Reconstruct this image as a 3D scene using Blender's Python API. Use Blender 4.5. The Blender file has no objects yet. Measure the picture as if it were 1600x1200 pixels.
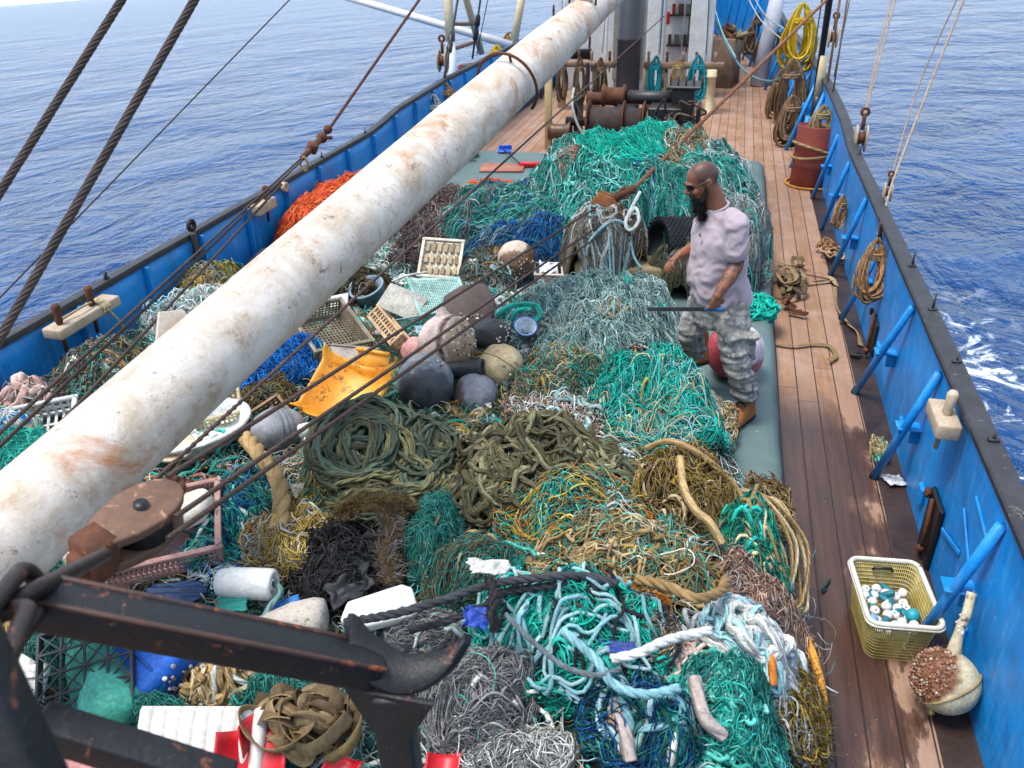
import bpy, bmesh, math, random
import numpy as np
from mathutils import Matrix, Vector, Euler

# ---------------------------------------------------------------- camera, sky, sun, exposure
# Units are metres. The ship's frame is the world: x to starboard, y to the bow, z up, deck at z = 0.
SC = bpy.context.scene
COL = SC.collection
cam_d = bpy.data.cameras.new("camera")
cam = bpy.data.objects.new("camera", cam_d)
COL.objects.link(cam)
cam.matrix_world = Matrix(((0.970866, -0.097397, 0.218937, 0.000), (0.238749, 0.471170, -0.849116, 0.000), (-0.020455, 0.876649, 0.480696, 3.300), (0, 0, 0, 1)))
cam_d.sensor_width = 36.0
cam_d.lens = 29.61
cam_d.clip_start = 0.05
cam_d.clip_end = 20000
cam_d.dof.use_dof = True
cam_d.dof.focus_distance = 5.2
cam_d.dof.aperture_fstop = 4.5
SC.camera = cam

SUN_EL, SUN_AZ = math.radians(70), math.radians(238)      # azimuth measured from +y (bow) towards +x
HEEL = (math.radians(1.5), math.radians(3.4))             # the hull lies a little to one side of level
w = bpy.data.worlds.new("World"); SC.world = w; w.use_nodes = True
nt = w.node_tree; nt.nodes.clear()
wo = nt.nodes.new("ShaderNodeOutputWorld"); bg = nt.nodes.new("ShaderNodeBackground")
sky = nt.nodes.new("ShaderNodeTexSky"); sky.sky_type = 'NISHITA'; sky.sun_disc = False
sky.sun_elevation = SUN_EL; sky.sun_rotation = SUN_AZ
sky.air_density = 1.0; sky.dust_density = 1.2; sky.ozone_density = 1.0
tcw = nt.nodes.new("ShaderNodeTexCoord"); mpw = nt.nodes.new("ShaderNodeMapping")
mpw.inputs["Rotation"].default_value = (HEEL[0], HEEL[1], 0)
nt.links.new(tcw.outputs["Generated"], mpw.inputs["Vector"]); nt.links.new(mpw.outputs[0], sky.inputs["Vector"])
veil = nt.nodes.new("ShaderNodeMixRGB"); veil.inputs[0].default_value = 0.5; veil.inputs[2].default_value = (4.6, 5.3, 6.2, 1)   # thin high cloud over the whole sky
nt.links.new(sky.outputs[0], veil.inputs[1]); nt.links.new(veil.outputs[0], bg.inputs["Color"]); bg.inputs["Strength"].default_value = 0.15
nt.links.new(bg.outputs[0], wo.inputs["Surface"])
sun_d = bpy.data.lights.new("sun", 'SUN'); sun_d.energy = 2.3; sun_d.angle = math.radians(22); sun_d.color = (1.0, 0.965, 0.92)
sun = bpy.data.objects.new("sun", sun_d); COL.objects.link(sun); sun.location = (-6, -3, 14)
_sd = Vector((math.sin(SUN_AZ) * math.cos(SUN_EL), math.cos(SUN_AZ) * math.cos(SUN_EL), math.sin(SUN_EL)))
sun.rotation_euler = (-_sd).to_track_quat('-Z', 'Y').to_euler()
SC.view_settings.view_transform = 'Standard'; SC.view_settings.look = 'None'
SC.view_settings.gamma = 1.0; SC.view_settings.use_curve_mapping = False
SC.view_settings.exposure = 1.07
SC.cycles.use_denoising = True
SC.cycles.max_bounces = 6; SC.cycles.diffuse_bounces = 3; SC.cycles.glossy_bounces = 3
SC.cycles.transparent_max_bounces = 6


# ---------------------------------------------------------------- height of the heap over the hatch
_RX = ((1.2, .66), (2.7, .66), (3.4, .66), (4.0, .54), (4.4, .44), (4.8, .26), (5.1, .10), (5.6, .0), (6.5, .0), (7.2, .1), (8, .5), (12, .5))
def _gs(x, y, cx, cy, rx, ry, h):
    return h * np.exp(-((x - cx) / rx) ** 2 - ((y - cy) / ry) ** 2)
def sstep(t):
    t = np.clip(t, 0, 1); return t * t * (3 - 2 * t)
def hp(x, y):
    x = np.asarray(x, float); y = np.asarray(y, float)
    xr = np.interp(y, [a for a, b in _RX], [b for a, b in _RX])
    e = sstep((xr - x) / .5) ** .7
    z = .21 + .34 * e * (1 - sstep((y - 6.3) / .8))
    z = z + (_gs(x, y, -.2, 2.5, .75, .7, .16) + _gs(x, y, -.1, 3.55, .6, .35, .14) + _gs(x, y, -1.0, 3.75, .5, .3, .14) + _gs(x, y, -1.7, 3.6, .4, .3, .14)
             + _gs(x, y, -2.6, 3.6, 1.2, .8, .12) + _gs(x, y, -2.2, 5.2, .9, .8, .12) + _gs(x, y, -3.9, 4.5, .5, 2.0, .1)) * e
    z = z + .03 * np.sin(x * 7 + 1.3 * np.sin(y * 5)) * np.sin(y * 6 + x * 2) * e
    return z


# ---------------------------------------------------------------- helpers: colours, meshes, materials
RNG = np.random.default_rng(7)
PI = math.pi
def hx(s, k=1.0):
    s = s.lstrip('#'); c = [int(s[i:i + 2], 16) / 255 for i in (0, 2, 4)]
    return np.array([((v / 12.92) if v <= .04045 else ((v + .055) / 1.055) ** 2.4) * k for v in c])
def pal(*hs, k=.95): return np.array([hx(h, k) for h in hs])
def TR(loc=(0, 0, 0), rot=(0, 0, 0), sc=(1, 1, 1)):
    return Matrix.LocRotScale(Vector(loc), Euler(rot), Vector(sc if hasattr(sc, '__len__') else (sc,) * 3))
def look_rot(d, up=(0, 0, 1)):
    """matrix whose local z runs along d"""
    return Vector(d).normalized().to_track_quat('Z', 'Y').to_matrix().to_4x4()

class MB:
    def __init__(s): s.v = []; s.c = []; s.u = []; s.q = []; s.t = []; s.n = 0; s.T = None; s.col = np.array([.5, .5, .5])
    def add(s, v, q=None, t=None, col=None, uv=None):
        v = np.asarray(v, float).reshape(-1, 3)
        if s.T is not None:
            m = np.array(s.T); v = v @ m[:3, :3].T + m[:3, 3]
        c = s.col if col is None else np.asarray(col, float)
        c = np.broadcast_to(c, (len(v), 3))
        s.v.append(v); s.c.append(c); s.u.append(np.zeros((len(v), 2)) if uv is None else uv)
        if q is not None and len(q): s.q.append(np.asarray(q, np.int64) + s.n)
        if t is not None and len(t): s.t.append(np.asarray(t, np.int64) + s.n)
        s.n += len(v)
    # many tubes at once: P (M,N,3)
    def tubes(s, P, r, k=4, col=None, caps=True):
        P = np.asarray(P, float)
        if P.ndim == 2: P = P[None]
        M, N, _ = P.shape
        T = np.gradient(P, axis=1); T /= np.linalg.norm(T, axis=2, keepdims=True) + 1e-9
        ref = np.where(np.abs(T[:, 0, 2:3]) < .9, np.array([[0, 0, 1.]]), np.array([[1., 0, 0]]))
        n = np.cross(T[:, 0], ref); n /= np.linalg.norm(n, axis=1, keepdims=True) + 1e-9
        A = np.empty_like(P)
        for i in range(N):
            n = n - T[:, i] * (n * T[:, i]).sum(1, keepdims=True); n /= np.linalg.norm(n, axis=1, keepdims=True) + 1e-9
            A[:, i] = n
        B = np.cross(T, A)
        a = np.arange(k) * 2 * PI / k
        r = np.asarray(r, float)
        if r.ndim == 1 and len(r) == M and not (M == 1 and N > 1 and len(r) == N): r = r[:, None]
        elif r.ndim == 1: r = r[None, :]
        r = np.broadcast_to(r, (M, N))[:, :, None, None]
        V = P[:, :, None] + r * (np.cos(a)[None, None, :, None] * A[:, :, None] + np.sin(a)[None, None, :, None] * B[:, :, None])
        idx = np.arange(M * N * k).reshape(M, N, k)
        i0, i1 = idx[:, :-1], idx[:, 1:]
        q = np.stack([i0, np.roll(i0, -1, 2), np.roll(i1, -1, 2), i1], -1).reshape(-1, 4)
        L = np.concatenate([np.zeros((M, 1)), np.cumsum(np.linalg.norm(np.diff(P, axis=1), axis=2), 1)], 1)
        uv = np.stack(np.broadcast_arrays(L[:, :, None] / (r[..., 0] + 1e-6), (np.arange(k) / k)[None, None]), -1).reshape(-1, 2)
        c = None
        if col is not None:
            c = np.asarray(col, float)
            if c.ndim == 1: c = np.broadcast_to(c, (M * N * k, 3))
            elif c.ndim == 2: c = np.repeat(c, N * k, 0)
            else: c = np.repeat(c.reshape(M * N, 3), k, 0)
        t = None; 
        if caps and k >= 3:
            t = []
            for e in (0, N - 1):
                b = idx[:, e]
                for j in range(1, k - 1):
                    t.append(np.stack([b[:, 0], b[:, j + 1], b[:, j]] if e == 0 else [b[:, 0], b[:, j], b[:, j + 1]], -1))
            t = np.concatenate(t)
        s.add(V.reshape(-1, 3), q, t, c, uv)
    def rod(s, p0, p1, r0, r1=None, k=10, col=None):
        r1 = r0 if r1 is None else r1
        P = np.linspace(p0, p1, 3); s.tubes(P, np.linspace(r0, r1, 3), k, col)
    def rope(s, pts, r, k=8, col=None, n=None, closed=False):
        P = spline(pts, n or max(8, len(pts) * 8), closed); s.tubes(P, r, k, col)
    def box(s, c, size, rot=(0, 0, 0), bev=.0, seg=1, col=None, T=None):
        bm = bmesh.new(); bmesh.ops.create_cube(bm, size=1.0)
        bmesh.ops.scale(bm, vec=size, verts=bm.verts)
        if bev > 0: bmesh.ops.bevel(bm, geom=bm.edges[:], offset=bev, segments=seg, affect='EDGES', profile=.5)
        m = TR(c, rot) if T is None else T @ TR(c, rot)
        s.from_bm(bm, m, col)
    def from_bm(s, bm, m=None, col=None):
        if m is not None: bm.transform(m)
        bmesh.ops.triangulate(bm, faces=[f for f in bm.faces if len(f.verts) > 4])
        bm.verts.index_update()
        v = [tuple(x.co) for x in bm.verts]
        q = [[x.index for x in f.verts] for f in bm.faces if len(f.verts) == 4]
        t = [[x.index for x in f.verts] for f in bm.faces if len(f.verts) == 3]
        s.add(v, q, t, col); bm.free()
    def lathe(s, prof, k=24, m=None, col=None, close=False, arc=2 * PI):
        """prof: list of (r,z)"""
        pr = np.array(prof, float); full = abs(arc - 2 * PI) < 1e-6
        kk = k if full else k + 1
        a = np.arange(kk) * arc / k
        V = np.stack([pr[:, None, 0] * np.cos(a), pr[:, None, 0] * np.sin(a), np.broadcast_to(pr[:, None, 1], (len(pr), kk))], -1)
        if m is not None:
            mm = np.array(m); V = V @ mm[:3, :3].T + mm[:3, 3]
        idx = np.arange(len(pr) * kk).reshape(len(pr), kk)
        i0, i1 = idx[:-1], idx[1:]
        if full: q = np.stack([i0, np.roll(i0, -1, 1), np.roll(i1, -1, 1), i1], -1).reshape(-1, 4)
        else: q = np.stack([i0[:, :-1], i0[:, 1:], i1[:, 1:], i1[:, :-1]], -1).reshape(-1, 4)
        s.add(V.reshape(-1, 3), q, None, col)
    def ball(s, c, r, k=24, rot=(0, 0, 0), col=None, lump=0., seed=0):
        rr = np.array(r if hasattr(r, '__len__') else (r, r, r), float)
        th = np.linspace(0, PI, k // 2 + 1)[:, None]; ph = (np.arange(k) * 2 * PI / k)[None]
        d = np.stack(np.broadcast_arrays(np.sin(th) * np.cos(ph), np.sin(th) * np.sin(ph), np.cos(th)), -1)
        f = 1 + (lump * snoise(d.reshape(-1, 3) * 2.2, seed).reshape(d.shape[:2])[..., None] if lump else 0)
        V = (d * f * rr).reshape(-1, 3) @ np.array(Euler(rot).to_matrix()).T + np.array(c)
        n = k // 2 + 1; idx = np.arange(n * k).reshape(n, k)
        q = np.stack([idx[:-1], idx[1:], np.roll(idx[1:], -1, 1), np.roll(idx[:-1], -1, 1)], -1).reshape(-1, 4)
        s.add(V, q, None, col)
    def grid(s, V, col=None, wrap=False, uv=None):
        V = np.asarray(V, float); a, b = V.shape[:2]
        idx = np.arange(a * b).reshape(a, b)
        if wrap: q = np.stack([idx[:-1], np.roll(idx[:-1], -1, 1), np.roll(idx[1:], -1, 1), idx[1:]], -1).reshape(-1, 4)
        else: q = np.stack([idx[:-1, :-1], idx[:-1, 1:], idx[1:, 1:], idx[1:, :-1]], -1).reshape(-1, 4)
        c = None if col is None else (np.asarray(col).reshape(-1, 3) if np.ndim(col) == 3 else col)
        s.add(V.reshape(-1, 3), q, None, c, uv)
    def prism(s, pts, h, m=None, bev=0., col=None):
        bm = bmesh.new(); vs = [bm.verts.new((p[0], p[1], 0)) for p in pts]
        f = bm.faces.new(vs); r = bmesh.ops.extrude_face_region(bm, geom=[f])
        bmesh.ops.translate(bm, vec=(0, 0, h), verts=[e for e in r['geom'] if isinstance(e, bmesh.types.BMVert)])
        bmesh.ops.recalc_face_normals(bm, faces=bm.faces)
        if bev: bmesh.ops.bevel(bm, geom=bm.edges[:], offset=bev, segments=2, affect='EDGES', profile=.5)
        s.from_bm(bm, m, col)
    def mesh(s, name, smooth=True, org=(0, 0, 0)):
        me = bpy.data.meshes.new(name)
        v = np.concatenate(s.v) - np.array(org); c = np.concatenate(s.c); uv = np.concatenate(s.u)
        q = np.concatenate(s.q) if s.q else np.zeros((0, 4), np.int64); t = np.concatenate(s.t) if s.t else np.zeros((0, 3), np.int64)
        me.vertices.add(len(v)); me.vertices.foreach_set("co", v.astype(np.float32).ravel())
        li = np.concatenate([q.ravel(), t.ravel()]).astype(np.int32)
        me.loops.add(len(li)); me.loops.foreach_set("vertex_index", li)
        ls = np.concatenate([np.arange(len(q)) * 4, len(q) * 4 + np.arange(len(t)) * 3]).astype(np.int32)
        me.polygons.add(len(ls)); me.polygons.foreach_set("loop_start", ls)
        me.polygons.foreach_set("use_smooth", np.full(len(ls), smooth))
        a = me.attributes.new("col", 'FLOAT_COLOR', 'POINT')
        a.data.foreach_set("color", np.concatenate([c, np.ones((len(c), 1))], 1).astype(np.float32).ravel())
        ul = me.uv_layers.new(name="UVMap"); ul.data.foreach_set("uv", uv[li].astype(np.float32).ravel())
        me.update(calc_edges=True)
        return me

def spline(pts, n, closed=False):
    p = np.asarray(pts, float)
    if closed: p = np.concatenate([p[-1:], p, p[:2]])
    else: p = np.concatenate([2 * p[:1] - p[1:2], p, 2 * p[-1:] - p[-2:-1]])
    m = len(p) - 3; t = np.linspace(0, m - 1e-6, n); i = t.astype(int); f = (t - i)[:, None]
    a, b, c, d = p[i], p[i + 1], p[i + 2], p[i + 3]
    return .5 * (2 * b + (c - a) * f + (2 * a - 5 * b + 4 * c - d) * f ** 2 + (3 * b - a - 3 * c + d) * f ** 3)
def snoise(p, seed=0, oct=1):
    """cheap smooth noise in about -1..1"""
    r = np.random.default_rng(seed + 1000); p = np.asarray(p, float); out = 0; amp = 1.; tot = 0
    for o in range(oct):
        acc = 0
        for _ in range(5):
            d = r.normal(size=p.shape[-1]); acc = acc + np.sin(p @ d * 2.0 + r.uniform(0, 6.28) + 1.3 * np.sin(p @ r.normal(size=p.shape[-1]) * 1.4))
        out = out + amp * acc / 3; tot += amp; amp *= .5; p = p * 2.03
    return out / tot
def smooth1(a, w, axis=1):
    k = np.hanning(w + 2)[1:-1]; k /= k.sum(); h = w // 2
    p = np.pad(a, ((0, 0), (h, w - 1 - h)), mode='edge'); n = a.shape[1]
    return sum(k[i] * p[:, i:i + n] for i in range(w))

ORG = {}
def org_of(o): return np.array(ORG.get(o.name, (0, 0, 0)), float)
def tag(o, label=None, cat=None, group=None, kind=None):
    if label: o["label"] = label
    if cat: o["category"] = cat
    if group: o["group"] = group
    if kind: o["kind"] = kind
    return o
def thing(name, loc, label, cat, group=None):
    o = bpy.data.objects.new(name, None); COL.objects.link(o); o.location = loc; o.empty_display_size = .1
    ORG[o.name] = tuple(loc); return tag(o, label, cat, group)
def ob(name, mb, mat, parent=None, label=None, cat=None, group=None, kind=None, smooth=True, org=None):
    if parent is not None: og = org_of(parent)
    elif org is not None: og = np.array(org, float)
    else:
        v = np.concatenate(mb.v); og = np.array([(v[:, 0].min() + v[:, 0].max()) / 2, (v[:, 1].min() + v[:, 1].max()) / 2, v[:, 2].min()])
    me = mb.mesh(name, smooth, og); me.materials.append(mat)
    o = bpy.data.objects.new(name, me); COL.objects.link(o)
    if parent is not None: o.parent = parent
    else: o.location = og
    ORG[o.name] = tuple(og)
    return tag(o, label, cat, group, kind)
def edge_split(o, ang=35):
    m = o.modifiers.new("edges", 'EDGE_SPLIT'); m.split_angle = math.radians(ang); return o
def dup(o, delta, parent=None, **kw):
    c = o.copy(); COL.objects.link(c)
    if parent is not None: c.parent = parent
    else: c.location = Vector(o.location) + Vector(delta)
    ORG[c.name] = tuple(org_of(o) + np.array(delta))
    for ch in list(o.children): dup(ch, delta, c)
    for k, v in kw.items(): c[k] = v
    return c

class NT:
    def __init__(s, name):
        s.m = bpy.data.materials.new(name); s.m.use_nodes = True; s.t = s.m.node_tree; s.t.nodes.clear()
        s.out = s.t.nodes.new("ShaderNodeOutputMaterial"); s.b = s.t.nodes.new("ShaderNodeBsdfPrincipled")
        s.t.links.new(s.b.outputs[0], s.out.inputs[0]); s._co = None
    def n(s, typ, **kw):
        o = s.t.nodes.new("ShaderNode" + typ)
        for k, v in kw.items():
            if hasattr(o, k): setattr(o, k, v)
            else: o.inputs[k].default_value = v
        return o
    def l(s, a, b): s.t.links.new(a, b); return b
    def co(s, kind="Object"):
        if s._co is None: s._co = s.n("TexCoord")
        return s._co.outputs[kind]
    def noise(s, scale, detail=4, rough=.6, dist=0, vec=None):
        o = s.n("TexNoise"); o.inputs["Scale"].default_value = scale; o.inputs["Detail"].default_value = detail
        o.inputs["Roughness"].default_value = rough; o.inputs["Distortion"].default_value = dist
        s.l(vec or s.co(), o.inputs["Vector"]); return o.outputs["Fac"]
    def ramp(s, fac, stops):
        o = s.n("ValToRGB"); e = o.color_ramp.elements
        while len(e) > 1: e.remove(e[-1])
        for i, (p, c) in enumerate(stops):
            x = e[0] if i == 0 else e.new(p); x.position = p
            c = (c, c, c) if np.isscalar(c) else tuple(c); x.color = (*c, 1)
        s.l(fac, o.inputs[0]); return o.outputs[0]
    def mix(s, fac, a, b, mode='MIX'):
        o = s.n("MixRGB", blend_type=mode)
        for v, i in ((fac, 0), (a, 1), (b, 2)):
            if isinstance(v, bpy.types.NodeSocket): s.l(v, o.inputs[i])
            elif i == 0: o.inputs[0].default_value = v
            else: o.inputs[i].default_value = (*tuple(v), 1)
        return o.outputs[0]
    def math(s, op, a, b=0., c=None):
        o = s.n("Math", operation=op)
        for i, v in enumerate((a, b) if c is None else (a, b, c)):
            if isinstance(v, bpy.types.NodeSocket): s.l(v, o.inputs[i])
            else: o.inputs[i].default_value = v
        return o.outputs[0]
    def bump(s, h, strength=.4, dist=.01):
        o = s.n("Bump"); o.inputs["Strength"].default_value = strength; o.inputs["Distance"].default_value = dist
        s.l(h, o.inputs["Height"]); s.l(o.outputs[0], s.b.inputs["Normal"]); return o
    def set(s, **kw):
        for k, v in kw.items():
            k = {'rough': 'Roughness', 'metal': 'Metallic', 'color': 'Base Color', 'spec': 'Specular IOR Level', 'sss': 'Subsurface Weight', 'alpha': 'Alpha', 'trans': 'Transmission Weight', 'ior': 'IOR', 'sheen': 'Sheen Weight'}[k]
            if isinstance(v, bpy.types.NodeSocket): s.l(v, s.b.inputs[k])
            elif k == 'Base Color': s.b.inputs[k].default_value = (*tuple(v), 1)
            else: s.b.inputs[k].default_value = v
        return s
MATS = {}
def weathered(name, c, c2=None, rough=.55, scale=6, amt=.5, bump=.3, bd=.004, spots=None, spot_amt=.62, spot_scale=14, metal=0, spec=.4, bscale=None):
    """worn surface: two tones in uneven patches, optional stains of a third colour, fine bumps"""
    if name in MATS: return MATS[name]
    N = NT(name); c = np.asarray(c); c2 = c * .6 if c2 is None else np.asarray(c2)
    f = N.noise(scale, 6, .65, .4)
    col = N.mix(N.ramp(f, [(.5 - .3 * amt, 0.), (.5 + .25, 1.)]), c, c2)
    fine = N.noise(scale * 9, 3, .6)
    col = N.mix(.35, col, N.mix(N.ramp(fine, [(.35, .35), (.7, 1.)]), (0, 0, 0), col), 'MIX')
    if spots is not None:
        sp = N.noise(spot_scale, 8, .75, .6)
        col = N.mix(N.ramp(sp, [(spot_amt, 0.), (spot_amt + .06, 1.)]), col, spots)
    N.set(color=col, rough=rough, metal=metal, spec=spec)
    if bump: N.bump(N.noise(bscale or scale * 5, 6, .7), bump, bd)
    MATS[name] = N.m; return N.m
def attr_mat(name, rough=.75, bump=.5, bd=.004, bscale=60, var=.35, twist=0., spec=.25):
    """colour comes from the strands' own col attribute, with uneven fading"""
    if name in MATS: return MATS[name]
    N = NT(name); a = N.n("Attribute", attribute_name="col")
    f = N.noise(9, 5, .7); g = N.noise(70, 3, .7)
    col = N.mix(1.0, a.outputs["Color"], N.ramp(f, [(.3, 1 - var), (.7, 1 + var * .4)]), 'MULTIPLY')
    col = N.mix(1.0, col, N.ramp(g, [(.3, .75), (.7, 1.15)]), 'MULTIPLY')
    h = N.noise(bscale, 4, .7)
    if twist:
        uv = N.n("SeparateXYZ"); N.l(N.co("UV"), uv.inputs[0])
        ph = N.math('ADD', N.math('MULTIPLY', uv.outputs[0], twist), N.math('MULTIPLY', uv.outputs[1], 3 * 2 * PI))
        sn = N.math('ABSOLUTE', N.math('SINE', N.math('MULTIPLY', ph, .5)))
        h = N.math('ADD', N.math('MULTIPLY', sn, 1.0), N.math('MULTIPLY', h, .35))
    N.set(color=col, rough=rough, spec=spec); N.bump(h, bump, bd)
    MATS[name] = N.m; return N.m


# ---------------------------------------------------------------- the setting: sea, deck, hatch, bulwarks
def hull_line(n=60):
    ys = np.array([-4, 0, 4, 8, 11, 13, 14.6, 18.1, 21.8, 24.7, 28, 31, 33.5]); xs = np.array([1.38, 1.37, 1.365, 1.36, 1.345, 1.33, 1.29, 1.16, .92, .48, -.1, -.8, -1.46])
    y = np.concatenate([np.linspace(-4, 20, 49), np.linspace(20.5, 33.5, 27)])
    x = np.interp(y, ys, xs); x = np.convolve(np.pad(x, 3, mode='edge'), np.ones(7) / 7, 'valid'); x[-1] = -1.46
    return x, y
HX, HY = hull_line()
def rail_h(y): return np.interp(y, [-4, 10.2, 10.9, 13, 20.5, 23, 26, 34], [1.0, 1.0, 1.1, 1.16, 1.2, 1.5, 3.0, 3.8])

def sea_mat():
    N = NT("sea_water")
    ob_ = N.co("Object")
    st = N.n("Mapping"); st.inputs["Scale"].default_value = (1.0, .75, 1.0); st.inputs["Rotation"].default_value = (0, 0, .35); N.l(ob_, st.inputs["Vector"])
    a = N.noise(.10, 3, .5, .3, st.outputs[0]); b = N.noise(.42, 5, .6, .6, st.outputs[0]); c = N.noise(1.9, 5, .62, .8, st.outputs[0])
    h = N.math('ADD', N.math('MULTIPLY', a, 2.2), N.math('ADD', N.math('MULTIPLY', b, 1.0), N.math('MULTIPLY', c, .22)))
    bp = N.bump(h, 1.0, 1.0)
    deep = N.mix(N.ramp(b, [(.35, 0.), (.7, 1.)]), (.005, .034, .115), (.010, .060, .18))
    # broken foam streaming past the starboard side
    sx = N.n("SeparateXYZ"); N.l(ob_, sx.inputs[0])
    band = N.math('MULTIPLY', N.ramp(N.math('ABSOLUTE', N.math('SUBTRACT', sx.outputs[0], 3.0)), [(.4, 1.), (1.25, 0.)]),
                  N.ramp(N.math('ABSOLUTE', N.math('SUBTRACT', N.math('MULTIPLY', sx.outputs[1], .1), .76)), [(.25, 1.), (.6, 0.)]))
    fo = N.noise(1.5, 9, .72, 1.6); fo2 = N.noise(.7, 4, .6, 1.0)
    f = N.math('MULTIPLY', N.math('MULTIPLY', N.ramp(fo, [(.53, 0.), (.60, 1.)]), N.ramp(fo2, [(.36, 0.), (.52, 1.)])), band)
    col = N.mix(f, deep, (.72, .78, .82))
    N.set(color=col, rough=N.math('ADD', N.math('MULTIPLY', f, .6), .17), ior=1.333, spec=.24)
    return N.m
s = MB(); rr = np.concatenate([[0], np.geomspace(2, 9000, 60)]); aa = np.arange(64) * 2 * PI / 64
s.grid(np.stack([rr[:, None] * np.cos(aa), rr[:, None] * np.sin(aa), np.zeros((61, 64))], -1), wrap=True)
sea = ob("sea", s, sea_mat(), kind="structure", org=(0, 0, 0)); sea.location = (0, 0, -1.35); sea.rotation_euler = (-HEEL[0], -HEEL[1], 0)

def deck_mat():
    N = NT("deck_planks"); o = N.co("Object")
    sx = N.n("SeparateXYZ"); N.l(o, sx.inputs[0])
    PW = .148
    u = N.math('DIVIDE', sx.outputs[0], PW); fr = N.math('FRACT', N.math('ADD', u, 100.)); fl = N.math('FLOOR', N.math('ADD', u, 100.))
    wn = N.n("TexWhiteNoise", noise_dimensions='1D'); N.l(fl, wn.inputs["W"])
    joint = N.math('FRACT', N.math('ADD', N.math('MULTIPLY', sx.outputs[1], .21), N.math('MULTIPLY', wn.outputs["Value"], 7.3)))
    d = N.math('ABSOLUTE', N.math('SUBTRACT', fr, .5))
    seam = N.math('MAXIMUM', N.ramp(d, [(.462, 0.), (.482, 1.)]), N.ramp(joint, [(.0015, .7), (.003, 0.)]))
    mp = N.n("Mapping"); mp.inputs["Scale"].default_value = (14, .9, 1); N.l(o, mp.inputs["Vector"])
    cv = N.n("CombineXYZ"); N.l(N.math('MULTIPLY', fl, 3.7), cv.inputs[2]); av = N.n("VectorMath", operation='ADD'); N.l(mp.outputs[0], av.inputs[0]); N.l(cv.outputs[0], av.inputs[1])
    grain = N.noise(2.2, 7, .7, .3, av.outputs[0]); blot = N.noise(1.7, 6, .7, .5)
    base = N.mix(N.ramp(grain, [(.25, 0.), (.75, 1.)]), hx('#6a4a33'), hx('#9c7352'))
    base = N.mix(wn.outputs["Value"], base, N.mix(.55, base, hx('#94796a')))
    base = N.mix(N.ramp(blot, [(.45, 0.), (.75, .55)]), base, hx('#ab9484'))
    # wet timber where the catch drains: between the hatch and the side, ragged outline
    wy = N.math('MULTIPLY', N.ramp(N.math('MULTIPLY', sx.outputs[1], .1), [(.0, 1.), (.56, 1.), (.64, 0.)]), N.ramp(N.math('MULTIPLY', sx.outputs[0], .5), [(.1, 0.), (.25, 1.)]))
    bias = N.ramp(N.math('MULTIPLY', sx.outputs[0], .5), [(.34, .30), (.43, .17), (.50, .03), (.56, .02), (.64, .02)])
    mp2 = N.n("Mapping"); mp2.inputs["Scale"].default_value = (3.2, 1.25, 1); N.l(o, mp2.inputs["Vector"])
    wnz = N.noise(1.1, 7, .62, .3, mp2.outputs[0])
    band_y = N.ramp(N.math('MULTIPLY', sx.outputs[1], .1), [(.20, -.02), (.33, -.02), (.40, .11), (.50, .10), (.58, -.06)])
    wet = N.math('MULTIPLY', N.ramp(N.math('ADD', N.math('ADD', wnz, bias), band_y), [(.535, 0.), (.56, .75), (.62, 1.)]), wy)
    dark = N.mix(N.ramp(grain, [(.25, 0.), (.8, 1.)]), hx('#33231d'), hx('#553b2f'))
    col = N.mix(wet, base, dark)
    fleck = N.noise(85, 2, .5); col = N.mix(N.ramp(fleck, [(.755, 0.), (.775, .8)]), col, hx('#d8cfc4'))
    col = N.mix(seam, col, hx('#2b2320'))
    N.set(color=col, rough=N.math('SUBTRACT', .72, N.math('MULTIPLY', wet, .42)), spec=.35)
    N.bump(N.math('SUBTRACT', N.math('MULTIPLY', grain, .35), seam), .5, .006)
    return N.m
s = MB()
def strip_between(mb, xa, xb, y, z, nx=6):
    t = np.linspace(0, 1, nx)
    X = xa[:, None] * (1 - t) + xb[:, None] * t
    mb.grid(np.stack([X, np.broadcast_to(y[:, None], X.shape), np.full(X.shape, z)], -1))
strip_between(s, -2.98 - HX, HX, HY, 0.0, 30)
s.box((-1.5, 8, -.12), (5.4, 23, .2))
ob("deck", s, deck_mat(), kind="structure", smooth=False, org=(0, 0, 0))
wat = weathered("wet_margin_plank", hx('#4a3830'), hx('#1f1917'), .38, 3, .8, .5, .006, hx('#a89a8c'), .66, 26)
def margin(sgn):
    s = MB(); xa = HX - .17 if sgn > 0 else -2.98 - HX; xb = HX if sgn > 0 else -2.98 - HX + .17
    strip_between(s, xa, xb, HY, .004, 3)
    return ob("deck_margin", s, wat, kind="structure", smooth=False, org=(0, 0, 0))
margin(1); margin(-1)

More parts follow.
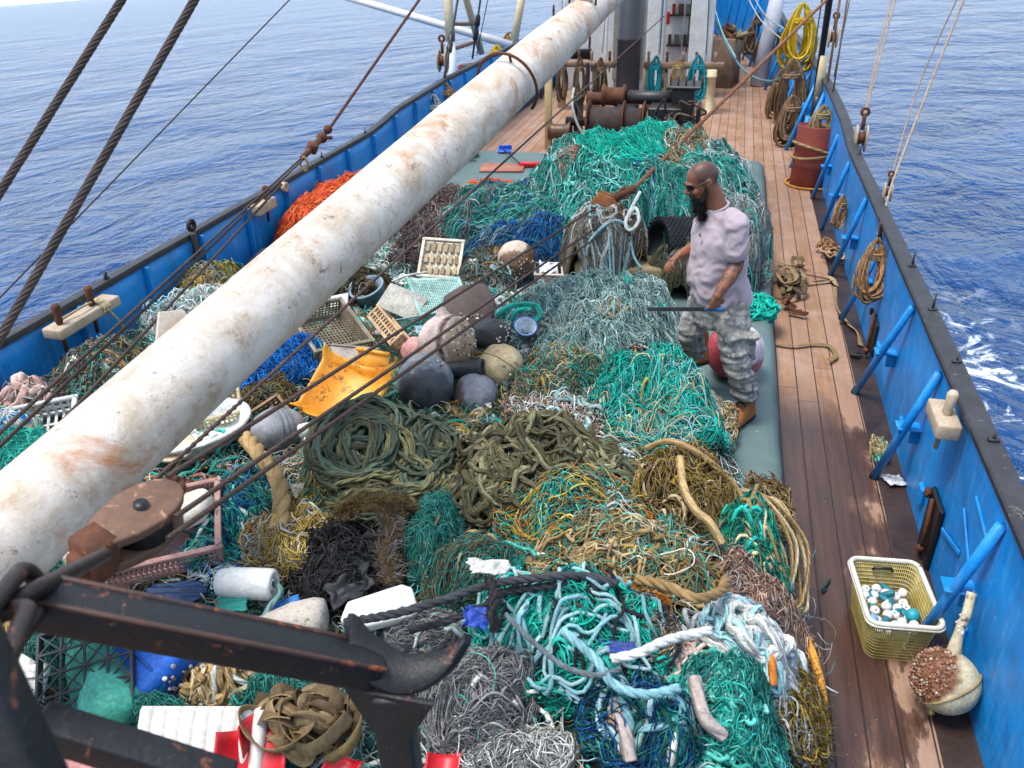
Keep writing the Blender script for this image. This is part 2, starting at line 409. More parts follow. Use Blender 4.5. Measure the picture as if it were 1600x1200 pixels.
# hatch cover: canvas stretched over boards, soft rounded edges
N = NT("hatch_canvas"); f = N.noise(1.6, 6, .6, .5); g = N.noise(9, 5, .7)
col = N.mix(N.ramp(f, [(.3, 0.), (.8, 1.)]), hx('#4b5d5b'), hx('#5d6f6c')); col = N.mix(N.ramp(g, [(.6, 0.), (.8, .3)]), col, hx('#71837f'))
col = N.mix(N.ramp(N.noise(60, 2, .5), [(.74, 0.), (.77, .8)]), col, hx('#ccd0cb'))
N.set(color=col, rough=.5, spec=.35); N.bump(N.math('ADD', N.math('MULTIPLY', f, 1.4), N.math('MULTIPLY', N.noise(200, 2, .5), .12)), .35, .02)
s = MB()
prof = [(.004, -.0), (.0, .05), (.004, .13), (.022, .175), (.06, .195), (.12, .203), (.3, .207)]
x0, x1, y0, y1 = -3.74, .565, .3, 12.78
rings = []
for d, z in prof:
    ring = []; rad = .16
    for (cx_, cy_, a0) in ((x1 - rad, y1 - rad, 0), (x0 + rad, y1 - rad, 90), (x0 + rad, y0 + rad, 180), (x1 - rad, y0 + rad, 270)):
        for k in range(7):
            a = math.radians(a0 + k * 15); ring.append((cx_ + (rad - d) * math.cos(a) if rad > d else cx_ - (d - rad) * (1 if math.cos(a0 * PI / 180 + .8) > 0 else -1), cy_ + (rad - d) * math.sin(a) if rad > d else cy_ - (d - rad) * (1 if math.sin(a0 * PI / 180 + .8) > 0 else -1), z))
    # straight sides get extra points so the canvas can ripple
    R2 = []
    for i, p in enumerate(ring):
        q = ring[(i + 1) % len(ring)]; L = math.dist(p, q); m = max(1, int(L / .12))
        for j in range(m): R2.append(tuple(np.array(p) * (1 - j / m) + np.array(q) * j / m))
    rings.append(R2)
m_ = min(len(r) for r in rings)
base_ring = np.array(rings[0])
V = []
for (d, z), r in zip(prof, rings):
    r = np.array(r); L = np.linspace(0, len(r) - 1, 300); i = L.astype(int); V.append(r[i])
V = np.array(V); V[:, :, 0] += .006 * snoise(V.reshape(-1, 3) * np.array([.5, 2.5, 4]), 3).reshape(V.shape[:2]); V[:, :, 2] += .004 * snoise(V.reshape(-1, 3) * 2.0, 4).reshape(V.shape[:2]) * (V[:, :, 2] > .15)
s.grid(V, wrap=True)
gx, gy = np.meshgrid(np.linspace(x0 + .28, x1 - .28, 30), np.linspace(y0 + .28, y1 - .28, 80), indexing='ij')
s.grid(np.stack([gx, gy, .206 + .004 * snoise(np.stack([gx, gy], -1).reshape(-1, 2) * 1.5, 5).reshape(gx.shape)], -1))
hatch = ob("hatch_cover", s, N.m, label="low grey green canvas covered hatch that carries the heap of nets", cat="hatch cover")

BLUE_D = hx('#0672b8', .9); BLUE_B = hx('#0f8fdd', .92)
def bulwark_mat(name, c, c2):
    N = NT(name); f = N.noise(2.2, 6, .65, .6); st = N.n("Mapping"); st.inputs["Scale"].default_value = (3, 3, .5); N.l(N.co(), st.inputs["Vector"])
    run = N.noise(5, 6, .7, .2, st.outputs[0])
    col = N.mix(N.ramp(f, [(.35, 0.), (.7, 1.)]), c, c2)
    col = N.mix(N.ramp(run, [(.52, 0.), (.72, .6)]), col, hx('#4f9ad6')); col = N.mix(N.ramp(N.noise(9, 8, .75, .2, st.outputs[0]), [(.575, 0.), (.66, .8)]), col, hx('#6a4432')); col = N.mix(N.ramp(N.noise(17, 9, .75), [(.66, 0.), (.70, .8)]), col, hx('#5a3a2c'))
    col = N.mix(N.ramp(N.noise(50, 3, .6), [(.72, 0.), (.75, .7)]), col, hx('#9cc4e6'))
    N.set(color=col, rough=.42, spec=.4); N.bump(N.math('ADD', N.noise(2.5, 3, .5), N.math('MULTIPLY', N.noise(40, 5, .7), .12)), .6, .035)
    return N.m
blue = bulwark_mat("blue_paint", BLUE_D, BLUE_B)
capm = weathered("worn_rail_cap", hx('#36363a'), hx('#1e1e21'), .6, 5, .8, .5, .004, hx('#5f5a58'), .6, 9)
blackm = weathered("black_paint_and_port_shade", hx('#1c1c1f'), hx('#0d0d0f'), .4, 5, .5, .4, .004, hx('#5a3320'), .66, 12)
def bulwark(sgn, label):
    t = thing("bulwark", (HX[4] if sgn > 0 else -2.98 - HX[4], 4, 0), label, "bulwark")
    X = HX if sgn > 0 else -2.98 - HX; o = sgn
    H = rail_h(HY); s = MB(); cs = []
    z = np.linspace(0, 1, 9)
    inner = np.stack([np.broadcast_to(X[:, None], (len(X), 9)) + .012 * o * np.sin(HY * 8.4)[:, None] * np.sin(z * PI), np.broadcast_to(HY[:, None], (len(X), 9)), H[:, None] * z], -1)
    outer = np.stack([X + .05 * o, HY, H], -1)[:, None]; low = np.stack([X + .07 * o - .1 * o * 0, HY, np.full(len(X), -.4)], -1)[:, None]; wl = np.stack([X - .25 * o, HY, np.full(len(X), -2.2)], -1)[:, None]
    s.grid(np.concatenate([inner, outer, low, wl], 1)); ob("plate", s, blue, t)
    s = MB(); P = []
    cw = 1.0 if sgn > 0 else .55
    for dx, dz in ((-.035 * cw, .0), (-.04 * cw, .035), (-.03 * cw, .045), (.07 * cw, .045), (.08, .035), (.075, -.0)):
        P.append(np.stack([X + dx * o, HY, H + dz + .004 * snoise(np.stack([HY * 3, HY * 0 + dx * 30], -1), 8)], -1))
    P.append(P[0]); s.grid(np.stack(P, 1)); edge_split(ob("rail_cap", s, capm, t))
    return t
sb = bulwark(1, "bright blue steel bulwark beside the wet deck planks, propped by slanting round stays")
pt = bulwark(-1, "blue steel bulwark with dark rail cap on the far side of the white boom")
# stays of the starboard side
for (fy, fz, ty, tz, fx) in ((3.51, .0, 3.38, .92, 1.19), (5.05, .0, 4.82, .93, 1.19), (6.23, .0, 5.78, .94, 1.19), (7.55, .05, 7.3, .8, 1.2), (8.8, 0, 8.42, .93, 1.21), (10.29, 0, 9.95, .9, 1.22), (11.6, 0, 11.3, .9, 1.2)):
    s = MB(); s.rod((fx - .02, fy, fz - .0), (1.345, ty, tz), .026, .026, 12); st_ = ob("stay", s, blue, sb)
    s = MB(); s.rod((fx - .0215, fy + .003, fz + .004), (fx - .0215 + .012, fy - .01, fz + .05), .0285, .0285, 12); ob("foot", s, blackm, st_)
    s = MB(); s.box((1.29, (fy + ty) / 2 + .03, .47), (.15, .11, .014), (0, .0, 0), .003); s.box((1.335, (fy + ty) / 2 + .03, .41), (.06, .014, .12), (0, 0, 0), .002); ob("knee", s, blue, sb, smooth=False)
for yy, hh in ((4.28, .42), (6.9, .3)):
    s = MB(); s.box((1.352, yy, .21), (.03, .26, hh), (0, 0, 0), .012); fp = ob("freeing_port", s, blackm, sb, smooth=False)  # solid box; the dark of the open port is painted as black
    s = MB(); s.rod((1.32, yy - .04, .04), (1.325, yy + .01, .40), .012, .012, 8); s.box((1.325, yy + .12, .37), (.03, .05, .05), (0, 0, 0), .006); s.ball((1.315, yy - .03, .08), .025, 10); ob("hinge_bar", s, weathered("rust", hx('#6b3c22'), hx('#2c1a12'), .8, 9, .6, .6, .004, hx('#9a5a30'), .6, 20), fp)
for (y_, z_, a_) in ((3.75, .55, .5), (3.95, .38, -.3), (3.62, .75, .2)): s = MB(); s.box((1.357, y_, z_), (.012, .34, .025), (a_, 0, 0), .003); ob("bracket", s, blue, sb, smooth=False)
for y_ in (3.45, 4.6, 5.4, 6.6): s = MB(); s.box((1.35, y_, .22), (.03, .1, .12), (0, 0, 0), .01); ob("bracket", s, blue, sb, smooth=False)
for yy in np.arange(3.0, 24, .78):
    xx = -2.98 - np.interp(yy, HY, HX); h = rail_h(yy)
    s = MB(); s.box((xx + .03, yy, h / 2), (.055, .022, h - .01), (0, 0, 0), .004); ob("rib", s, blue, pt, smooth=False)
for yy in np.arange(13.2, 28, 1.1):
    xx = np.interp(yy, HY, HX); h = rail_h(yy)
    s = MB(); s.rod((xx - .35, yy, .0), (xx - .01, yy + .15, h * .9), .03, .03, 8); s.box((xx - .09, yy + .1, h * .55), (.2, .02, .16), (0, 0, 0), .004); ob("stay", s, blue, sb)
s = MB(); s.box((-4.30, 6.0, .62), (.035, .06, .85), (.0, 0, 0), .006); s.lathe([(.02, -.012), (.055, -.012), (.055, .012), (.02, .012), (.02, -.012)], 16, TR((-4.30, 6.0, 1.12), (0, PI / 2, 0))); ob("eye_plate", s, blackm, pt)
for yy in (8.66, 9.9, 10.9, 4.95):
    s = MB(); s.lathe([(.012, -.006), (.026, -.006), (.026, .006), (.012, .006), (.012, -.006)], 12, TR((-4.36, yy, 1.075), (0, PI / 2, .4))); s.box((-4.36, yy, 1.052), (.02, .04, .012)); ob("ring_eye", s, capm, pt)
for yy in (3.3, 3.9, 4.75, 5.5, 6.3, 9.7):
    s = MB(); s.box((1.40, yy, 1.052), (.05, .03, .01)); s.rod((1.40, yy, 1.05), (1.405, yy + .01, 1.09 if yy < 5 else 1.16), .009, .006, 8); ob("bolt", s, capm, sb)


# ---------------------------------------------------------------- nets, twine and ropes: generators
def dome(cx, cy, rx, ry, rot=0, h=.2, base=hp, lump=.05, ls=5, seed=0, pw=2.2):
    ca, sa = math.cos(rot), math.sin(rot)
    def f(x, y):
        dx, dy = np.asarray(x, float) - cx, np.asarray(y, float) - cy
        u, v = (dx * ca + dy * sa) / rx, (-dx * sa + dy * ca) / ry
        q = np.sqrt(u * u + v * v)
        an = np.arctan2(v, u)
        q = q + (.11 * np.sin(3 * an + seed) + .09 * np.sin(5 * an + 2.3 * seed) + .06 * np.sin(8 * an + 1.7 * seed)) * np.clip(q, 0, 1)
        k = np.clip(1 - q ** pw, 0, 1) ** (.5 if pw > 2.3 else .72)
        n = snoise(np.stack([dx, dy], -1).reshape(-1, 2) * ls, seed + 11, 3).reshape(dx.shape)
        return base(x, y) + h * k + lump * n * np.clip(k * 2.5, 0, 1) + .008
    f.e = (cx, cy, rx, ry, rot); return f
def wander(M, N, step, e, rng, kap=.25, bias=None, spread=PI, edge=1.0, lo=0., flow=.3, fs=4., seed=0):
    cx, cy, rx, ry, rot = e
    a = rng.uniform(0, 2 * PI, M); r = np.sqrt(rng.uniform(lo, 1, M)) * edge
    u, v = r * np.cos(a) * rx, r * np.sin(a) * ry
    th = rng.uniform(-PI, PI, M) if bias is None else bias + rng.normal(0, spread, M) + PI * rng.integers(0, 2, M)
    k = np.zeros(M); out = np.empty((M, N, 2)); step = np.broadcast_to(step, (M,))
    for i in range(N):
        out[:, i, 0] = u; out[:, i, 1] = v
        k = .86 * k + rng.normal(0, kap, M) * .5
        th = th + k
        if flow:
            F = (bias or 0) + (2.6 if bias is None else 1.0) * snoise(np.stack([u, v], -1) * fs, seed + 41)
            th = th + flow * (((F - th + PI / 2) % PI) - PI / 2)
        q = (u / rx) ** 2 + (v / ry) ** 2
        back = np.arctan2(-v, -u); d = (back - th + PI) % (2 * PI) - PI
        th = th + d * np.clip((q - edge * .8) * 1.2, 0, .6)
        u = u + step * np.cos(th); v = v + step * np.sin(th)
    ca, sa = math.cos(rot), math.sin(rot)
    return np.stack([cx + out[..., 0] * ca - out[..., 1] * sa, cy + out[..., 0] * sa + out[..., 1] * ca], -1)
def tangle(mb, surf, M, N, step, r, cols, seed=0, lift=(.0, .05), wob=.02, kap=.25, bias=None, spread=PI, k=4, e=None, edge=1.12, vary=.3, flow=.26, fs=7.5, RS=.52):
    rng = np.random.default_rng(seed + 500); e = e or surf.e
    fine = (r if np.isscalar(r) else r[0]) < .007
    if fine: M = int(M * 2.5); k = 3
    XY = wander(M, N, step, e, rng, kap, bias, spread, edge, flow=flow, fs=fs, seed=seed)
    z = surf(XY[..., 0], XY[..., 1]) + rng.uniform(*lift, M)[:, None]
    w = rng.normal(0, 1, (M, N)); w = smooth1(w, 5) * wob * 2
    cols = np.asarray(cols); patch = (snoise(XY[:, N // 2] * 4.5, seed + 3, 2) + 1) / 2 * len(cols) + rng.normal(0, .9, M)      # colours lie in patches, as bundles of one twine do
    c = cols[np.floor(patch).astype(int) % len(cols)] * rng.uniform(1 - vary, 1 + vary, (M, 1))
    rr = r * rng.uniform(.75, 1.3, M) if np.isscalar(r) else r[0] + (r[1] - r[0]) * rng.uniform(0, 1, M) ** 2
    if fine: rr = rr * RS * np.where(rng.random(M) < .06, 2.1, 1.)
    mb.tubes(np.concatenate([XY, (z + w)[..., None]], -1), rr, k, c)
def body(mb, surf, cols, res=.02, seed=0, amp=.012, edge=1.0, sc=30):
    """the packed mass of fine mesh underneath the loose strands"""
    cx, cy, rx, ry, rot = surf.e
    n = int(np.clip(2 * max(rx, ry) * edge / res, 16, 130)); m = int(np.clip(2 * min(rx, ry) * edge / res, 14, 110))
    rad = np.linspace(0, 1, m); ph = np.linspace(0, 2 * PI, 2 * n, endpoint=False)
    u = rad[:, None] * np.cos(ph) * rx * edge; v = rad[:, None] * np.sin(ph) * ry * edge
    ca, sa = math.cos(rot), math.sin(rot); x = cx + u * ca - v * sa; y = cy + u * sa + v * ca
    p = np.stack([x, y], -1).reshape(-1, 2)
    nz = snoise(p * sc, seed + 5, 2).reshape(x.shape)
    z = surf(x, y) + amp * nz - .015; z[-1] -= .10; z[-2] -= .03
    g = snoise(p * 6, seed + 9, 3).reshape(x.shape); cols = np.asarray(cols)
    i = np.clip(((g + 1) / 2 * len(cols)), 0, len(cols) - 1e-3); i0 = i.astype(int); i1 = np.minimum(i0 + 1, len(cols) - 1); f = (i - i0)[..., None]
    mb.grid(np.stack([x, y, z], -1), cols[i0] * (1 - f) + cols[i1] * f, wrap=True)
def netting(mb, surf, nu, nv, sub, r, cols, seed=0, e=None, rot=0., fold=.05, fdir=0., ff=7, lift=.01, k=3, warp=.06, vary=.2, size=1.0):
    """a diamond net laid over the mass, gathered in folds"""
    rng = np.random.default_rng(seed + 77); cx, cy, rx, ry, erot = e or surf.e
    def place(a, b):       # a,b in -1..1 over a square
        p = np.stack([a, b], -1)
        # square -> disc
        x = a * np.sqrt(1 - b * b / 2); y = b * np.sqrt(1 - a * a / 2)
        w1 = snoise(p.reshape(-1, 2) * 2.6, seed, 2).reshape(a.shape); w2 = snoise(p.reshape(-1, 2) * 2.6, seed + 1, 2).reshape(a.shape)
        x = x * rx * size + warp * w1; y = y * ry * size + warp * w2
        d = x * math.cos(fdir) + y * math.sin(fdir); t = -x * math.sin(fdir) + y * math.cos(fdir)
        ph = d * ff * 2 + 1.5 * snoise(np.stack([d * 2, t], -1).reshape(-1, 2) * 1.5, seed + 2).reshape(a.shape)
        sgn = np.sin(ph * 2)
        x = x + .4 * fold * np.cos(ph * 2) * math.cos(fdir); y = y + .4 * fold * np.cos(ph * 2) * math.sin(fdir)
        ca, sa = math.cos(erot), math.sin(erot); X = cx + x * ca - y * sa; Y = cy + x * sa + y * ca
        return np.stack([X, Y, surf(X, Y) + lift + fold * .5 * (1 + sgn)], -1)
    c, s_ = math.cos(rot + PI / 4), math.sin(rot + PI / 4)
    for fam, (M, K) in enumerate(((nu, nv * sub), (nv, nu * sub))):
        a = np.broadcast_to(np.linspace(-1, 1, M)[:, None], (M, K)); b = np.broadcast_to(np.linspace(-1, 1, K)[None], (M, K))
        zig = .35 / M * np.sign(np.sin(np.arange(K) / sub * PI + .01))[None] * 2
        a = a + zig * (1 if fam == 0 else -1)
        A, B = (a, b) if fam == 0 else (b, a)
        A = np.clip(A, -1, 1); B = np.clip(B, -1, 1)
        P = place(A, B) + rng.normal(0, r * .14, (M, K, 3))
        cc = np.asarray(cols)[rng.integers(0, len(cols), M)] * rng.uniform(1 - vary, 1 + vary, (M, 1))
        mb.tubes(P, r, k, cc, caps=False)
def fuzz(mb, pts, n, L, r, cols, seed=0, up=.3, K=5):
    rng = np.random.default_rng(seed + 900); pts = np.asarray(pts).reshape(-1, 3)
    p = pts[rng.integers(0, len(pts), n)] + rng.normal(0, .006, (n, 3))
    d = rng.normal(0, 1, (n, 3)); d[:, 2] = np.abs(d[:, 2]) * .6 + up; d /= np.linalg.norm(d, axis=1, keepdims=True)
    c = rng.normal(0, .5, (n, 3)); t = np.linspace(0, 1, K)[None, :, None] * L * rng.uniform(.4, 1.2, (n, 1, 1))
    P = p[:, None] + d[:, None] * t + c[:, None] * t * t / L
    cols = np.asarray(cols); mb.tubes(P, np.linspace(r, r * .4, K), 3, cols[rng.integers(0, len(cols), n)] * rng.uniform(.8, 1.2, (n, 1)), caps=False)
def loops(mb, surf, M, R, r, cols, seed=0, e=None, turns=2.5, lift=(0, .08), flat=.25, jit=.35, k=7, edge=.75, N=60, tilt=.25):
    """slack coils of rope lying on the heap"""
    rng = np.random.default_rng(seed + 300); cx, cy, rx, ry, rot = e or surf.e; cols = np.asarray(cols)
    a = rng.uniform(0, 2 * PI, M); q = np.sqrt(rng.uniform(0, 1, M)) * edge
    X0 = q * np.cos(a) * rx; Y0 = q * np.sin(a) * ry; ca, sa = math.cos(rot), math.sin(rot)
    X0, Y0 = cx + X0 * ca - Y0 * sa, cy + X0 * sa + Y0 * ca
    t = np.linspace(0, turns * 2 * PI, N)[None]; RR = (R if np.isscalar(R) else rng.uniform(R[0], R[1], M))
    RR = np.broadcast_to(RR, (M,))[:, None] * (1 + smooth1(rng.normal(0, 1, (M, N)), 9) * jit)
    ph = rng.uniform(0, 6.28, (M, 1)); asp = rng.uniform(.55, 1., (M, 1)); o = rng.uniform(0, PI, (M, 1))
    x = RR * np.cos(t + ph); y = RR * asp * np.sin(t + ph)
    X = X0[:, None] + x * np.cos(o) - y * np.sin(o) + np.cumsum(rng.normal(0, .0015, (M, N)), 1); Y = Y0[:, None] + x * np.sin(o) + y * np.cos(o) + np.cumsum(rng.normal(0, .0015, (M, N)), 1)
    Z = surf(X, Y) + rng.uniform(*lift, M)[:, None] + flat * RR * np.abs(np.sin(t * .5 + ph)) * tilt + smooth1(rng.normal(0, 1, (M, N)), 5) * r * 1.2
    mb.tubes(np.stack([X, Y, Z], -1), r * rng.uniform(.85, 1.15, M), k, cols[rng.integers(0, len(cols), M)] * rng.uniform(.75, 1.2, (M, 1)))

twine = attr_mat("twine", .8, .35, .003, 120)
netm = attr_mat("net_mesh", .85, .9, .006, 70)
ropem = attr_mat("laid_rope", .8, 1.0, .0065, 80, twist=1.15)
TEAL = pal('#1fa08e', '#2bb09e', '#178a7c', '#58c0b0'); TEAL_D = pal('#1c7268', '#2a8276', '#265650', '#4d8a82')
GREYT = pal('#8fa9a6', '#6f908d', '#aec2be', '#5f7d7b'); OLIVE = pal('#5f6046', '#4a5140', '#75714e', '#5a6a58', '#3f4a3c'); OLIVE_B = pal('#6b6448', '#575238', '#7f7a5c', '#4a4a38')
TAN = pal('#b79a6a', '#a5875a', '#c9b48c', '#8f744c'); YEL = pal('#b89a3c', '#a88a3a', '#c7ad55', '#8f7a36'); WHITE = pal('#cfd0c8', '#bcbdb8', '#dcdcd4', '#a9b0ae')
BROWN = pal('#6d5637', '#584630', '#83683f', '#4a3c2a', '#75683c'); BLACK = pal('#1d1e20', '#28292b', '#141517', '#35322f'); GREY = pal('#6f6f70', '#8a8888', '#585a5c', '#9b9796')
BLUE = pal('#1766a8', '#0f5391', '#2579bb', '#0f3f70'); ORANGE = pal('#ee6a38', '#de5528', '#f58350', '#cc4820'); PINKB = pal('#a3836f', '#8f705f', '#b89c8a', '#735648'); AQUA = pal('#8fb9bd', '#7aa6ad', '#a9cdcf')
MIX = np.concatenate([TEAL, TEAL_D, GREYT, TAN, WHITE, OLIVE, BROWN])

# the loose bottom layer that fills every gap between the bundles
s = MB()
gx, gy = np.meshgrid(np.arange(-4.32, .70, .028), np.arange(.9, 7.4, .032), indexing='ij')
p2 = np.stack([gx, gy], -1).reshape(-1, 2)
nz = snoise(p2 * 9, 1, 3).reshape(gx.shape); g = snoise(p2 * 4, 2, 3).reshape(gx.shape)
xr = np.interp(gy, [a for a, b in _RX], [b for a, b in _RX])
inside = sstep((xr - gx + .02) / .12)
left = sstep((7.0 - gy) / .5)
gz = (hp(gx, gy) - .10 + .055 * nz) * inside * left - .05 * (1 - inside * left)
CC = np.concatenate([BROWN[:3], TEAL_D, TEAL_D[:1], OLIVE[:3], GREYT[1:2], TAN[3:]])
ci = np.clip((g + 1) / 2 * len(CC), 0, len(CC) - 1.001).astype(int)
keep = gz
s.grid(np.stack([gx, gy, gz], -1), CC[ci])
def hp_d(x, y): return hp(x, y) - .06
for k, (e, cols) in enumerate((((-2.2, 4.3, 2.3, 2.6, 0), MIX), ((-.9, 3.2, 1.5, 1.9, 0), np.concatenate([TEAL, TEAL_D, WHITE, TAN])), ((-3.2, 3.6, 1.1, 2.2, 0), np.concatenate([TAN, WHITE, TEAL_D, BROWN])), ((-1.95, 6.0, 1.7, .7, 0), np.concatenate([GREYT, WHITE, TEAL, OLIVE])))):
    tangle(s, hp_d, 420, 40, .03, (.003, .009), cols, seed=k, lift=(.0, .07), wob=.03, kap=.4, e=e)
    tangle(s, hp_d, 60, 50, .035, (.009, .016), cols, seed=20 + k, lift=(.0, .07), wob=.03, kap=.3, e=e, k=6)
ob("debris_layer", s, netm, kind="stuff", org=(0, 0, 0))

TOPS = []
def pile_top(x, y):
    """upper surface of everything heaped so far"""
    z = hp(x, y)
    for f in TOPS: z = np.maximum(z, f(x, y))
    return z
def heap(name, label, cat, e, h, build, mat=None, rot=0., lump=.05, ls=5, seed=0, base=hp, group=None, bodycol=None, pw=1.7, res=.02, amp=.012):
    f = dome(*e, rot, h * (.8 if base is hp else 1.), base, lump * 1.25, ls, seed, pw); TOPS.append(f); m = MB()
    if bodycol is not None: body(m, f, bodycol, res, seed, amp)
    if pw >= 3 and bodycol is not None:      # strands hanging down the steep sides
        rg = np.random.default_rng(seed + 5); n = 420; a = rg.uniform(0, 2 * PI, n)[:, None] + np.cumsum(rg.normal(0, .018, (n, 16)), 1); q = np.linspace(.72, 1.06, 16)[None] + rg.normal(0, .02, (n, 1))
        u, v = q * np.cos(a) * e[2], q * np.sin(a) * e[3]; X = e[0] + u * math.cos(rot) - v * math.sin(rot); Y = e[1] + u * math.sin(rot) + v * math.cos(rot); bc = np.asarray(bodycol)
        m.tubes(np.stack([X, Y, f(X, Y) + .012 + rg.uniform(0, .03, (n, 1))], -1), rg.uniform(.003, .006, n), 4, bc[rg.integers(0, len(bc), n)] * rg.uniform(.9, 1.5, (n, 1)), caps=False)
    if bodycol is not None:                  # frayed fibres standing off the bundle
        rg = np.random.default_rng(seed + 6); a = rg.uniform(0, 2 * PI, 160); q = np.sqrt(rg.uniform(0, .9, 160)); u, v = q * np.cos(a) * e[2], q * np.sin(a) * e[3]; X = e[0] + u * math.cos(rot) - v * math.sin(rot); Y = e[1] + u * math.sin(rot) + v * math.cos(rot)
        fuzz(m, np.stack([X, Y, f(X, Y) + .02], -1), 420, .045, .0013, np.asarray(bodycol) * 1.3, seed=seed)
    build(m, f); return ob(name, m, mat or netm, None, label, cat, group)


# ---------------------------------------------------------------- the bundles, back to front
NET = "fishing net"
# the tall heap behind the man
def flat(x, y): return np.full(np.shape(x), .205)
def b_(m, f):
    netting(m, f, 90, 90, 4, .0035, np.concatenate([TEAL, TEAL_D]), 1, fold=.09, fdir=.5, ff=5, warp=.16, lift=.03)
    tangle(m, f, 500, 60, .03, (.0035, .007), np.concatenate([TEAL, TEAL_D, GREYT[:2], TEAL_D, BLUE[2:3], GREYT]), 2, lift=(0, .08), bias=2.1, spread=.35, kap=.12)
    tangle(m, f, 60, 70, .035, (.0071, .010), np.concatenate([TEAL[1:], GREYT]), 3, lift=(.02, .09), bias=2.0, spread=.3, kap=.15, k=6)
bigf = dome(-.80, 9.25, 1.30, 1.42, 0, .90, flat, .15, 2.4, 1, 3.2)
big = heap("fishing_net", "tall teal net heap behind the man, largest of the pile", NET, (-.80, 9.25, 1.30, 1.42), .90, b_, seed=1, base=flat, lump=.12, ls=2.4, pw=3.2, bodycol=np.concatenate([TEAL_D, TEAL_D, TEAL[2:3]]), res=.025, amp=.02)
def b_(m, f):
    tangle(m, f, 420, 40, .025, (.005, .011), pal('#10b8a0', '#14c4aa', '#0fa892', k=.85), 5, lift=(0, .07), bias=-.9, spread=.3, kap=.1)
    fuzz(m, [(x, y, f(np.array([x]), np.array([y]))[0]) for x, y in RNG.uniform((-1.6, 8.7), (-.5, 9.9), (300, 2))], 1800, .06, .002, pal('#14c4aa', '#10b8a0'))
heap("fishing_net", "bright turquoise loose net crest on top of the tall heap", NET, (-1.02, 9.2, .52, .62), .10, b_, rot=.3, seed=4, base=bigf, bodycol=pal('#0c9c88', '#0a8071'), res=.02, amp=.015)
def b_(m, f):
    netting(m, f, 34, 60, 4, .005, np.concatenate([TEAL_D, BLUE, GREYT]), 11, fold=.06, fdir=1.2, ff=9, warp=.08)
    tangle(m, f, 320, 60, .03, (.004, .008), np.concatenate([TEAL, TEAL_D, GREYT]), 12, bias=.35, spread=.25, kap=.1)
heap("fishing_net", "teal net fold sloping left from the tall heap down to the dark brown net", NET, (-2.05, 8.72, 1.15, .62), .55, b_, rot=.42, seed=11, base=flat, pw=2.4, bodycol=np.concatenate([TEAL_D, TEAL]), lump=.07)
def b_(m, f):
    netting(m, f, 18, 70, 4, .005, np.concatenate([BLUE, BLUE, GREYT[2:], TEAL_D]), 14, fold=.05, fdir=1.2, ff=12)
    tangle(m, f, 160, 60, .03, (.004, .008), np.concatenate([BLUE, BLUE, GREYT]), 15, bias=.5, spread=.2, kap=.08)
heap("fishing_net", "dark blue net edge hanging along the front of the teal fold", NET, (-1.75, 8.12, .95, .22), .42, b_, rot=.55, seed=14, base=flat, bodycol=np.concatenate([BLUE[3:] * .8, TEAL_D[2:3]]))
def b_(m, f):
    netting(m, f, 56, 60, 4, .004, np.concatenate([GREY, GREYT, TAN[3:]]), 21, fold=.05, fdir=.2, ff=8)
    tangle(m, f, 260, 60, .028, (.003, .006), np.concatenate([GREY, GREYT, BROWN[2:3]]), 22, bias=1.5, spread=.4)
    tangle(m, f, 30, 60, .03, (.007, .010), np.concatenate([TEAL, GREYT]), 23, bias=1.6, spread=.3)
heap("fishing_net", "grey net draped over the hatch edge behind the back of the man", NET, (.10, 8.55, .44, 1.15), .62, b_, seed=21, base=flat, pw=3.2, bodycol=np.concatenate([GREY[:3], GREYT[3:], BROWN[1:2]]) * .9)
def b_(m, f): loops(m, f, 14, (.07, .13), .009, WHITE, 25, turns=3, jit=.2, lift=(0, .1)); loops(m, f, 8, (.07, .12), .009, TAN, 26, turns=3, lift=(0, .08))
heap("rope", "cream and tan rope loops on the grey net beyond the man's shoulder", "rope", (0.145,10.180,0.218,0.643), .06, b_, ropem, seed=25, base=dome(.10, 8.55, .44, 1.15, 0, .62, flat, .05, 5, 21, 3.2))
def b_(m, f):
    tangle(m, f, 30, 50, .02, .011, pal('#0fae98', '#12ab97'), 27, lift=(0, .05), kap=.3, k=6)
heap("fishing_net", "small bright teal net scrap at the hatch edge right beside the man's hip", NET, (0.393,7.213,0.187,0.204), .05, b_, seed=27, base=flat, bodycol=TEAL)
# black fyke trap and its wooden tray in the front of the heap
t = thing("trap", (-.46, 7.95, .2), "black mesh tube trap lying in the grey net left of the man's beard", "fish trap")
m = MB(); c0 = np.array((-.52, 7.74, .60)); ax = np.array((-.80, -.50, .12)); M4 = Matrix.Translation(c0) @ look_rot(ax)
m.lathe([(.235, -.45), (.245, 0.), (.235, .02), (.20, .02), (.19, -.4)], 30, M4); ob("tube", m, blackm, t)
m = MB()
a = np.arange(28) * 2 * PI / 28
for sg in (1, -1):
    P = []
    for k in range(28):
        h = np.linspace(-.42, .03, 14); an = a[k] + sg * h * 5; P.append([list(M4 @ Vector((.252 * math.cos(q), .252 * math.sin(q), z))) for q, z in zip(an, h)])
    m.tubes(P, .006, 4, pal('#2c2e32')[0])
ob("netting", m, netm, t)
def b_(m, f): netting(m, f, 26, 26, 4, .004, np.concatenate([TAN[3:], GREY[2:], OLIVE]), 28, fold=.04, fdir=.3)
heap("fishing_net", "coarse brown grey net hanging below the black tube trap", NET, (-.28, 7.62, .30, .28), .40, b_, seed=28, base=flat, pw=3, bodycol=np.concatenate([BROWN[3:4], OLIVE[:2]]) * .9)
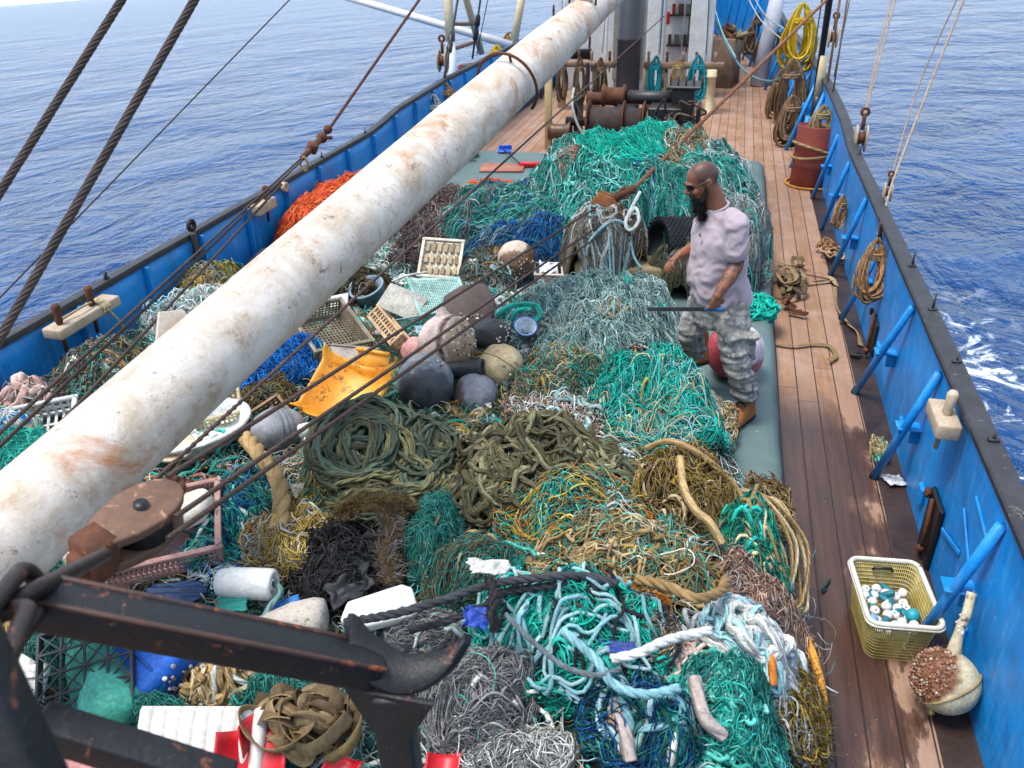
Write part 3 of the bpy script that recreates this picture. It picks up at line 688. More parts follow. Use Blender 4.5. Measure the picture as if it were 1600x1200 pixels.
def b_(m, f):
    tangle(m, f, 220, 50, .02, (.004, .008), np.concatenate([TAN, WHITE, PINKB]), 31, kap=.5, lift=(0, .1))
    loops(m, f, 16, (.07, .14), .012, np.concatenate([AQUA, WHITE]), 32, turns=2, lift=(.02, .12))
    m.rope([(-1.091,7.620,0.798), (-0.955,7.550,0.642), (-0.755,7.600,0.731), (-0.939,7.600,0.844), (-1.130,7.500,0.698), (-1.178,7.450,0.537)], .016, 8, AQUA[0], 60)
    m.rope([(-0.745,7.900,1.040), (-0.832,7.600,0.850), (-0.781,7.550,0.777), (-0.714,7.600,0.856), (-0.765,7.700,0.945), (-0.848,7.600,0.818)], .017, 8, WHITE[0], 60)
    m.rope([(-0.781,7.580,0.705), (-0.735,7.500,0.549), (-0.648,7.400,0.466)], .014, 8, AQUA[1], 30)
heap("rope", "tan and pale green rope tangle hanging below the rusty swivel block", "rope", (-1.05, 7.82, .42, .40), .60, b_, ropem, seed=31, base=flat, pw=3.2, bodycol=np.concatenate([TAN[3:], BROWN[:2]]))
def b_(m, f): tangle(m, f, 130, 30, .018, (.006, .01), PINKB, 33, kap=.5, lift=(0, .06))
heap("fishing_net", "small rusty pink net scrap caught on the left shoulder of the tall teal heap", NET, (-1.66, 8.95, .13, .22), .08, b_, seed=33, base=dome(-.80, 9.25, 1.30, 1.42, 0, .90, flat, .09, 3.2, 1, 3.6), bodycol=PINKB)
def b_(m, f): tangle(m, f, 120, 50, .02, (.006, .012), np.concatenate([WHITE, TAN, PINKB]), 34, kap=.4, lift=(0, .08))
heap("rope", "white and tan frayed rope strewn over the right crest of the tall heap", "rope", (-.42, 9.2, .22, .7), .06, b_, seed=34, base=bigf)
def b_(m, f): tangle(m, f, 200, 30, .03, (.006, .012), ORANGE, 35, kap=.3)
heap("fishing_net", "small orange net strip showing behind the tall heap near the hatch corner", NET, (-0.312,11.613,0.283,0.495), .12, b_, seed=35, base=flat, bodycol=ORANGE)
heap("fishing_net", "narrow orange net strip between the boom and the tall teal heap", NET, (-2.885,10.195,0.497,0.465), .14, b_, seed=36, base=flat, bodycol=ORANGE)
# rear left
def b_(m, f):
    netting(m, f, 34, 34, 4, .006, np.concatenate([BROWN[3:4], GREY[2:3], BLACK[2:], PINKB[3:]]), 41, fold=.06, fdir=.3, ff=7)
    tangle(m, f, 420, 50, .025, (.004, .008), np.concatenate([pal('#5c4a46', '#4a3c3b', '#6e5a52', '#57565a')]), 42, kap=.3)
heap("fishing_net", "dark brown net bundle just right of the white boom, below the orange strip", NET, (-2.961,8.792,0.674,1.465), .34, b_, seed=41, base=flat, bodycol=pal('#3b302f', '#4d403c', '#2b2626'))
def b_(m, f):
    netting(m, f, 30, 30, 4, .006, pal('#55565c', '#3c3d44', '#6a6a6e'), 43, fold=.05, fdir=.8)
    tangle(m, f, 320, 50, .022, (.004, .008), pal('#55565c', '#3c3d44', '#72706e'), 44, kap=.4)
heap("fishing_net", "charcoal grey net ball between the dark brown net and the teal fold", NET, (-2.491,8.980,0.392,1.200), .36, b_, seed=43, base=flat, bodycol=pal('#2f3036', '#45464b'))
def b_(m, f):
    netting(m, f, 40, 60, 4, .0065, ORANGE, 45, fold=.05, fdir=1.1, ff=8)
    tangle(m, f, 420, 50, .03, (.005, .009), ORANGE, 46, bias=.9, spread=.35, kap=.15)
heap("fishing_net", "bright orange net heap between the blue bulwark and the white boom", NET, (-4.02, 8.15, .44, 1.30), .68, b_, pw=3.0, rot=-.03, seed=45, base=lambda x, y: np.full(np.shape(x), .12), bodycol=pal('#d95a34', '#c24a28', '#e06a44'))
def b_(m, f):
    tangle(m, f, 520, 50, .025, (.004, .009), pal('#6b6462', '#55504f', '#807874', '#4a4648'), 47, kap=.35)
    netting(m, f, 30, 40, 4, .005, GREY, 48, fold=.04)
heap("fishing_net", "brown grey net heap below the orange net, left of the boom", NET, (-3.95, 6.72, .42, .62), .52, b_, seed=47, base=lambda x, y: np.full(np.shape(x), .10), bodycol=pal('#4a4443', '#3a3536', '#5c5552'))
def b_(m, f): tangle(m, f, 260, 40, .022, (.005, .011), np.concatenate([BLACK, TEAL_D, YEL, GREY]), 49, kap=.5, lift=(0, .08))
heap("fishing_net", "black and yellow net scrap below the grey net beside the bulwark", NET, (-4.106,5.852,0.227,0.374), .18, b_, seed=49, base=hp, bodycol=np.concatenate([BLACK, TEAL_D]))
def b_(m, f):
    tangle(m, f, 320, 40, .022, (.004, .009), np.concatenate([TEAL, AQUA, WHITE, TEAL_D]), 51, kap=.4, lift=(0, .08)); loops(m, f, 6, (.05, .1), .012, AQUA, 52)
heap("fishing_net", "pale teal frayed net heap left of the boom beside the bulwark", NET, (-3.782,5.063,0.289,0.365), .22, b_, seed=51, bodycol=np.concatenate([TEAL_D, GREYT]))
def b_(m, f):
    tangle(m, f, 360, 40, .025, (.005, .010), np.concatenate([WHITE, TAN, GREY, TEAL, YEL]), 53, kap=.45, lift=(0, .08)); loops(m, f, 12, (.05, .12), .014, np.concatenate([WHITE, TAN, AQUA]), 54)
heap("rope", "mixed white, tan and green rope tangle along the bulwark left of the boom", "rope", (-3.799,4.087,0.356,0.366), .18, b_, ropem, seed=53, bodycol=np.concatenate([OLIVE, BROWN, GREYT]))
def b_(m, f): loops(m, f, 10, (.06, .12), .022, pal('#b79a90', '#a8887e', '#c9b0a4'), 55, turns=1.5); tangle(m, f, 120, 40, .025, (.005, .01), np.concatenate([PINKB, WHITE]), 56)
heap("rope", "thick pinkish old rope loops at the far left edge of the pile", "rope", (-4.066,3.676,0.207,0.181), .16, b_, ropem, seed=55, bodycol=np.concatenate([PINKB, BROWN]))
def b_(m, f): netting(m, f, 26, 26, 4, .004, TEAL, 57, fold=.04); tangle(m, f, 300, 40, .02, (.003, .007), TEAL, 58, kap=.4)
heap("fishing_net", "bright teal net wad at the left edge below the grey slotted crate", NET, (-3.677,3.171,0.197,0.202), .16, b_, seed=57, bodycol=TEAL[2:])
def b_(m, f): tangle(m, f, 160, 40, .022, (.005, .011), np.concatenate([BLUE, TEAL, WHITE]), 59, kap=.4); loops(m, f, 6, (.05, .08), .013, BLUE, 60)
heap("rope", "blue and teal rope scraps at the left edge above the teal wad", "rope", (-3.924,3.401,0.144,0.112), .12, b_, seed=59, bodycol=np.concatenate([BLUE, TEAL_D]))
# middle, among the plastic
def b_(m, f): tangle(m, f, 260, 40, .02, (.004, .009), np.concatenate([OLIVE, GREYT, TAN, TEAL_D]), 61, kap=.45, lift=(0, .08)); loops(m, f, 10, (.04, .09), .012, np.concatenate([GREYT, TAN]), 62)
heap("rope", "grey green rope tangle between the white ribbed crate and the stained white buoy", "rope", (-2.132,7.560,0.324,0.746), .22, b_, ropem, seed=61, bodycol=OLIVE)
def b_(m, f): tangle(m, f, 200, 40, .02, (.004, .008), np.concatenate([TEAL, WHITE, TEAL_D, AQUA]), 63, kap=.45, lift=(0, .08))
heap("fishing_net", "teal and white net scraps under the boom left of the white ribbed crate", NET, (-3.191,7.682,0.314,0.783), .16, b_, seed=63, bodycol=TEAL_D)
def b_(m, f): tangle(m, f, 220, 40, .02, (.004, .008), np.concatenate([BROWN, BLACK, OLIVE, TAN[3:]]), 64, kap=.4, lift=(0, .06)); netting(m, f, 18, 18, 4, .004, BROWN, 65)
heap("fishing_net", "brown olive net bundle beside the boom above the dark crate", NET, (-2.787,5.947,0.250,0.340), .2, b_, seed=64, bodycol=np.concatenate([BROWN[3:4], OLIVE[2:3]]) * .9)
def b_(m, f):
    netting(m, f, 46, 46, 4, .0045, GREYT, 71, fold=.07, fdir=.9, ff=6, warp=.14)
    tangle(m, f, 620, 60, .022, (.0035, .007), np.concatenate([GREYT, GREYT, pal('#5f8f8c', '#3f7472')]), 72, kap=.3, lift=(0, .06)); tangle(m, f, 26, 50, .02, .009, GREYT[:3], 73, kap=.3, k=6)
heap("fishing_net", "large grey teal net bundle left of the knees of the man", NET, (-0.817,5.850,0.591,0.990), .32, b_, seed=71, lump=.09, bodycol=np.concatenate([GREYT[1:2], GREYT[3:], pal('#3f6664')]), rot=-.15)
def b_(m, f):
    for i in range(9): 
        a = np.array((-0.907,5.521,0.659)) + RNG.normal(0, .04, 3) * (1, 1, .5); d = np.array((-.45, -.42, 0)) * RNG.uniform(.5, 1.); d[:2] += RNG.normal(0, .06, 2)
        m.rope([a, a + d * .4 + (0, 0, .04), a + d * .75 + (.03, 0, .02), a + d], RNG.uniform(.012, .017), 8, WHITE[i % 4], 24)
    loops(m, f, 12, (.05, .09), .014, np.concatenate([WHITE, AQUA]), 74, turns=1.2); tangle(m, f, 160, 40, .02, (.004, .009), np.concatenate([WHITE, TEAL, TAN]), 75, kap=.45)
heap("rope", "bunch of short off white ropes beside the small beige ball float", "rope", (-1.012,5.449,0.318,0.403), .12, b_, ropem, seed=74, bodycol=np.concatenate([OLIVE, GREYT]))
def b_(m, f): m.rope([(-1.458,5.250,0.873), (-1.358,5.317,0.921), (-1.221,5.433,0.888), (-1.174,5.385,0.838), (-1.216,5.303,0.806)], .02, 8, TEAL[1], 40); m.rope([(-1.356,5.302,0.819), (-1.316,5.299,0.898), (-1.219,5.318,0.908)], .018, 8, TEAL[1], 30); tangle(m, f, 60, 30, .02, (.004, .008), TEAL, 76)
heap("rope", "thick bright teal rope end right of the brown board", "rope", (-1.395,5.692,0.162,0.208), .1, b_, ropem, seed=76)
def b_(m, f): loops(m, f, 9, (.035, .06), .009, WHITE, 77, turns=1.6, tilt=.9); tangle(m, f, 90, 30, .02, (.004, .008), np.concatenate([WHITE, BROWN, BLACK]), 78)
heap("rope", "small white rope loops below the grey teal net bundle", "rope", (-0.421,5.255,0.147,0.176), .1, b_, ropem, seed=77, bodycol=BLACK)
def b_(m, f):
    tangle(m, f, 420, 40, .02, (.004, .009), np.concatenate([YEL, OLIVE, TEAL_D, TAN, TEAL]), 81, kap=.45, lift=(0, .07)); tangle(m, f, 60, 40, .02, (.004, .006), PINKB, 82)
heap("fishing_net", "yellow green and tan net tangle right of the beige ball float", NET, (-0.901,4.865,0.324,0.444), .2, b_, seed=81, bodycol=np.concatenate([OLIVE, BROWN, TEAL_D]))
def b_(m, f):
    tangle(m, f, 520, 50, .022, (.004, .009), np.concatenate([pal('#0fa892', '#0a8f80', '#12b8a2', '#0c7c72', '#16b5a0', k=.9), AQUA[:1], TAN[2:3], TEAL[3:]]), 83, kap=.3, lift=(0, .09)); loops(m, f, 12, (.06, .12), .011, TEAL, 84)
    fuzz(m, [(x, y, f(np.array([x]), np.array([y]))[0]) for x, y in RNG.normal((f.e[0], f.e[1]), (f.e[2] * .35, f.e[3] * .35), (200, 2))], 2600, .07, .002, TEAL)
    tangle(m, f, 60, 40, .02, (.006, .01), np.concatenate([WHITE, YEL, TAN]), 85, kap=.45)
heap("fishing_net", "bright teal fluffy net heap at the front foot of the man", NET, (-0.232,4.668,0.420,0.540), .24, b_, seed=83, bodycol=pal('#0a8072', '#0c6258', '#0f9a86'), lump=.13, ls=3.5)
def b_(m, f): tangle(m, f, 160, 40, .02, (.005, .010), np.concatenate([YEL, TAN, WHITE, TEAL]), 86, kap=.5, lift=(0, .08))
heap("rope", "yellow and tan rope scraps along the right edge of the teal heap by the boot", "rope", (.10,5.02,.14,.30), .12, b_, seed=86, bodycol=np.concatenate([YEL, OLIVE]))
def b_(m, f): tangle(m, f, 360, 40, .022, (.004, .009), np.concatenate([TEAL, TEAL_D, WHITE, PINKB, BLACK]), 87, kap=.4, lift=(0, .06)); loops(m, f, 8, (.05, .1), .012, np.concatenate([AQUA, GREYT]), 88)
heap("fishing_net", "thin teal and grey twine spread above the olive rope coils", NET, (-0.814,4.409,0.347,0.258), .1, b_, seed=87, bodycol=np.concatenate([TEAL_D, BLACK]))
# olive ropes
def b_(m, f):
    loops(m, f, 20, (.17, .27), .0125, OLIVE, 91, turns=4.2, jit=.16, lift=(.0, .13), edge=.30, N=130, tilt=.35)
    loops(m, f, 10, (.06, .14), .0125, OLIVE, 92, turns=2.5, jit=.3, lift=(.02, .12), edge=.75, N=70)
heap("rope_coil", "large loose coil of mossy green rope right of the grey float", "rope", (-1.731,3.439,0.318,0.467), .16, b_, ropem, seed=91, bodycol=np.concatenate([OLIVE[1:2], OLIVE[4:], BLACK]) * .9)
def b_(m, f):
    loops(m, f, 16, (.10, .18), .0125, OLIVE, 93, turns=3.2, jit=.25, lift=(.0, .10), edge=.5, N=100, tilt=.35); loops(m, f, 12, (.05, .09), .0125, OLIVE, 94, turns=1.8, edge=.8)
heap("rope_coil", "second coil of green rope between the large coil and the brown rope heap", "rope", (-1.430,3.521,0.195,0.447), .14, b_, ropem, seed=93, bodycol=np.concatenate([OLIVE, BLACK]) * .9)
def b_(m, f):
    loops(m, f, 60, (.04, .10), .0125, OLIVE_B, 95, turns=2.2, jit=.35, lift=(.0, .12), edge=.85, N=60, tilt=.5); tangle(m, f, 40, 70, .025, .0125, OLIVE_B, 96, kap=.35, k=7, lift=(.03, .12))
heap("rope", "brown olive rope heaped in tight loops right of the green coils", "rope", (-0.795,3.659,0.414,0.373), .18, b_, ropem, seed=95, bodycol=np.concatenate([OLIVE_B, BLACK]) * .9)
def b_(m, f):
    loops(m, f, 26, (.04, .10), .0125, OLIVE_B, 97, turns=2.2, jit=.35, lift=(.0, .10), edge=.8, N=60); 
heap("rope", "brown rope loops spilling down below the green coils", "rope", (-1.069,3.367,0.193,0.170), .12, b_, ropem, seed=97, bodycol=np.concatenate([OLIVE_B, BLACK]) * .9)
def b_(m, f): tangle(m, f, 26, 70, .03, .0125, OLIVE[:3], 98, bias=.0, spread=.2, kap=.12, k=7, lift=(.0, .08))
heap("rope", "grey green ropes running right from the brown rope heap", "rope", (-0.430,3.622,0.371,0.150), .1, b_, ropem, seed=98)
# yellow ropes and the brown net
def b_(m, f):
    tangle(m, f, 110, 60, .022, (.006, .011), np.concatenate([YEL, TAN, OLIVE[:1]]), 101, kap=.3, lift=(0, .1), bias=-.9, spread=.5, k=6); loops(m, f, 14, (.05, .12), .011, YEL, 102, jit=.3)
    m.rope([(-0.070,3.500,1.003), (-0.037,3.330,0.956), (0.022,3.203,0.929), (0.098,3.143,0.904), (0.157,3.096,0.834)], .020, 8, TAN[0], 50); m.rope([(-0.245,3.680,0.920), (-0.134,3.662,0.985), (-0.004,3.596,0.988), (0.162,3.577,0.872), (0.246,3.487,0.813)], .017, 8, TAN[1], 50)
heap("rope", "yellow and tan rope tangle below the orange boot", "rope", (-0.020,3.601,0.267,0.349), .18, b_, ropem, seed=101, bodycol=np.concatenate([YEL * .7, OLIVE, BROWN]))
def b_(m, f): tangle(m, f, 150, 40, .025, (.005, .009), np.concatenate([TEAL, TEAL_D, GREYT]), 103, kap=.35, lift=(0, .07)); tangle(m, f, 14, 60, .03, (.004, .006), pal('#d0762c', '#c9a63a', '#b8a050', '#c9632a'), 104, bias=.1, spread=.12, kap=.06, lift=(.03, .1)); tangle(m, f, 60, 50, .025, (.004, .008), np.concatenate([YEL, OLIVE, TEAL]), 107, kap=.35, lift=(.0, .09))
heap("fishing_net", "teal net with orange and yellow strings above the brown diamond net", NET, (-0.577,3.325,0.371,0.235), .14, b_, seed=103, bodycol=np.concatenate([TEAL, TEAL_D, OLIVE]))
def b_(m, f):
    netting(m, f, 17, 30, 8, .0062, np.concatenate([BROWN, TAN[3:], OLIVE]), 105, fold=.02, fdir=1.2, ff=5, warp=.06, lift=.025, k=5)
    netting(m, f, 22, 34, 6, .005, np.concatenate([BROWN, OLIVE]), 106, fold=.03, fdir=.6, ff=6, warp=.08, lift=.0, k=4); tangle(m, f, 60, 40, .02, (.004, .006), np.concatenate([YEL, TEAL, OLIVE]), 206)
heap("fishing_net", "brown knotted diamond net spread below the yellow ropes", NET, (-0.251,3.110,0.548,0.286), .16, b_, seed=105, bodycol=np.concatenate([BROWN[3:4], OLIVE[4:], BROWN[1:2]]) * .9, lump=.06)
def b_(m, f):
    netting(m, f, 30, 30, 5, .004, TEAL_D, 107, fold=.05); tangle(m, f, 360, 40, .02, (.0035, .007), pal('#0f7468', '#0a8f6a', '#1c9a78', '#123f3c'), 108, kap=.35); tangle(m, f, 26, 50, .025, .009, np.concatenate([TAN, TEAL]), 109, k=6)
heap("fishing_net", "dark green net bunch at the right edge of the pile beside the wet planks", NET, (0.331,3.365,0.174,0.380), .22, b_, seed=107, bodycol=TEAL_D)
def b_(m, f):
    for i in range(7):
        a = np.array((0.285,3.869,0.585)) + RNG.normal(0, .03, 3); m.rope([a, a + (.12, -.05, .0), a + (.22 + .03 * i % .08, -.25, -.1), a + (.26, -.42 - .03 * i, -.2), a + (.2, -.55, -.22)], .010, 7, TAN[i % 4], 40)
    tangle(m, f, 40, 40, .02, (.005, .01), TAN, 110)
heap("rope", "tan cords trailing over the edge of the pile onto the planks", "rope", (0.451,4.213,0.131,0.291), .08, b_, ropem, seed=110)
# left foreground
def b_(m, f): tangle(m, f, 420, 40, .02, (.004, .008), pal('#1366b5', '#0f56a0', '#1f78c4'), 121, kap=.4, lift=(0, .07))
heap("fishing_net", "bright blue net wad below the boom, left of the yellow broken tub", NET, (-2.759,4.494,0.248,0.342), .16, b_, seed=121, bodycol=pal('#0d4d90', '#0a3d78'))
def b_(m, f): tangle(m, f, 220, 40, .02, (.004, .008), np.concatenate([YEL, BROWN, OLIVE]), 122, kap=.5, lift=(0, .05))
heap("fishing_net", "mustard brown net scrap below the blue net wad", NET, (-2.648,4.075,0.167,0.179), .1, b_, seed=122, bodycol=BROWN)
def b_(m, f):
    netting(m, f, 13, 15, 8, .0045, np.concatenate([GREYT, BLUE, GREYT]), 123, fold=.02, warp=.05, lift=.03); tangle(m, f, 200, 40, .022, (.004, .008), np.concatenate([BLUE, TEAL_D, TEAL]), 124, kap=.35)
heap("fishing_net", "dark blue green diamond net right of the pink crate", NET, (-2.258,2.972,0.199,0.344), .12, b_, seed=123, bodycol=pal('#173c4a', '#1c4a52', '#122a33'))
def b_(m, f): loops(m, f, 8, (.04, .1), .009, pal('#a57a6c', '#b88c7c'), 125, turns=1.5); tangle(m, f, 30, 50, .03, .007, pal('#a57a6c', '#b88c7c', '#94695c'), 126, bias=-.4, spread=.3)
heap("rope", "thin dusty pink cords beside the pink crate", "rope", (-2.502,3.028,0.245,0.150), .08, b_, ropem, seed=125)
def b_(m, f):
    tangle(m, f, 300, 40, .02, (.005, .011), np.concatenate([WHITE, TAN, YEL]), 127, kap=.45, lift=(0, .08)); fuzz(m, [(x, y, f(np.array([x]), np.array([y]))[0] + .04) for x, y in RNG.normal((f.e[0], f.e[1]), (f.e[2] * .4, f.e[3] * .4), (200, 2))], 1600, .05, .002, np.concatenate([WHITE, TAN]))
heap("fishing_net", "frayed off white and tan rope mat left of the black sheeting", NET, (-1.876,2.864,0.230,0.170), .14, b_, seed=127, bodycol=np.concatenate([TAN, OLIVE]))
def b_(m, f): tangle(m, f, 300, 40, .02, (.004, .009), np.concatenate([BROWN, TEAL_D, YEL, WHITE]), 128, kap=.45, lift=(0, .07))
heap("fishing_net", "brown and teal net litter between the thick tan hawser and the frayed mat", NET, (-1.806,3.132,0.200,0.179), .1, b_, seed=128, bodycol=np.concatenate([BROWN, TEAL_D]))
def b_(m, f):
    tangle(m, f, 260, 40, .02, (.005, .010), np.concatenate([BLACK, BLACK, BROWN[3:4]]), 129, kap=.4, lift=(0, .07)); loops(m, f, 8, (.05, .1), .016, BLACK, 130)
heap("fishing_net", "black sheeting and net wad in the lower middle of the pile", NET, (-1.531,2.781,0.251,0.244), .17, b_, seed=129, bodycol=BLACK * .8, amp=.03)
def b_(m, f):
    for i in range(5):
        o = RNG.normal(0, .02, 3); m.rope([np.array((-1.622,2.922,0.823)) + o, np.array((-1.544,2.983,0.867)) + o, np.array((-1.394,3.017,0.858)) + o, np.array((-1.318,3.063,0.806)) + o], .022, 8, BROWN[i % 5], 30)
    m.rope([(-1.426,3.009,0.840), (-1.369,2.944,0.764), (-1.366,2.823,0.708), (-1.288,2.706,0.650)], .04, 9, BROWN[1], 30); fuzz(m, spline([(-1.622,2.922,0.823), (-1.544,2.983,0.867), (-1.394,3.017,0.858), (-1.318,3.063,0.806)], 60), 2600, .05, .002, BROWN); fuzz(m, spline([(-1.426,3.009,0.840), (-1.369,2.944,0.764), (-1.366,2.823,0.708), (-1.288,2.706,0.650)], 60), 2600, .06, .002, np.concatenate([BROWN, GREY]))
heap("frayed_hawser", "thick frayed brown rope bent beside the dark green net ball", "rope", (-1.506,3.006,0.170,0.233), .1, b_, netm, seed=131)
def b_(m, f): netting(m, f, 30, 30, 4, .003, TEAL_D, 133, fold=.04, fdir=.2); tangle(m, f, 300, 40, .02, (.003, .005), TEAL_D, 134, kap=.3)
heap("fishing_net", "dark green fine net ball right of the frayed brown rope", NET, (-1.217,3.050,0.135,0.244), .24, b_, seed=133, bodycol=TEAL_D * .85, lump=.03)
def b_(m, f): netting(m, f, 40, 40, 4, .003, np.concatenate([OLIVE, TEAL_D, TAN[3:]]), 135, fold=.04, fdir=.2); tangle(m, f, 260, 50, .02, (.003, .005), np.concatenate([OLIVE, TEAL_D, BROWN]), 136, bias=.8, spread=.3)
heap("fishing_net", "olive green fine net sheet right of the dark green net ball", NET, (-0.953,2.849,0.207,0.220), .18, b_, seed=135, bodycol=np.concatenate([OLIVE[3:4], TEAL_D, BROWN[2:3]]) * .9, lump=.03)
# front heap
FR = np.concatenate([TEAL, TEAL, AQUA, WHITE[:2]])
def b_(m, f):
    tangle(m, f, 420, 50, .02, (.005, .011), pal('#12b39e', '#0f9a86', '#27b8a4', '#0c7c72', k=.85), 141, kap=.35, lift=(0, .1)); loops(m, f, 18, (.04, .10), .013, np.concatenate([TEAL, AQUA]), 142, turns=1.8)
    fuzz(m, [(x, y, f(np.array([x]), np.array([y]))[0] + .03) for x, y in RNG.normal((f.e[0], f.e[1]), (f.e[2] * .4, f.e[3] * .4), (260, 2))], 3600, .05, .0018, pal('#12b39e', '#27c8b4', k=.9))
    tangle(m, f, 30, 60, .025, (.008, .012), np.concatenate([WHITE, AQUA, BLACK]), 143, k=6, lift=(.05, .13))
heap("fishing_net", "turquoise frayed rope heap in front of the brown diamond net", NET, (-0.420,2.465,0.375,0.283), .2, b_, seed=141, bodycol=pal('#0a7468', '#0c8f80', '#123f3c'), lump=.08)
def b_(m, f):
    tangle(m, f, 220, 40, .02, (.005, .010), np.concatenate([WHITE, GREY, TAN]), 145, kap=.4, lift=(0, .1)); loops(m, f, 16, (.06, .12), .014, np.concatenate([WHITE, GREY[1:2]]), 146, turns=1.6)
    fuzz(m, [(x, y, f(np.array([x]), np.array([y]))[0] + .03) for x, y in RNG.normal((f.e[0], f.e[1]), (f.e[2] * .4, f.e[3] * .4), (200, 2))], 2200, .05, .0018, WHITE)
heap("rope", "frayed white and grey rope bunch in the middle of the front heap", "rope", (-0.187,2.514,0.184,0.169), .1, b_, ropem, seed=145, bodycol=np.concatenate([WHITE * .8, GREY]))
def b_(m, f): netting(m, f, 26, 40, 5, .0045, PINKB, 147, fold=.04, fdir=.2, warp=.1); tangle(m, f, 260, 40, .02, (.004, .007), np.concatenate([PINKB, GREY[3:]]), 148, kap=.4)
heap("fishing_net", "pinkish brown thin net at the right edge left of the basket", NET, (0.379,3.068,0.255,0.144), .16, b_, seed=147, bodycol=PINKB * .85)
def b_(m, f):
    loops(m, f, 14, (.07, .14), .017, np.concatenate([WHITE, pal('#b9bcc2', '#a4a8ae')]), 149, turns=1.6, jit=.25, lift=(.02, .14)); tangle(m, f, 60, 60, .025, (.010, .017), np.concatenate([WHITE, AQUA, GREY]), 150, k=7, kap=.25, lift=(.02, .1)); tangle(m, f, 200, 40, .02, (.004, .007), np.concatenate([WHITE, TEAL, PINKB]), 151, kap=.4)
heap("rope", "thick pale grey rope loops on the right of the front heap", "rope", (0.332,2.686,0.225,0.180), .16, b_, ropem, seed=149, bodycol=np.concatenate([GREY, TEAL_D]))
def b_(m, f):
    netting(m, f, 15, 18, 8, .005, TEAL, 153, fold=.02, fdir=.9, warp=.05, lift=.03, k=4); tangle(m, f, 260, 40, .02, (.004, .008), np.concatenate([TEAL, TEAL_D]), 154, kap=.4)
heap("fishing_net", "teal diamond net hanging at the lower right front of the pile", NET, (0.231,2.310,0.204,0.199), .18, b_, seed=153, bodycol=np.concatenate([TEAL_D, BLACK]))
def b_(m, f):
    tangle(m, f, 120, 40, .02, (.006, .012), np.concatenate([TAN, YEL, WHITE]), 155, kap=.4, lift=(0, .08)); m.rope([(0.592,3.087,0.351), (0.631,2.928,0.323), (0.647,2.776,0.293), (0.609,2.624,0.283)], .02, 8, pal('#d9963a')[0], 40)
    m.rope([(0.353,2.648,0.735), (0.371,2.552,0.732), (0.386,2.492,0.659)], .018, 8, pal('#d07a2e')[0], 30); fuzz(m, [(x, y, f(np.array([x]), np.array([y]))[0] + .02) for x, y in RNG.normal((f.e[0], f.e[1]), (f.e[2] * .4, f.e[3] * .4), (200, 2))], 1800, .06, .002, np.concatenate([TAN, YEL]))
heap("rope", "tan and orange frayed rope ends at the right front corner of the pile", "rope", (0.525,2.642,0.120,0.238), .14, b_, ropem, seed=155, bodycol=np.concatenate([TAN, BROWN]))
def b_(m, f):
    tangle(m, f, 200, 40, .02, (.004, .009), np.concatenate([TEAL, BLUE, TEAL_D, WHITE]), 157, kap=.4, lift=(0, .08)); loops(m, f, 12, (.05, .12), .015, np.concatenate([WHITE, TAN, AQUA]), 158, turns=1.4)
    for a, b, c in (((-0.083,2.140,0.864), (-0.030,2.087,0.807), (0.026,2.003,0.744)), ((0.078,2.273,0.856), (0.122,2.135,0.825), (0.195,2.124,0.758)), ((-0.194,2.109,0.870), (-0.147,2.025,0.817), (-0.112,1.947,0.758))): m.rope([a, b, c], .026, 9, pal('#b3a39c')[0], 40)
heap("rope", "mixed blue, white and tan ropes hanging down the bottom middle of the pile", "rope", (-0.098,2.132,0.215,0.185), .18, b_, ropem, seed=157, bodycol=np.concatenate([TEAL_D, BLACK, BROWN]))
def b_(m, f):
    c = np.array((f.e[0] + .05, f.e[1] + .02)); n = 360
    a = RNG.uniform(0, 2 * PI, n); L = RNG.uniform(.4, 1.0, n); t = np.linspace(.05, 1, 26)[None]
    A = a[:, None] + .8 * np.sin(t * 2 + a[:, None]) * .3 + np.cumsum(RNG.normal(0, .015, (n, 26)), 1)
    X = c[0] + np.cos(A) * t * L[:, None] * f.e[2]; Y = c[1] + np.sin(A) * t * L[:, None] * f.e[3]
    m.tubes(np.stack([X, Y, f(X, Y) + .012 + RNG.uniform(0, .03, n)[:, None]], -1), .0038, 4, GREY[RNG.integers(0, 4, n)] * 1.0)
    tangle(m, f, 160, 50, .02, (.003, .005), GREY, 159, kap=.2)
heap("fishing_net", "grey monofilament net gathered in a radiating bun, bottom of the pile", NET, (-0.703,2.126,0.209,0.209), .26, b_, seed=159, bodycol=GREY * .8, lump=.03)
def b_(m, f): netting(m, f, 22, 22, 6, .004, GREY, 160, fold=.04); tangle(m, f, 160, 50, .022, (.003, .006), np.concatenate([GREY, WHITE]), 161, kap=.3)
heap("fishing_net", "loose grey net below the grey bun at the bottom edge", NET, (-0.564,1.968,0.228,0.089), .1, b_, seed=160, bodycol=GREY * .75)
def b_(m, f): tangle(m, f, 300, 50, .022, (.003, .005), GREY, 162, bias=.5, spread=.35, kap=.12)
heap("fishing_net", "grey thread bunch between the crutch horn and the turquoise heap", NET, (-1.063,2.447,0.165,0.126), .12, b_, seed=162, bodycol=GREY * .8)
def b_(m, f): netting(m, f, 26, 26, 5, .004, TEAL_D, 163, fold=.04); tangle(m, f, 160, 40, .02, (.003, .006), TEAL_D, 164)
heap("fishing_net", "dark teal net under the black crossbar beside the white rope knot", NET, (-1.477,2.000,0.201,0.096), .14, b_, seed=163, bodycol=TEAL_D * .9)
heap("fishing_net", "green mesh net in front of the blue jerrycan", NET, (-1.929,1.848,0.128,0.064), .1, b_, seed=165, bodycol=TEAL_D * .9)
heap("fishing_net", "dark green net at the left behind the black lattice tray", NET, (-2.561,2.061,0.194,0.126), .14, b_, seed=166, bodycol=TEAL_D * .9)
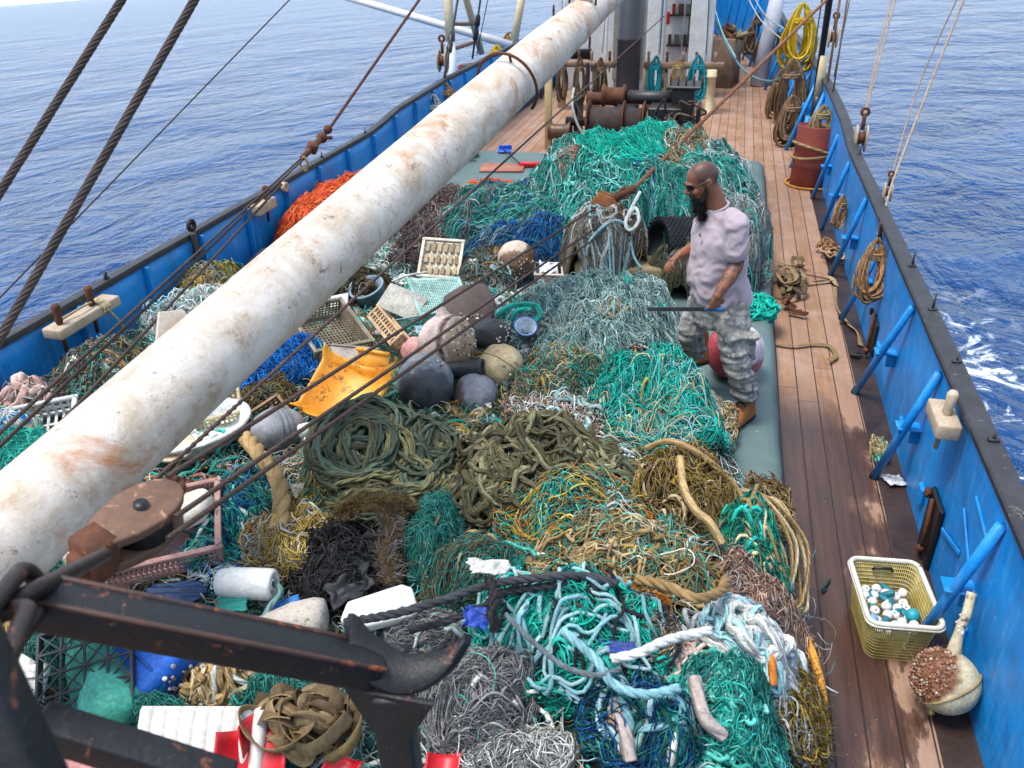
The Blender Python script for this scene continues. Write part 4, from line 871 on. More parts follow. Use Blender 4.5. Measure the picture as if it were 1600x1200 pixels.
def b_(m, f): tangle(m, f, 70, 40, .02, (.008, .016), np.concatenate([WHITE * .9, TAN]), 167, kap=.4, k=6, lift=(0, .1)); loops(m, f, 8, (.04, .09), .016, np.concatenate([WHITE, TAN]) * .85, 168, turns=1.4)
heap("rope", "dirty white rope knot under the middle of the black crossbar", "rope", (-1.757,2.022,0.146,0.088), .12, b_, ropem, seed=167, bodycol=np.concatenate([TAN, BROWN]))
heap("rope", "dirty white rope and rag at the far left below the chain", "rope", (-2.731,2.055,0.109,0.108), .12, b_, ropem, seed=169, bodycol=np.concatenate([TAN, BROWN]))
def b_(m, f): loops(m, f, 10, (.04, .09), .010, pal('#d9822a', '#c9742a'), 170, turns=2.2); tangle(m, f, 40, 40, .02, (.006, .009), pal('#d9822a', '#c9742a', '#e0912f'), 171, kap=.35)
heap("rope", "small orange cord tangle between the brown net and the white rope bunch", "rope", (-0.214,2.749,0.162,0.079), .05, b_, ropem, seed=170)
# thick single ropes lying across the heap
def hawser(label, pts, r, c, n=120, strands=3, pitch=5.5, mat=twine, fz=0):
    P = spline(pts, n); T = np.gradient(P, axis=0); T /= np.linalg.norm(T, axis=1, keepdims=True)
    A = np.cross(T, (0, 0, 1.)); A /= np.linalg.norm(A, axis=1, keepdims=True) + 1e-9; B = np.cross(T, A)
    L = np.concatenate([[0], np.cumsum(np.linalg.norm(np.diff(P, axis=0), axis=1))]); m = MB()
    for k in range(strands):
        ph = L / (r * pitch) * 2 * PI / 1.6 + k * 2 * PI / strands
        m.tubes(P + r * .48 * (np.cos(ph)[:, None] * A + np.sin(ph)[:, None] * B), r * .62, 8, np.asarray(c) * (1 + .12 * (k - 1)))
    if fz: fuzz(m, P, fz, .04, .0016, np.asarray(c)[None])
    return ob("hawser", m, mat, None, label, "rope", None)
hawser("long black twisted rope lying across the white foam block to the turquoise heap", [(-1.310,2.286,0.823), (-1.070,2.263,0.944), (-0.893,2.370,0.959), (-0.735,2.467,0.980), (-0.529,2.482,1.041), (-0.374,2.547,1.021), (-0.244,2.530,1.021)], .017, pal('#3a3b40')[0], 160)
hawser("second black rope below the first, running under the turquoise heap", [(-1.046,2.313,0.809), (-0.892,2.348,0.861), (-0.751,2.421,0.908), (-0.685,2.476,0.939), (-0.503,2.484,1.001), (-0.340,2.583,0.979)], .015, pal('#303136')[0], 140)
hawser("thick tan hawser curving down between the grey float and the green coil", [(-2.419,3.466,0.825), (-2.195,3.248,0.871), (-2.064,3.143,0.841), (-1.956,2.981,0.814), (-1.889,2.819,0.793)], .042, TAN[1], 120, fz=500)
hawser("tan brown rope arching at the right end of the brown diamond net", [(-0.182,2.688,0.918), (-0.063,2.629,0.959), (0.065,2.582,0.960), (0.154,2.721,0.887), (0.182,2.873,0.828)], .021, TAN[3], 100)
hawser("grey blue rope crossing the front heap from left to right", [(-0.400,2.211,1.050), (-0.269,2.122,1.029), (-0.190,2.043,1.008), (-0.081,2.048,0.984), (0.024,2.127,0.953)], .016, AQUA[1], 140)
hawser("pale twisted rope crossing the right of the front heap", [(-0.214,2.132,1.032), (-0.119,2.165,1.051), (-0.026,2.259,1.040), (0.118,2.364,1.014)], .017, WHITE[0], 120)
hawser("long dark cord draped in an arc over the turquoise heap", [(-0.625,2.250,1.044), (-0.506,2.153,1.037), (-0.374,2.075,1.022), (-0.259,2.058,1.022), (-0.176,2.098,1.030)], .010, pal('#5a6468')[0], 120)
hawser("black rope knotted in the middle of the turquoise heap", [(-0.725,2.393,1.071), (-0.681,2.297,1.085), (-0.673,2.226,1.057), (-0.653,2.210,0.996)], .019, pal('#2c2a2b')[0], 60, fz=300)


# ---------------------------------------------------------------- hard things lying in the heap
plas = attr_mat("worn_plastic", .58, .5, .004, 32, .5, spec=.35)
rustm = weathered("rust", hx('#6b3c22'), hx('#2c1a12'), .8, 9, .6, .6, .004, hx('#9a5a30'), .6, 20)
woodm = weathered("grey_wood", hx('#9a7d63'), hx('#6c5443'), .75, 4, .6, .5, .004, hx('#4a3a30'), .62, 20)
def barnacles(parent, pts, nrm, n, seed, r=(.004, .010), cols=pal('#c9bfb4', '#9a8f86', '#7d6558', '#e0d8ce')):
    rng = np.random.default_rng(seed); m = MB()
    for i in rng.integers(0, len(pts), n):
        k = rng.uniform(*r); d = np.array(nrm[i]) + rng.normal(0, .35, 3); d /= np.linalg.norm(d)
        m.lathe([(k, 0), (k * .9, k * .9), (k * .45, k * 1.5), (k * .3, k * 1.1)], 6, Matrix.Translation(pts[i]) @ look_rot(d), cols[rng.integers(0, len(cols))])
    return ob("barnacle_crust", m, netm, parent)
def sph_pts(c, r, ax, half, n, seed):
    rng = np.random.default_rng(seed); d = rng.normal(0, 1, (n * 30, 3)); d /= np.linalg.norm(d, axis=1, keepdims=True)
    ax = np.array(ax, float); ax /= np.linalg.norm(ax); d = d[d @ ax > math.cos(half)][:n]
    return np.array(c) + d * r * .99, d
def buoy(label, c, r, base, seed=0, patches=(), seam=None, bar=None, lug=None, lump=.03, name="buoy"):
    t = thing(name, (c[0], c[1], c[2] - r), label, "buoy"); m = MB(); m.ball(c, r, 48, (.3, .4, seed), None, lump, seed)
    V = m.v[0]; d = (V - np.array(c)) / r; C = np.broadcast_to(base, V.shape).copy() * (1 + .12 * snoise(d * 2, seed + 3, 3)[:, None])
    for ax, lo, hi, col in patches:
        ax = np.array(ax, float) / np.linalg.norm(ax); q = d @ ax + .10 * snoise(d * 3, seed + 8, 3)
        k = np.clip((q - lo) / .08, 0, 1) * np.clip((hi - q) / .08, 0, 1); C = C * (1 - k[:, None]) + np.array(col) * k[:, None]
    m.c[0] = C; ob("shell", m, plas, t)
    if seam is not None:
        m = MB(); M4 = Matrix.Translation(c) @ look_rot(seam); a = np.linspace(0, 2 * PI, 49)
        m.tubes(np.array([list(M4 @ Vector((r * 1.0 * math.cos(q), r * 1.0 * math.sin(q), 0))) for q in a]), .007, 6, base * .8); ob("seam", m, plas, t)
    if lug is not None:
        m = MB(); M4 = Matrix.Translation(np.array(c) + np.array(lug) / np.linalg.norm(lug) * r * .95) @ look_rot(lug)
        m.lathe([(.05, 0), (.042, .02), (.03, .03), (.03, .05), (.012, .05), (.012, .0)], 16, M4, base * .8); ob("lug", m, plas, t)
    if bar is not None:
        for i, (ax, half, n) in enumerate(bar):
            P, D = sph_pts(c, r, ax, half, n, seed + i); barnacles(t, P, D, n, seed + i)
    return t
PKW = hx('#d9bfb4', .85); BUR = hx('#4a2c1c', .8)
buoy("large pinkish white buoy with a burnt brown band and barnacles", (-1.699,4.853,0.823), .195, PKW, 1, [((.75, -.2, .2), .25, .50, BUR), ((.75, -.2, .2), .50, 1.2, hx('#b59a7c', .8))], bar=[((.8, -.3, .45), .75, 150)], lug=(-.2, .3, 1))
buoy("small beige ball float right of the black pipe", (-1.312,4.811,0.710), .148, hx('#c9b48c', .85), 2, [((-.2, .3, .9), .6, 1.3, hx('#bda67c', .8))], seam=(.3, .6, .5), bar=[((.5, -.6, .2), .5, 14)])
buoy("big blue grey ball float right of the yellow broken tub", (-1.722,4.459,0.726), .185, hx('#80868c', .7), 3, [((.1, .5, .7), .55, 1.2, hx('#9a9da0', .7)), ((.2, -.7, -.2), .3, 1.3, hx('#565c64', .7))], bar=[((.2, -.3, .9), .7, 22)], lump=.05)
buoy("half buried lavender grey ball float below the beige ball", (-1.429,4.565,0.592), .155, hx('#8d909a', .75), 4, [((-.8, -.4, .0), .5, 1.3, hx('#6a5f58', .7))])
buoy("round white buoy stained with rust, in front of the blue net edge", (-1.874,7.556,0.418), .185, hx('#cdb9a6', .85), 5, [((.1, -.6, -.2), .35, 1.3, hx('#8a6a50', .7)), ((.8, -.1, .1), .62, 1.3, hx('#7d5a42', .7))], bar=[((.4, -.8, .0), .8, 90)])
buoy("red and white ball float on the hatch behind the legs of the man", (0.222,5.938,0.415), .215, hx('#eadfe0', .9), 6, [((-.9, -.35, .0), -.05, 1.4, hx('#c05058', .85)), ((.5, -.2, -.6), .55, 1.4, hx('#dd8088', .85))], seam=(.9, .3, 0))
t = thing("buoy", (-2.447,3.837,0.650), "grey ovoid float with moulded ridges lying left of the green coil", "buoy"); c = np.array((-2.342,3.680,0.767))
m = MB(); m.ball(c, (.165, .125, .125), 36, (.2, .25, .9), hx('#9a9ca0', .75), .03, 3); ob("shell", m, plas, t)
m = MB(); M4 = TR(c, (.2, .25, .9))
for o in (-.03, .0, .03):
    P = np.array([list(M4 @ Vector((o + .16 * 0, .128 * math.cos(q) * (1 - (o / .165) ** 2) ** .5, .128 * math.sin(q)))) for q in np.linspace(0, 2 * PI, 40)]); m.tubes(P, .006, 6, hx('#7d8086', .75))
ob("ridge", m, plas, t)
m = MB(); m.ball((-1.474,5.122,0.776), (.17, .115, .11), 32, (.2, -.3, -.5), None, .10, 9); V = m.v[0]; m.c[0] = np.broadcast_to(hx('#47474b', .7), V.shape) * (1 + .3 * snoise(V * 8, 2, 3)[:, None])
t = ob("float", m, plas, None, "dark grey worn float touching the burnt buoy on its right", "float"); V = V[V[:, 0] > V[:, 0].mean() + .05]; barnacles(t, V, np.tile((.6, -.3, .6), (len(V), 1)), 60, 4)
m = MB(); M4 = TR((-1.773,5.630,0.753), (.75, .15, .35)); m.prism([(-.2, -.13), (-.03, -.2), (.17, -.16), (.2, .02), (.12, .17), (-.06, .15), (-.2, .04)], .07, M4, .02, hx('#574845', .7))
t = ob("board", m, weathered("dark_board", hx('#5a4a46'), hx('#352b2a'), .7, 5, .6, .6, .006, hx('#a08a7c'), .66, 18), None, "dark brown worn slab leaning behind the burnt buoy", "board")
P = np.array([list(M4 @ Vector((x, y, .07))) for x, y in RNG.uniform((-.1, -.2), (.2, -.1), (60, 2))]); barnacles(t, P, np.tile((0, -.4, .8), (60, 1)), 50, 8)
m = MB(); m.lathe([(.05, -.16), (.055, -.05), (.055, .11), (.062, .12), (.062, .145), (.044, .145), (.042, -.05), (.0, -.06)], 22, Matrix.Translation((-1.536,4.656,0.737)) @ look_rot((.9, .05, .12)), hx('#3a3d42', .7))
ob("pipe", m, plas, None, "short black plastic pipe end between the grey ball and the beige ball", "pipe")
# yellow broken tub
t = thing("tub", (-2.139,4.322,0.622), "broken orange yellow tub piece with rust spots, open towards the viewer", "tub")
M4 = TR((-2.009,4.074,0.763), (.55, -.05, -.25)); u = np.linspace(-1, 1, 40); v = np.linspace(-1, 1, 34); Ug, Vg = np.meshgrid(u, v, indexing='ij')
edge = .03 * snoise(np.stack([Ug * 3, Vg * 3], -1).reshape(-1, 2), 7, 3).reshape(Ug.shape)
Xl = .27 * np.sin(Ug * 1.15) / math.sin(1.15) + edge * (np.abs(Vg) > .9); Yl = .22 * Vg + edge * .6; Zl = .30 * (1 - np.cos(Ug * 1.15)) + .07 * np.clip((Vg - .55) / .45, 0, 1) ** 2 + .10 * np.clip((-Vg - .6) / .4, 0, 1) ** 2
m = MB(); P = np.stack([Xl, Yl, Zl], -1); P = P @ np.array(M4)[:3, :3].T + np.array(M4)[:3, 3]; m.grid(P)
N = NT("yellow_tub"); f = N.noise(5, 6, .65, .5); sp = N.noise(16, 9, .75, .4)
col = N.mix(N.ramp(f, [(.4, 0.), (.65, 1.)]), hx('#d98a1c', .9), hx('#e6a72a', .95)); col = N.mix(N.ramp(N.noise(3, 3, .5), [(.55, 0.), (.7, .6)]), col, hx('#e8c04a')); col = N.mix(N.ramp(sp, [(.55, 0.), (.61, .9)]), col, hx('#6a3a1a'))
N.set(color=col, rough=.5); N.bump(sp, .5, .006)
o = ob("shell", m, N.m, t); sm = o.modifiers.new("thick", 'SOLIDIFY'); sm.thickness = .014
m = MB(); M5 = M4 @ TR((.02, .245, .10), (.6, 0, 0)); m.box((0, 0, 0), (.24, .10, .012), (0, 0, 0), .004, T=M5); m.box((0.0, .055, .012), (.25, .022, .026), (0, 0, 0), .006, T=M5); ob("flange", m, N.m, t)
def lattice(m, L, W, nx, ny, th, T, col, depth=.008, rim=.02):
    """flat panel of crossed bars in local xy"""
    for i in range(nx + 1):
        x = -L / 2 + L * i / nx; m.box((x, 0, 0), (th if 0 < i < nx else rim, W, depth if 0 < i < nx else depth * 1.6), T=T, col=col)
    for j in range(ny + 1):
        y = -W / 2 + W * j / ny; m.box((0, y, .0015), (L + rim, th if 0 < j < ny else rim, (depth if 0 < j < ny else depth * 1.6) - .002), T=T, col=col)
def crate(label, loc, rot, L, W, H, col, nx=12, ny=8, nz=4, th=.008, rim=.026, solid_floor=False, name="crate", cat="crate", rimcol=None, split=True):
    t = thing(name, loc, label, cat); B = TR(loc, rot); m = MB()
    if solid_floor: m.box((0, 0, .006), (L, W, .010), T=B, col=col)
    else: lattice(m, L, W, nx, ny, th, B @ TR((0, 0, .006)), col)
    ob("floor", m, plas, t, smooth=False)
    for sx, sy in ((1, 0), (-1, 0), (0, 1), (0, -1)):
        m = MB()
        if sx: T_ = B @ TR((sx * L / 2, 0, H / 2), (PI / 2, 0, PI / 2)); lattice(m, W, H, ny, nz, th, T_, col)
        else: T_ = B @ TR((0, sy * W / 2, H / 2), (PI / 2, 0, 0)); lattice(m, L, H, nx, nz, th, T_, col)
        ob("side_panel", m, plas, t, smooth=False)
    m = MB(); rc = col if rimcol is None else rimcol
    for sy in (1, -1): m.box((0, sy * (W / 2 + .004), H), (L + rim * 1.6, rim, .018), bev=.004, T=B, col=rc)
    for sx in (1, -1): m.box((sx * (L / 2 + .004), 0, H), (rim, W - rim * .9, .0176), bev=.004, T=B, col=rc)
    ob("rim", m, plas, t, smooth=False)
    return t, B
TANC = hx('#8f8169', .75)
crate("dark tan lattice crate tipped on its edge left of the yellow tub", (-2.614,4.899,0.728), (-.12, .30, -.72), .50, .42, .15, TANC, 18, 16, 7, .008, rimcol=hx('#a39a86', .8))
m = MB(); m.box((0, 0, 0), (.30, .22, .012), T=TR((-2.156,4.391,0.873), (.30, .25, .50)), bev=.003, col=hx('#b3a99c', .8)); m.box((0, .115, .006), (.30, .014, .02), T=TR((-2.156,4.391,0.873), (.30, .25, .50)), col=hx('#a39a8c', .8))
ob("tray_lid", m, plas, None, "beige grey flat tray lid lying inside the tipped dark tan crate", "lid", smooth=False)
crate("cream crate with open scalloped lattice, lying on its side above the yellow tub", (-2.188,4.983,0.764), (-.9, .15, -.80), .40, .16, .10, hx('#cba77c', .85), 11, 4, 2, .012, .024)
crate("off white ribbed crate stained brown, tilted up near the boom", (-2.591,7.403,0.405), (.70, .05, .12), .38, .40, .06, hx('#d9cfb8', .88), 4, 9, 1, .014, .03, name="crate", solid_floor=True)
m = MB()
for i in range(6):
    for j in range(3): m.box((-.15 + .06 * i, -.125 + .125 * j, .035), (.036, .085, .012), T=TR((-2.591,7.403,0.405), (.70, .05, .12)), col=hx('#b09a74', .8) if (i + j) % 3 else hx('#8f764f', .8))
ob("grid_insert", m, plas, None, "row of brown stained slots inside the off white ribbed crate", "insert", smooth=False)
t = thing("mesh_tray", (-2.168,6.104,0.593), "pale mint green fine mesh tray lying tilted left of the brown slab", "tray"); m = MB(); lattice(m, .40, .36, 24, 22, .006, TR((-2.000,5.618,0.824), (.42, .12, .62)), hx('#a9cfc6', .85), .006, .022); ob("mesh_panel", m, plas, t, smooth=False)
m = MB(); lattice(m, .40, .06, 24, 3, .006, TR((-2.083,5.301,0.755), (1.75, .0, .62)), hx('#8fbdb4', .85), .006, .012); ob("side_panel", m, plas, t, smooth=False)
m = MB(); m.box((0, 0, 0), (.34, .22, .014), T=TR((-2.246,5.460,0.817), (.62, .20, -.25)), bev=.004, col=hx('#b7b2a6', .85)); ob("board", m, plas, None, "pale grey flat board left of the mint mesh tray", "board")
m = MB(); m.lathe([(0, 0), (.11, 0), (.135, .2), (.145, .2), (.145, .215), (.128, .215), (.105, .01), (0, .01)], 28, TR((-2.600,5.776,0.611), (.3, -.2, 0)), hx('#8a9fb0', .75)); ob("bucket", m, plas, None, "blue grey bucket half hidden behind the pale grey board", "bucket")
crate("small pinkish white crate holding a clear wrapper at the edge of the dark gap", (-1.573,7.608,0.241), (.25, .05, .25), .26, .19, .09, hx('#d6c4b8', .88), 5, 4, 2, .012, .02, solid_floor=True)
m = MB(); gx, gy = np.meshgrid(np.linspace(-.09, .09, 16), np.linspace(-.08, .08, 14), indexing='ij'); P = np.stack([gx, gy, .05 + .03 * snoise(np.stack([gx, gy], -1).reshape(-1, 2) * 18, 3, 2).reshape(gx.shape)], -1)
M4 = np.array(TR((-1.570,7.593,0.301), (.35, .1, .3))); m.grid(P @ M4[:3, :3].T + M4[:3, 3], hx('#cfd8e0', .9)); ob("wrapper", m, attr_mat("film", .2, .2, .003, 30, .1, spec=.6), None, "crumpled clear plastic wrapper in the small pinkish white crate", "wrapper")
m = MB(); m.lathe([(.04, 0), (.04, .07), (.014, .07), (.014, .0), (.04, 0)], 20, TR((-1.562,5.728,0.772), (1.2, .1, .4)), hx('#d8dcdc', .9)); ob("reel", m, plas, None, "tiny white plastic reel beside the thick teal rope end", "reel")
m = MB(); m.lathe([(.03, 0), (.075, .16), (.08, .16), (.08, .168), (.07, .168), (.025, .006), (0, .006)], 24, TR((-1.267,5.271,0.691), (.5, .25, 0)), hx('#b9c9d8', .85)); t = ob("cup", m, plas, None, "clear bluish plastic cup with a blue rim beside the white ropes", "cup")
m = MB(); m.lathe([(.080, .158), (.084, .158), (.084, .172), (.078, .172), (.078, .158)], 24, TR((-1.267,5.271,0.691), (.5, .25, 0)), hx('#2f6fc0', .9)); ob("rim", m, plas, t)
m = MB(); m.box((0, 0, 0), (.95, .42, .26), (.02, 0, -.03), .03, 2, T=TR((-.82, 7.72, .31))); ob("timber_block", m, weathered("foam_wood", hx('#b09a70'), hx('#7d6a4a'), .8, 5, .7, .6, .008, hx('#50442f'), .6, 14), None, "tan weathered block under the front of the tall heap, left of the man's hand", "block")
# white basin and its contents
t = thing("basin", (-2.840,3.535,0.660), "white oval basin poking out below the boom, with a round lid inside", "basin"); B = TR((-2.813,3.542,0.704), (.12, -.06, .62), (1.25, .82, 1))
m = MB(); m.lathe([(0, 0), (.19, .0), (.225, .03), (.25, .11), (.275, .115), (.275, .13), (.245, .13), (.215, .035), (.185, .014), (0, .014)], 44, B, hx('#dfe0dc', .92)); ob("bowl", m, plas, t)
m = MB(); m.lathe([(0, 0), (.115, 0), (.12, .02), (.108, .022), (.104, .012), (0, .014)], 36, TR((-2.821,3.366,0.763), (.15, .05, .3)), hx('#d9cbb2', .88)); ob("round_cover", m, weathered("stained_lid", hx('#ddd2bf'), hx('#bfa67e'), .6, 8, .8, .2, .003, hx('#a5835a'), .6, 10), None, "round cream bucket cover lying in the white basin", "cover")
crate("dirty cream ribbed crate in the upper end of the white basin", (-2.793,3.798,0.738), (.25, -.1, .55), .26, .24, .10, hx('#cbb890', .8), 10, 2, 3, .010, .02, solid_floor=True)
crate("light grey slotted crate at the left edge behind the boom", (-3.743,3.456,0.702), (.25, -.05, .55), .34, .30, .10, hx('#c7c7c2', .88), 8, 3, 2, .016, .03)
t, B = crate("dusty pink shallow crate under the rusty pulley block", (-2.530,2.739,0.667), (.12, -.05, .52), .62, .48, .10, hx('#b98d84', .85), 26, 22, 4, .007, .03, solid_floor=False)
m = MB(); m.box((0, 0, .0), (.50, .36, .008), T=B @ TR((0, 0, .012)), col=hx('#a9827a', .8)); ob("base_plate", m, plas, t, smooth=False)
m = MB(); P = [(-.36, -.10), (-.30, .02), (.05, .085), (.30, .12), (.34, .06), (.28, -.06), (.05, -.11), (-.2, -.16)]; m.prism(P, .10, TR((-2.533,2.689,0.757), (.12, -.05, .62)), .03, hx('#d9d0c2', .9)); ob("foam_float", m, weathered("old_foam", hx('#dcd5c8'), hx('#bfae94'), .75, 7, .7, .4, .005, hx('#8f7a60'), .64, 16), None, "long cream foam float lying in the pink crate", "float")
foam = weathered("white_foam", hx('#dedcd6'), hx('#c0bcb4'), .75, 6, .7, .4, .005, hx('#8d857a'), .66, 22)
t = thing("float", (-1.973,2.607,0.583), "white cylindrical float with a rope through its hollow end", "float"); M4 = Matrix.Translation((-1.870,2.501,0.729)) @ look_rot((.92, .12, .02))
m = MB(); m.lathe([(.0, -.165), (.03, -.165), (.058, -.15), (.068, -.10), (.071, 0), (.071, .09), (.064, .105), (.05, .108), (.046, .09), (.03, .088), (.026, .10), (.018, .102), (.016, .0), (0, 0)], 32, M4); ob("body", m, foam, t)
m = MB(); m.rope([(-1.794,2.548,0.728), (-1.728,2.496,0.712), (-1.747,2.417,0.687), (-1.744,2.316,0.653)], .014, 8, GREYT[1], 30); ob("line", m, ropem, t)
t = ob("float", (lambda m: (m.lathe([(0, -.17), (.03, -.165), (.075, -.02), (.088, .08), (.08, .12), (.04, .135), (0, .13)], 26, Matrix.Translation((-1.611,2.401,0.663)) @ look_rot((.85, .2, .1))), m)[1])(MB()), weathered("cracked_foam", hx('#d6cfc4'), hx('#a08f7e'), .8, 12, .8, .9, .012, hx('#6f5f50'), .58, 40), None, "cracked white cone float just below the cylindrical float", "float")
m = MB(); m.prism([(-.17, -.07), (-.15, .015), (.07, .10), (.115, .085), (.15, -.015), (.13, -.045), (-.085, -.105)], .06, TR((-1.209,2.436,0.763), (.35, .05, .25)), .012); ob("foam_block", m, foam, None, "white foam block under the long black twisted rope", "foam block")
# lower left corner
t = thing("lattice_tray", (-2.406,2.005,0.575), "black square lattice tray of triangles leaning over the mint drum", "tray"); T_ = TR((-2.265,1.902,0.755), (.42, -.12, .50)); m = MB(); L = .36; c = hx('#3a3d44', .8)
for i in range(5):
    p = -L / 2 + L * i / 4
    m.box((p, 0, 0), (.009, L, .009), T=T_, col=c); m.box((0, p, .001), (L, .009, .008), T=T_, col=c)
for i in range(4):
    for j in range(4):
        x, y = -L / 2 + L * (i + .5) / 4, -L / 2 + L * (j + .5) / 4
        m.box((x, y, -.001), (.006, L / 4 * 1.41, .007), (0, 0, PI / 4), T=T_, col=c); m.box((x, y, -.0022), (.006, L / 4 * 1.41, .007), (0, 0, -PI / 4), T=T_, col=c)
ob("grid_panel", m, plas, t, smooth=False); m = MB()
for sx, sy in ((1, 0), (0, -1), (-1, 0), (0, 1)): m.box((sx * L / 2, sy * L / 2, -.022), (.007 if sx else L, .007 if sy else L, .045), T=T_, col=c)
ob("rim", m, plas, t, smooth=False)
t = thing("jerrycan", (-2.128,2.084,0.558), "royal blue plastic jerrycan speckled with barnacles under the black crossbar", "jerrycan"); T_ = TR((-2.092,2.057,0.650), (.5, .1, -.45)); m = MB(); m.box((0, 0, 0), (.34, .36, .22), bev=.045, seg=4, T=T_, col=hx('#155fc0', .9)); ob("body", m, plas, t)
m = MB(); m.box((0, .0, .112), (.24, .012, .01), bev=.004, T=T_, col=hx('#124fa0', .9)); m.box((.0, .08, .112), (.24, .012, .01), bev=.004, T=T_, col=hx('#124fa0', .9)); ob("rib", m, plas, t)
P = np.array([list(T_ @ Vector((.175, y, z))) for y, z in RNG.uniform((-.16, -.1), (.16, .12), (80, 2))]); barnacles(t, P, np.tile((.8, -.2, .5), (80, 1)), 70, 5)
t = thing("drum", (-2.202,1.907,0.546), "mint green plastic drum lying under the black lattice tray", "drum"); M4 = Matrix.Translation((-2.210,1.922,0.609)) @ look_rot((.72, -.72, -.05)); m = MB()
m.lathe([(0, -.24), (.11, -.24), (.135, -.22), (.14, -.1), (.134, -.09), (.134, -.07), (.14, -.06), (.14, .15), (.13, .19), (.09, .215), (0, .22)], 36, M4, hx('#4fb59c', .85)); ob("body", m, plas, t)
for p, r_, sz in (((-2.474,1.822,0.682), (.35, .1, .5), (.12, .16)), ((-2.605,1.881,0.677), (.3, -.1, -.3), (.14, .12))):
    m = MB(); gx, gy = np.meshgrid(np.linspace(-.5, .5, 12), np.linspace(-.5, .5, 12), indexing='ij'); P = np.stack([gx * sz[0], gy * sz[1], .012 * snoise(np.stack([gx, gy], -1).reshape(-1, 2) * 2.5, int(p[1] * 10)).reshape(gx.shape)], -1); M4 = np.array(TR(p, r_)); m.grid(P @ M4[:3, :3].T + M4[:3, 3], hx('#e2e0da', .9))
    if sz[0] < .13:
        for q in (-.03, .02): m.box((0, q, .016), (.04, .004, .003), T=TR(p, r_), col=hx('#3a3a3a'))
    o = ob("plastic_card", m, plas, None, "white plastic card with dark slots at the left, beside the lattice tray" if sz[0] < .13 else "creased white plastic scrap at the left edge under the chain", "scrap"); o.modifiers.new("thick", 'SOLIDIFY').thickness = .004
m = MB(); m.lathe([(0, -.3), (.05, -.3), (.062, -.2), (.062, .12), (.045, .155), (.0, .165)], 24, Matrix.Translation((-1.936,1.648,0.667)) @ look_rot((.9, .12, .0)), hx('#d79a92', .85)); ob("float", m, plas, None, "salmon pink cylinder float at the bottom behind the lower black bar", "float")
m = MB(); m.lathe([(0, -.3), (.05, -.3), (.05, .25), (.0, .26)], 20, Matrix.Translation((-1.991,1.572,0.651)) @ look_rot((.9, .3, .0)), hx('#cf8d88', .85)); ob("float", m, plas, None, "second salmon pink float below, at the bottom edge of the picture", "float")
t = thing("foam_sheet", (-1.739,1.806,0.569), "white corrugated foam sheet standing at the bottom left of the brown straps", "foam sheet"); T_ = TR((-1.663,1.729,0.669), (.72, .0, .22)); m = MB(); n = 9; xs = np.linspace(-.24, .24, n * 14 + 1); prof = .028 * np.abs(np.sin((xs + .24) / .48 * n * PI)) ** .6
V = np.stack([np.stack([xs, np.full_like(xs, -.16), prof], -1), np.stack([xs, np.full_like(xs, .12), prof], -1), np.stack([xs, np.full_like(xs, .135), prof * .6 - .01], -1), np.stack([xs, np.full_like(xs, .135), prof * 0 - .05], -1)], 0); MM = np.array(T_); m.grid(V @ MM[:3, :3].T + MM[:3, 3]); m.box((0, -.02, -.03), (.48, .29, .05), T=T_); ob("ridges", m, foam, t)
redp = weathered("red_plastic", hx('#d0202c', .9), hx('#b01722', .9), .4, 5, .4, .1, .002)
for lab, p, r_, s_ in (("bright red curved plastic shard at the bottom left of the brown straps", (-1.477,1.743,0.652), (.6, .3, .5), 1.0), ("small red plastic shard standing above the brown straps", (-1.485,1.810,0.707), (1.1, .2, 1.0), .6), ("red plastic edge showing at the bottom right of the crutch post", (-0.773,1.859,0.642), (.4, .2, .2), .5), ("red plastic edge at the bottom behind the crutch post", (-1.137,1.799,0.600), (.4, .2, -.2), .5)):
    m = MB(); a = np.linspace(-.9, .9, 16); z = np.linspace(-.09, .09, 6); A_, Z_ = np.meshgrid(a, z, indexing='ij'); P = np.stack([.16 * np.sin(A_), Z_ + .02 * A_, .16 * (1 - np.cos(A_)) + .02 * A_ ** 2], -1) * s_; MM = np.array(TR(p, r_)); m.grid(P @ MM[:3, :3].T + MM[:3, 3]); o = ob("plastic_shard", m, redp, None, lab, "shard"); o.modifiers.new("thick", 'SOLIDIFY').thickness = .006
def ribbon(m, pts, w, n=60, col=None, roll=0., closed=False):
    P = spline(pts, n, closed); T = np.gradient(P, axis=0); T /= np.linalg.norm(T, axis=1, keepdims=True) + 1e-9
    up = np.array((0, 0, 1.)); S = np.cross(T, up); S /= np.linalg.norm(S, axis=1, keepdims=True) + 1e-6; Nn = np.cross(S, T)
    r = roll + .9 * snoise(np.linspace(0, 3, n)[:, None] + roll, int(abs(roll) * 100)); D = np.cos(r)[:, None] * S + np.sin(r)[:, None] * Nn; Q = np.cross(T, D)
    h = .002
    m.grid(np.stack([P - D * w / 2 - Q * h, P + D * w / 2 - Q * h, P + D * w / 2 + Q * h, P - D * w / 2 + Q * h, P - D * w / 2 - Q * h], 1), col)
strapm = attr_mat("webbing", .85, .6, .003, 160, .4)
STR = pal('#7d6648', '#8f7856', '#6b573e', '#a08a64', '#5c4a36', '#857048')
m = MB(); c0 = np.array((-1.318,1.882,0.632))
for i in range(26):
    a = RNG.uniform(0, 6.28); R_ = RNG.uniform(.05, .125); o = c0 + RNG.normal(0, (.055, .05, .0)) + np.array((0, 0, RNG.uniform(0, .13))); asp = RNG.uniform(.35, .8)
    pts = [o + np.array((R_ * math.cos(a + q) * 1.1, R_ * asp * math.sin(a + q), .05 * math.sin(2 * q + i))) for q in np.linspace(0, RNG.uniform(3.5, 7), 9)]
    ribbon(m, pts, .05, 60, STR[i % 6] * RNG.uniform(.7, 1.2), RNG.uniform(-1.4, 1.4))
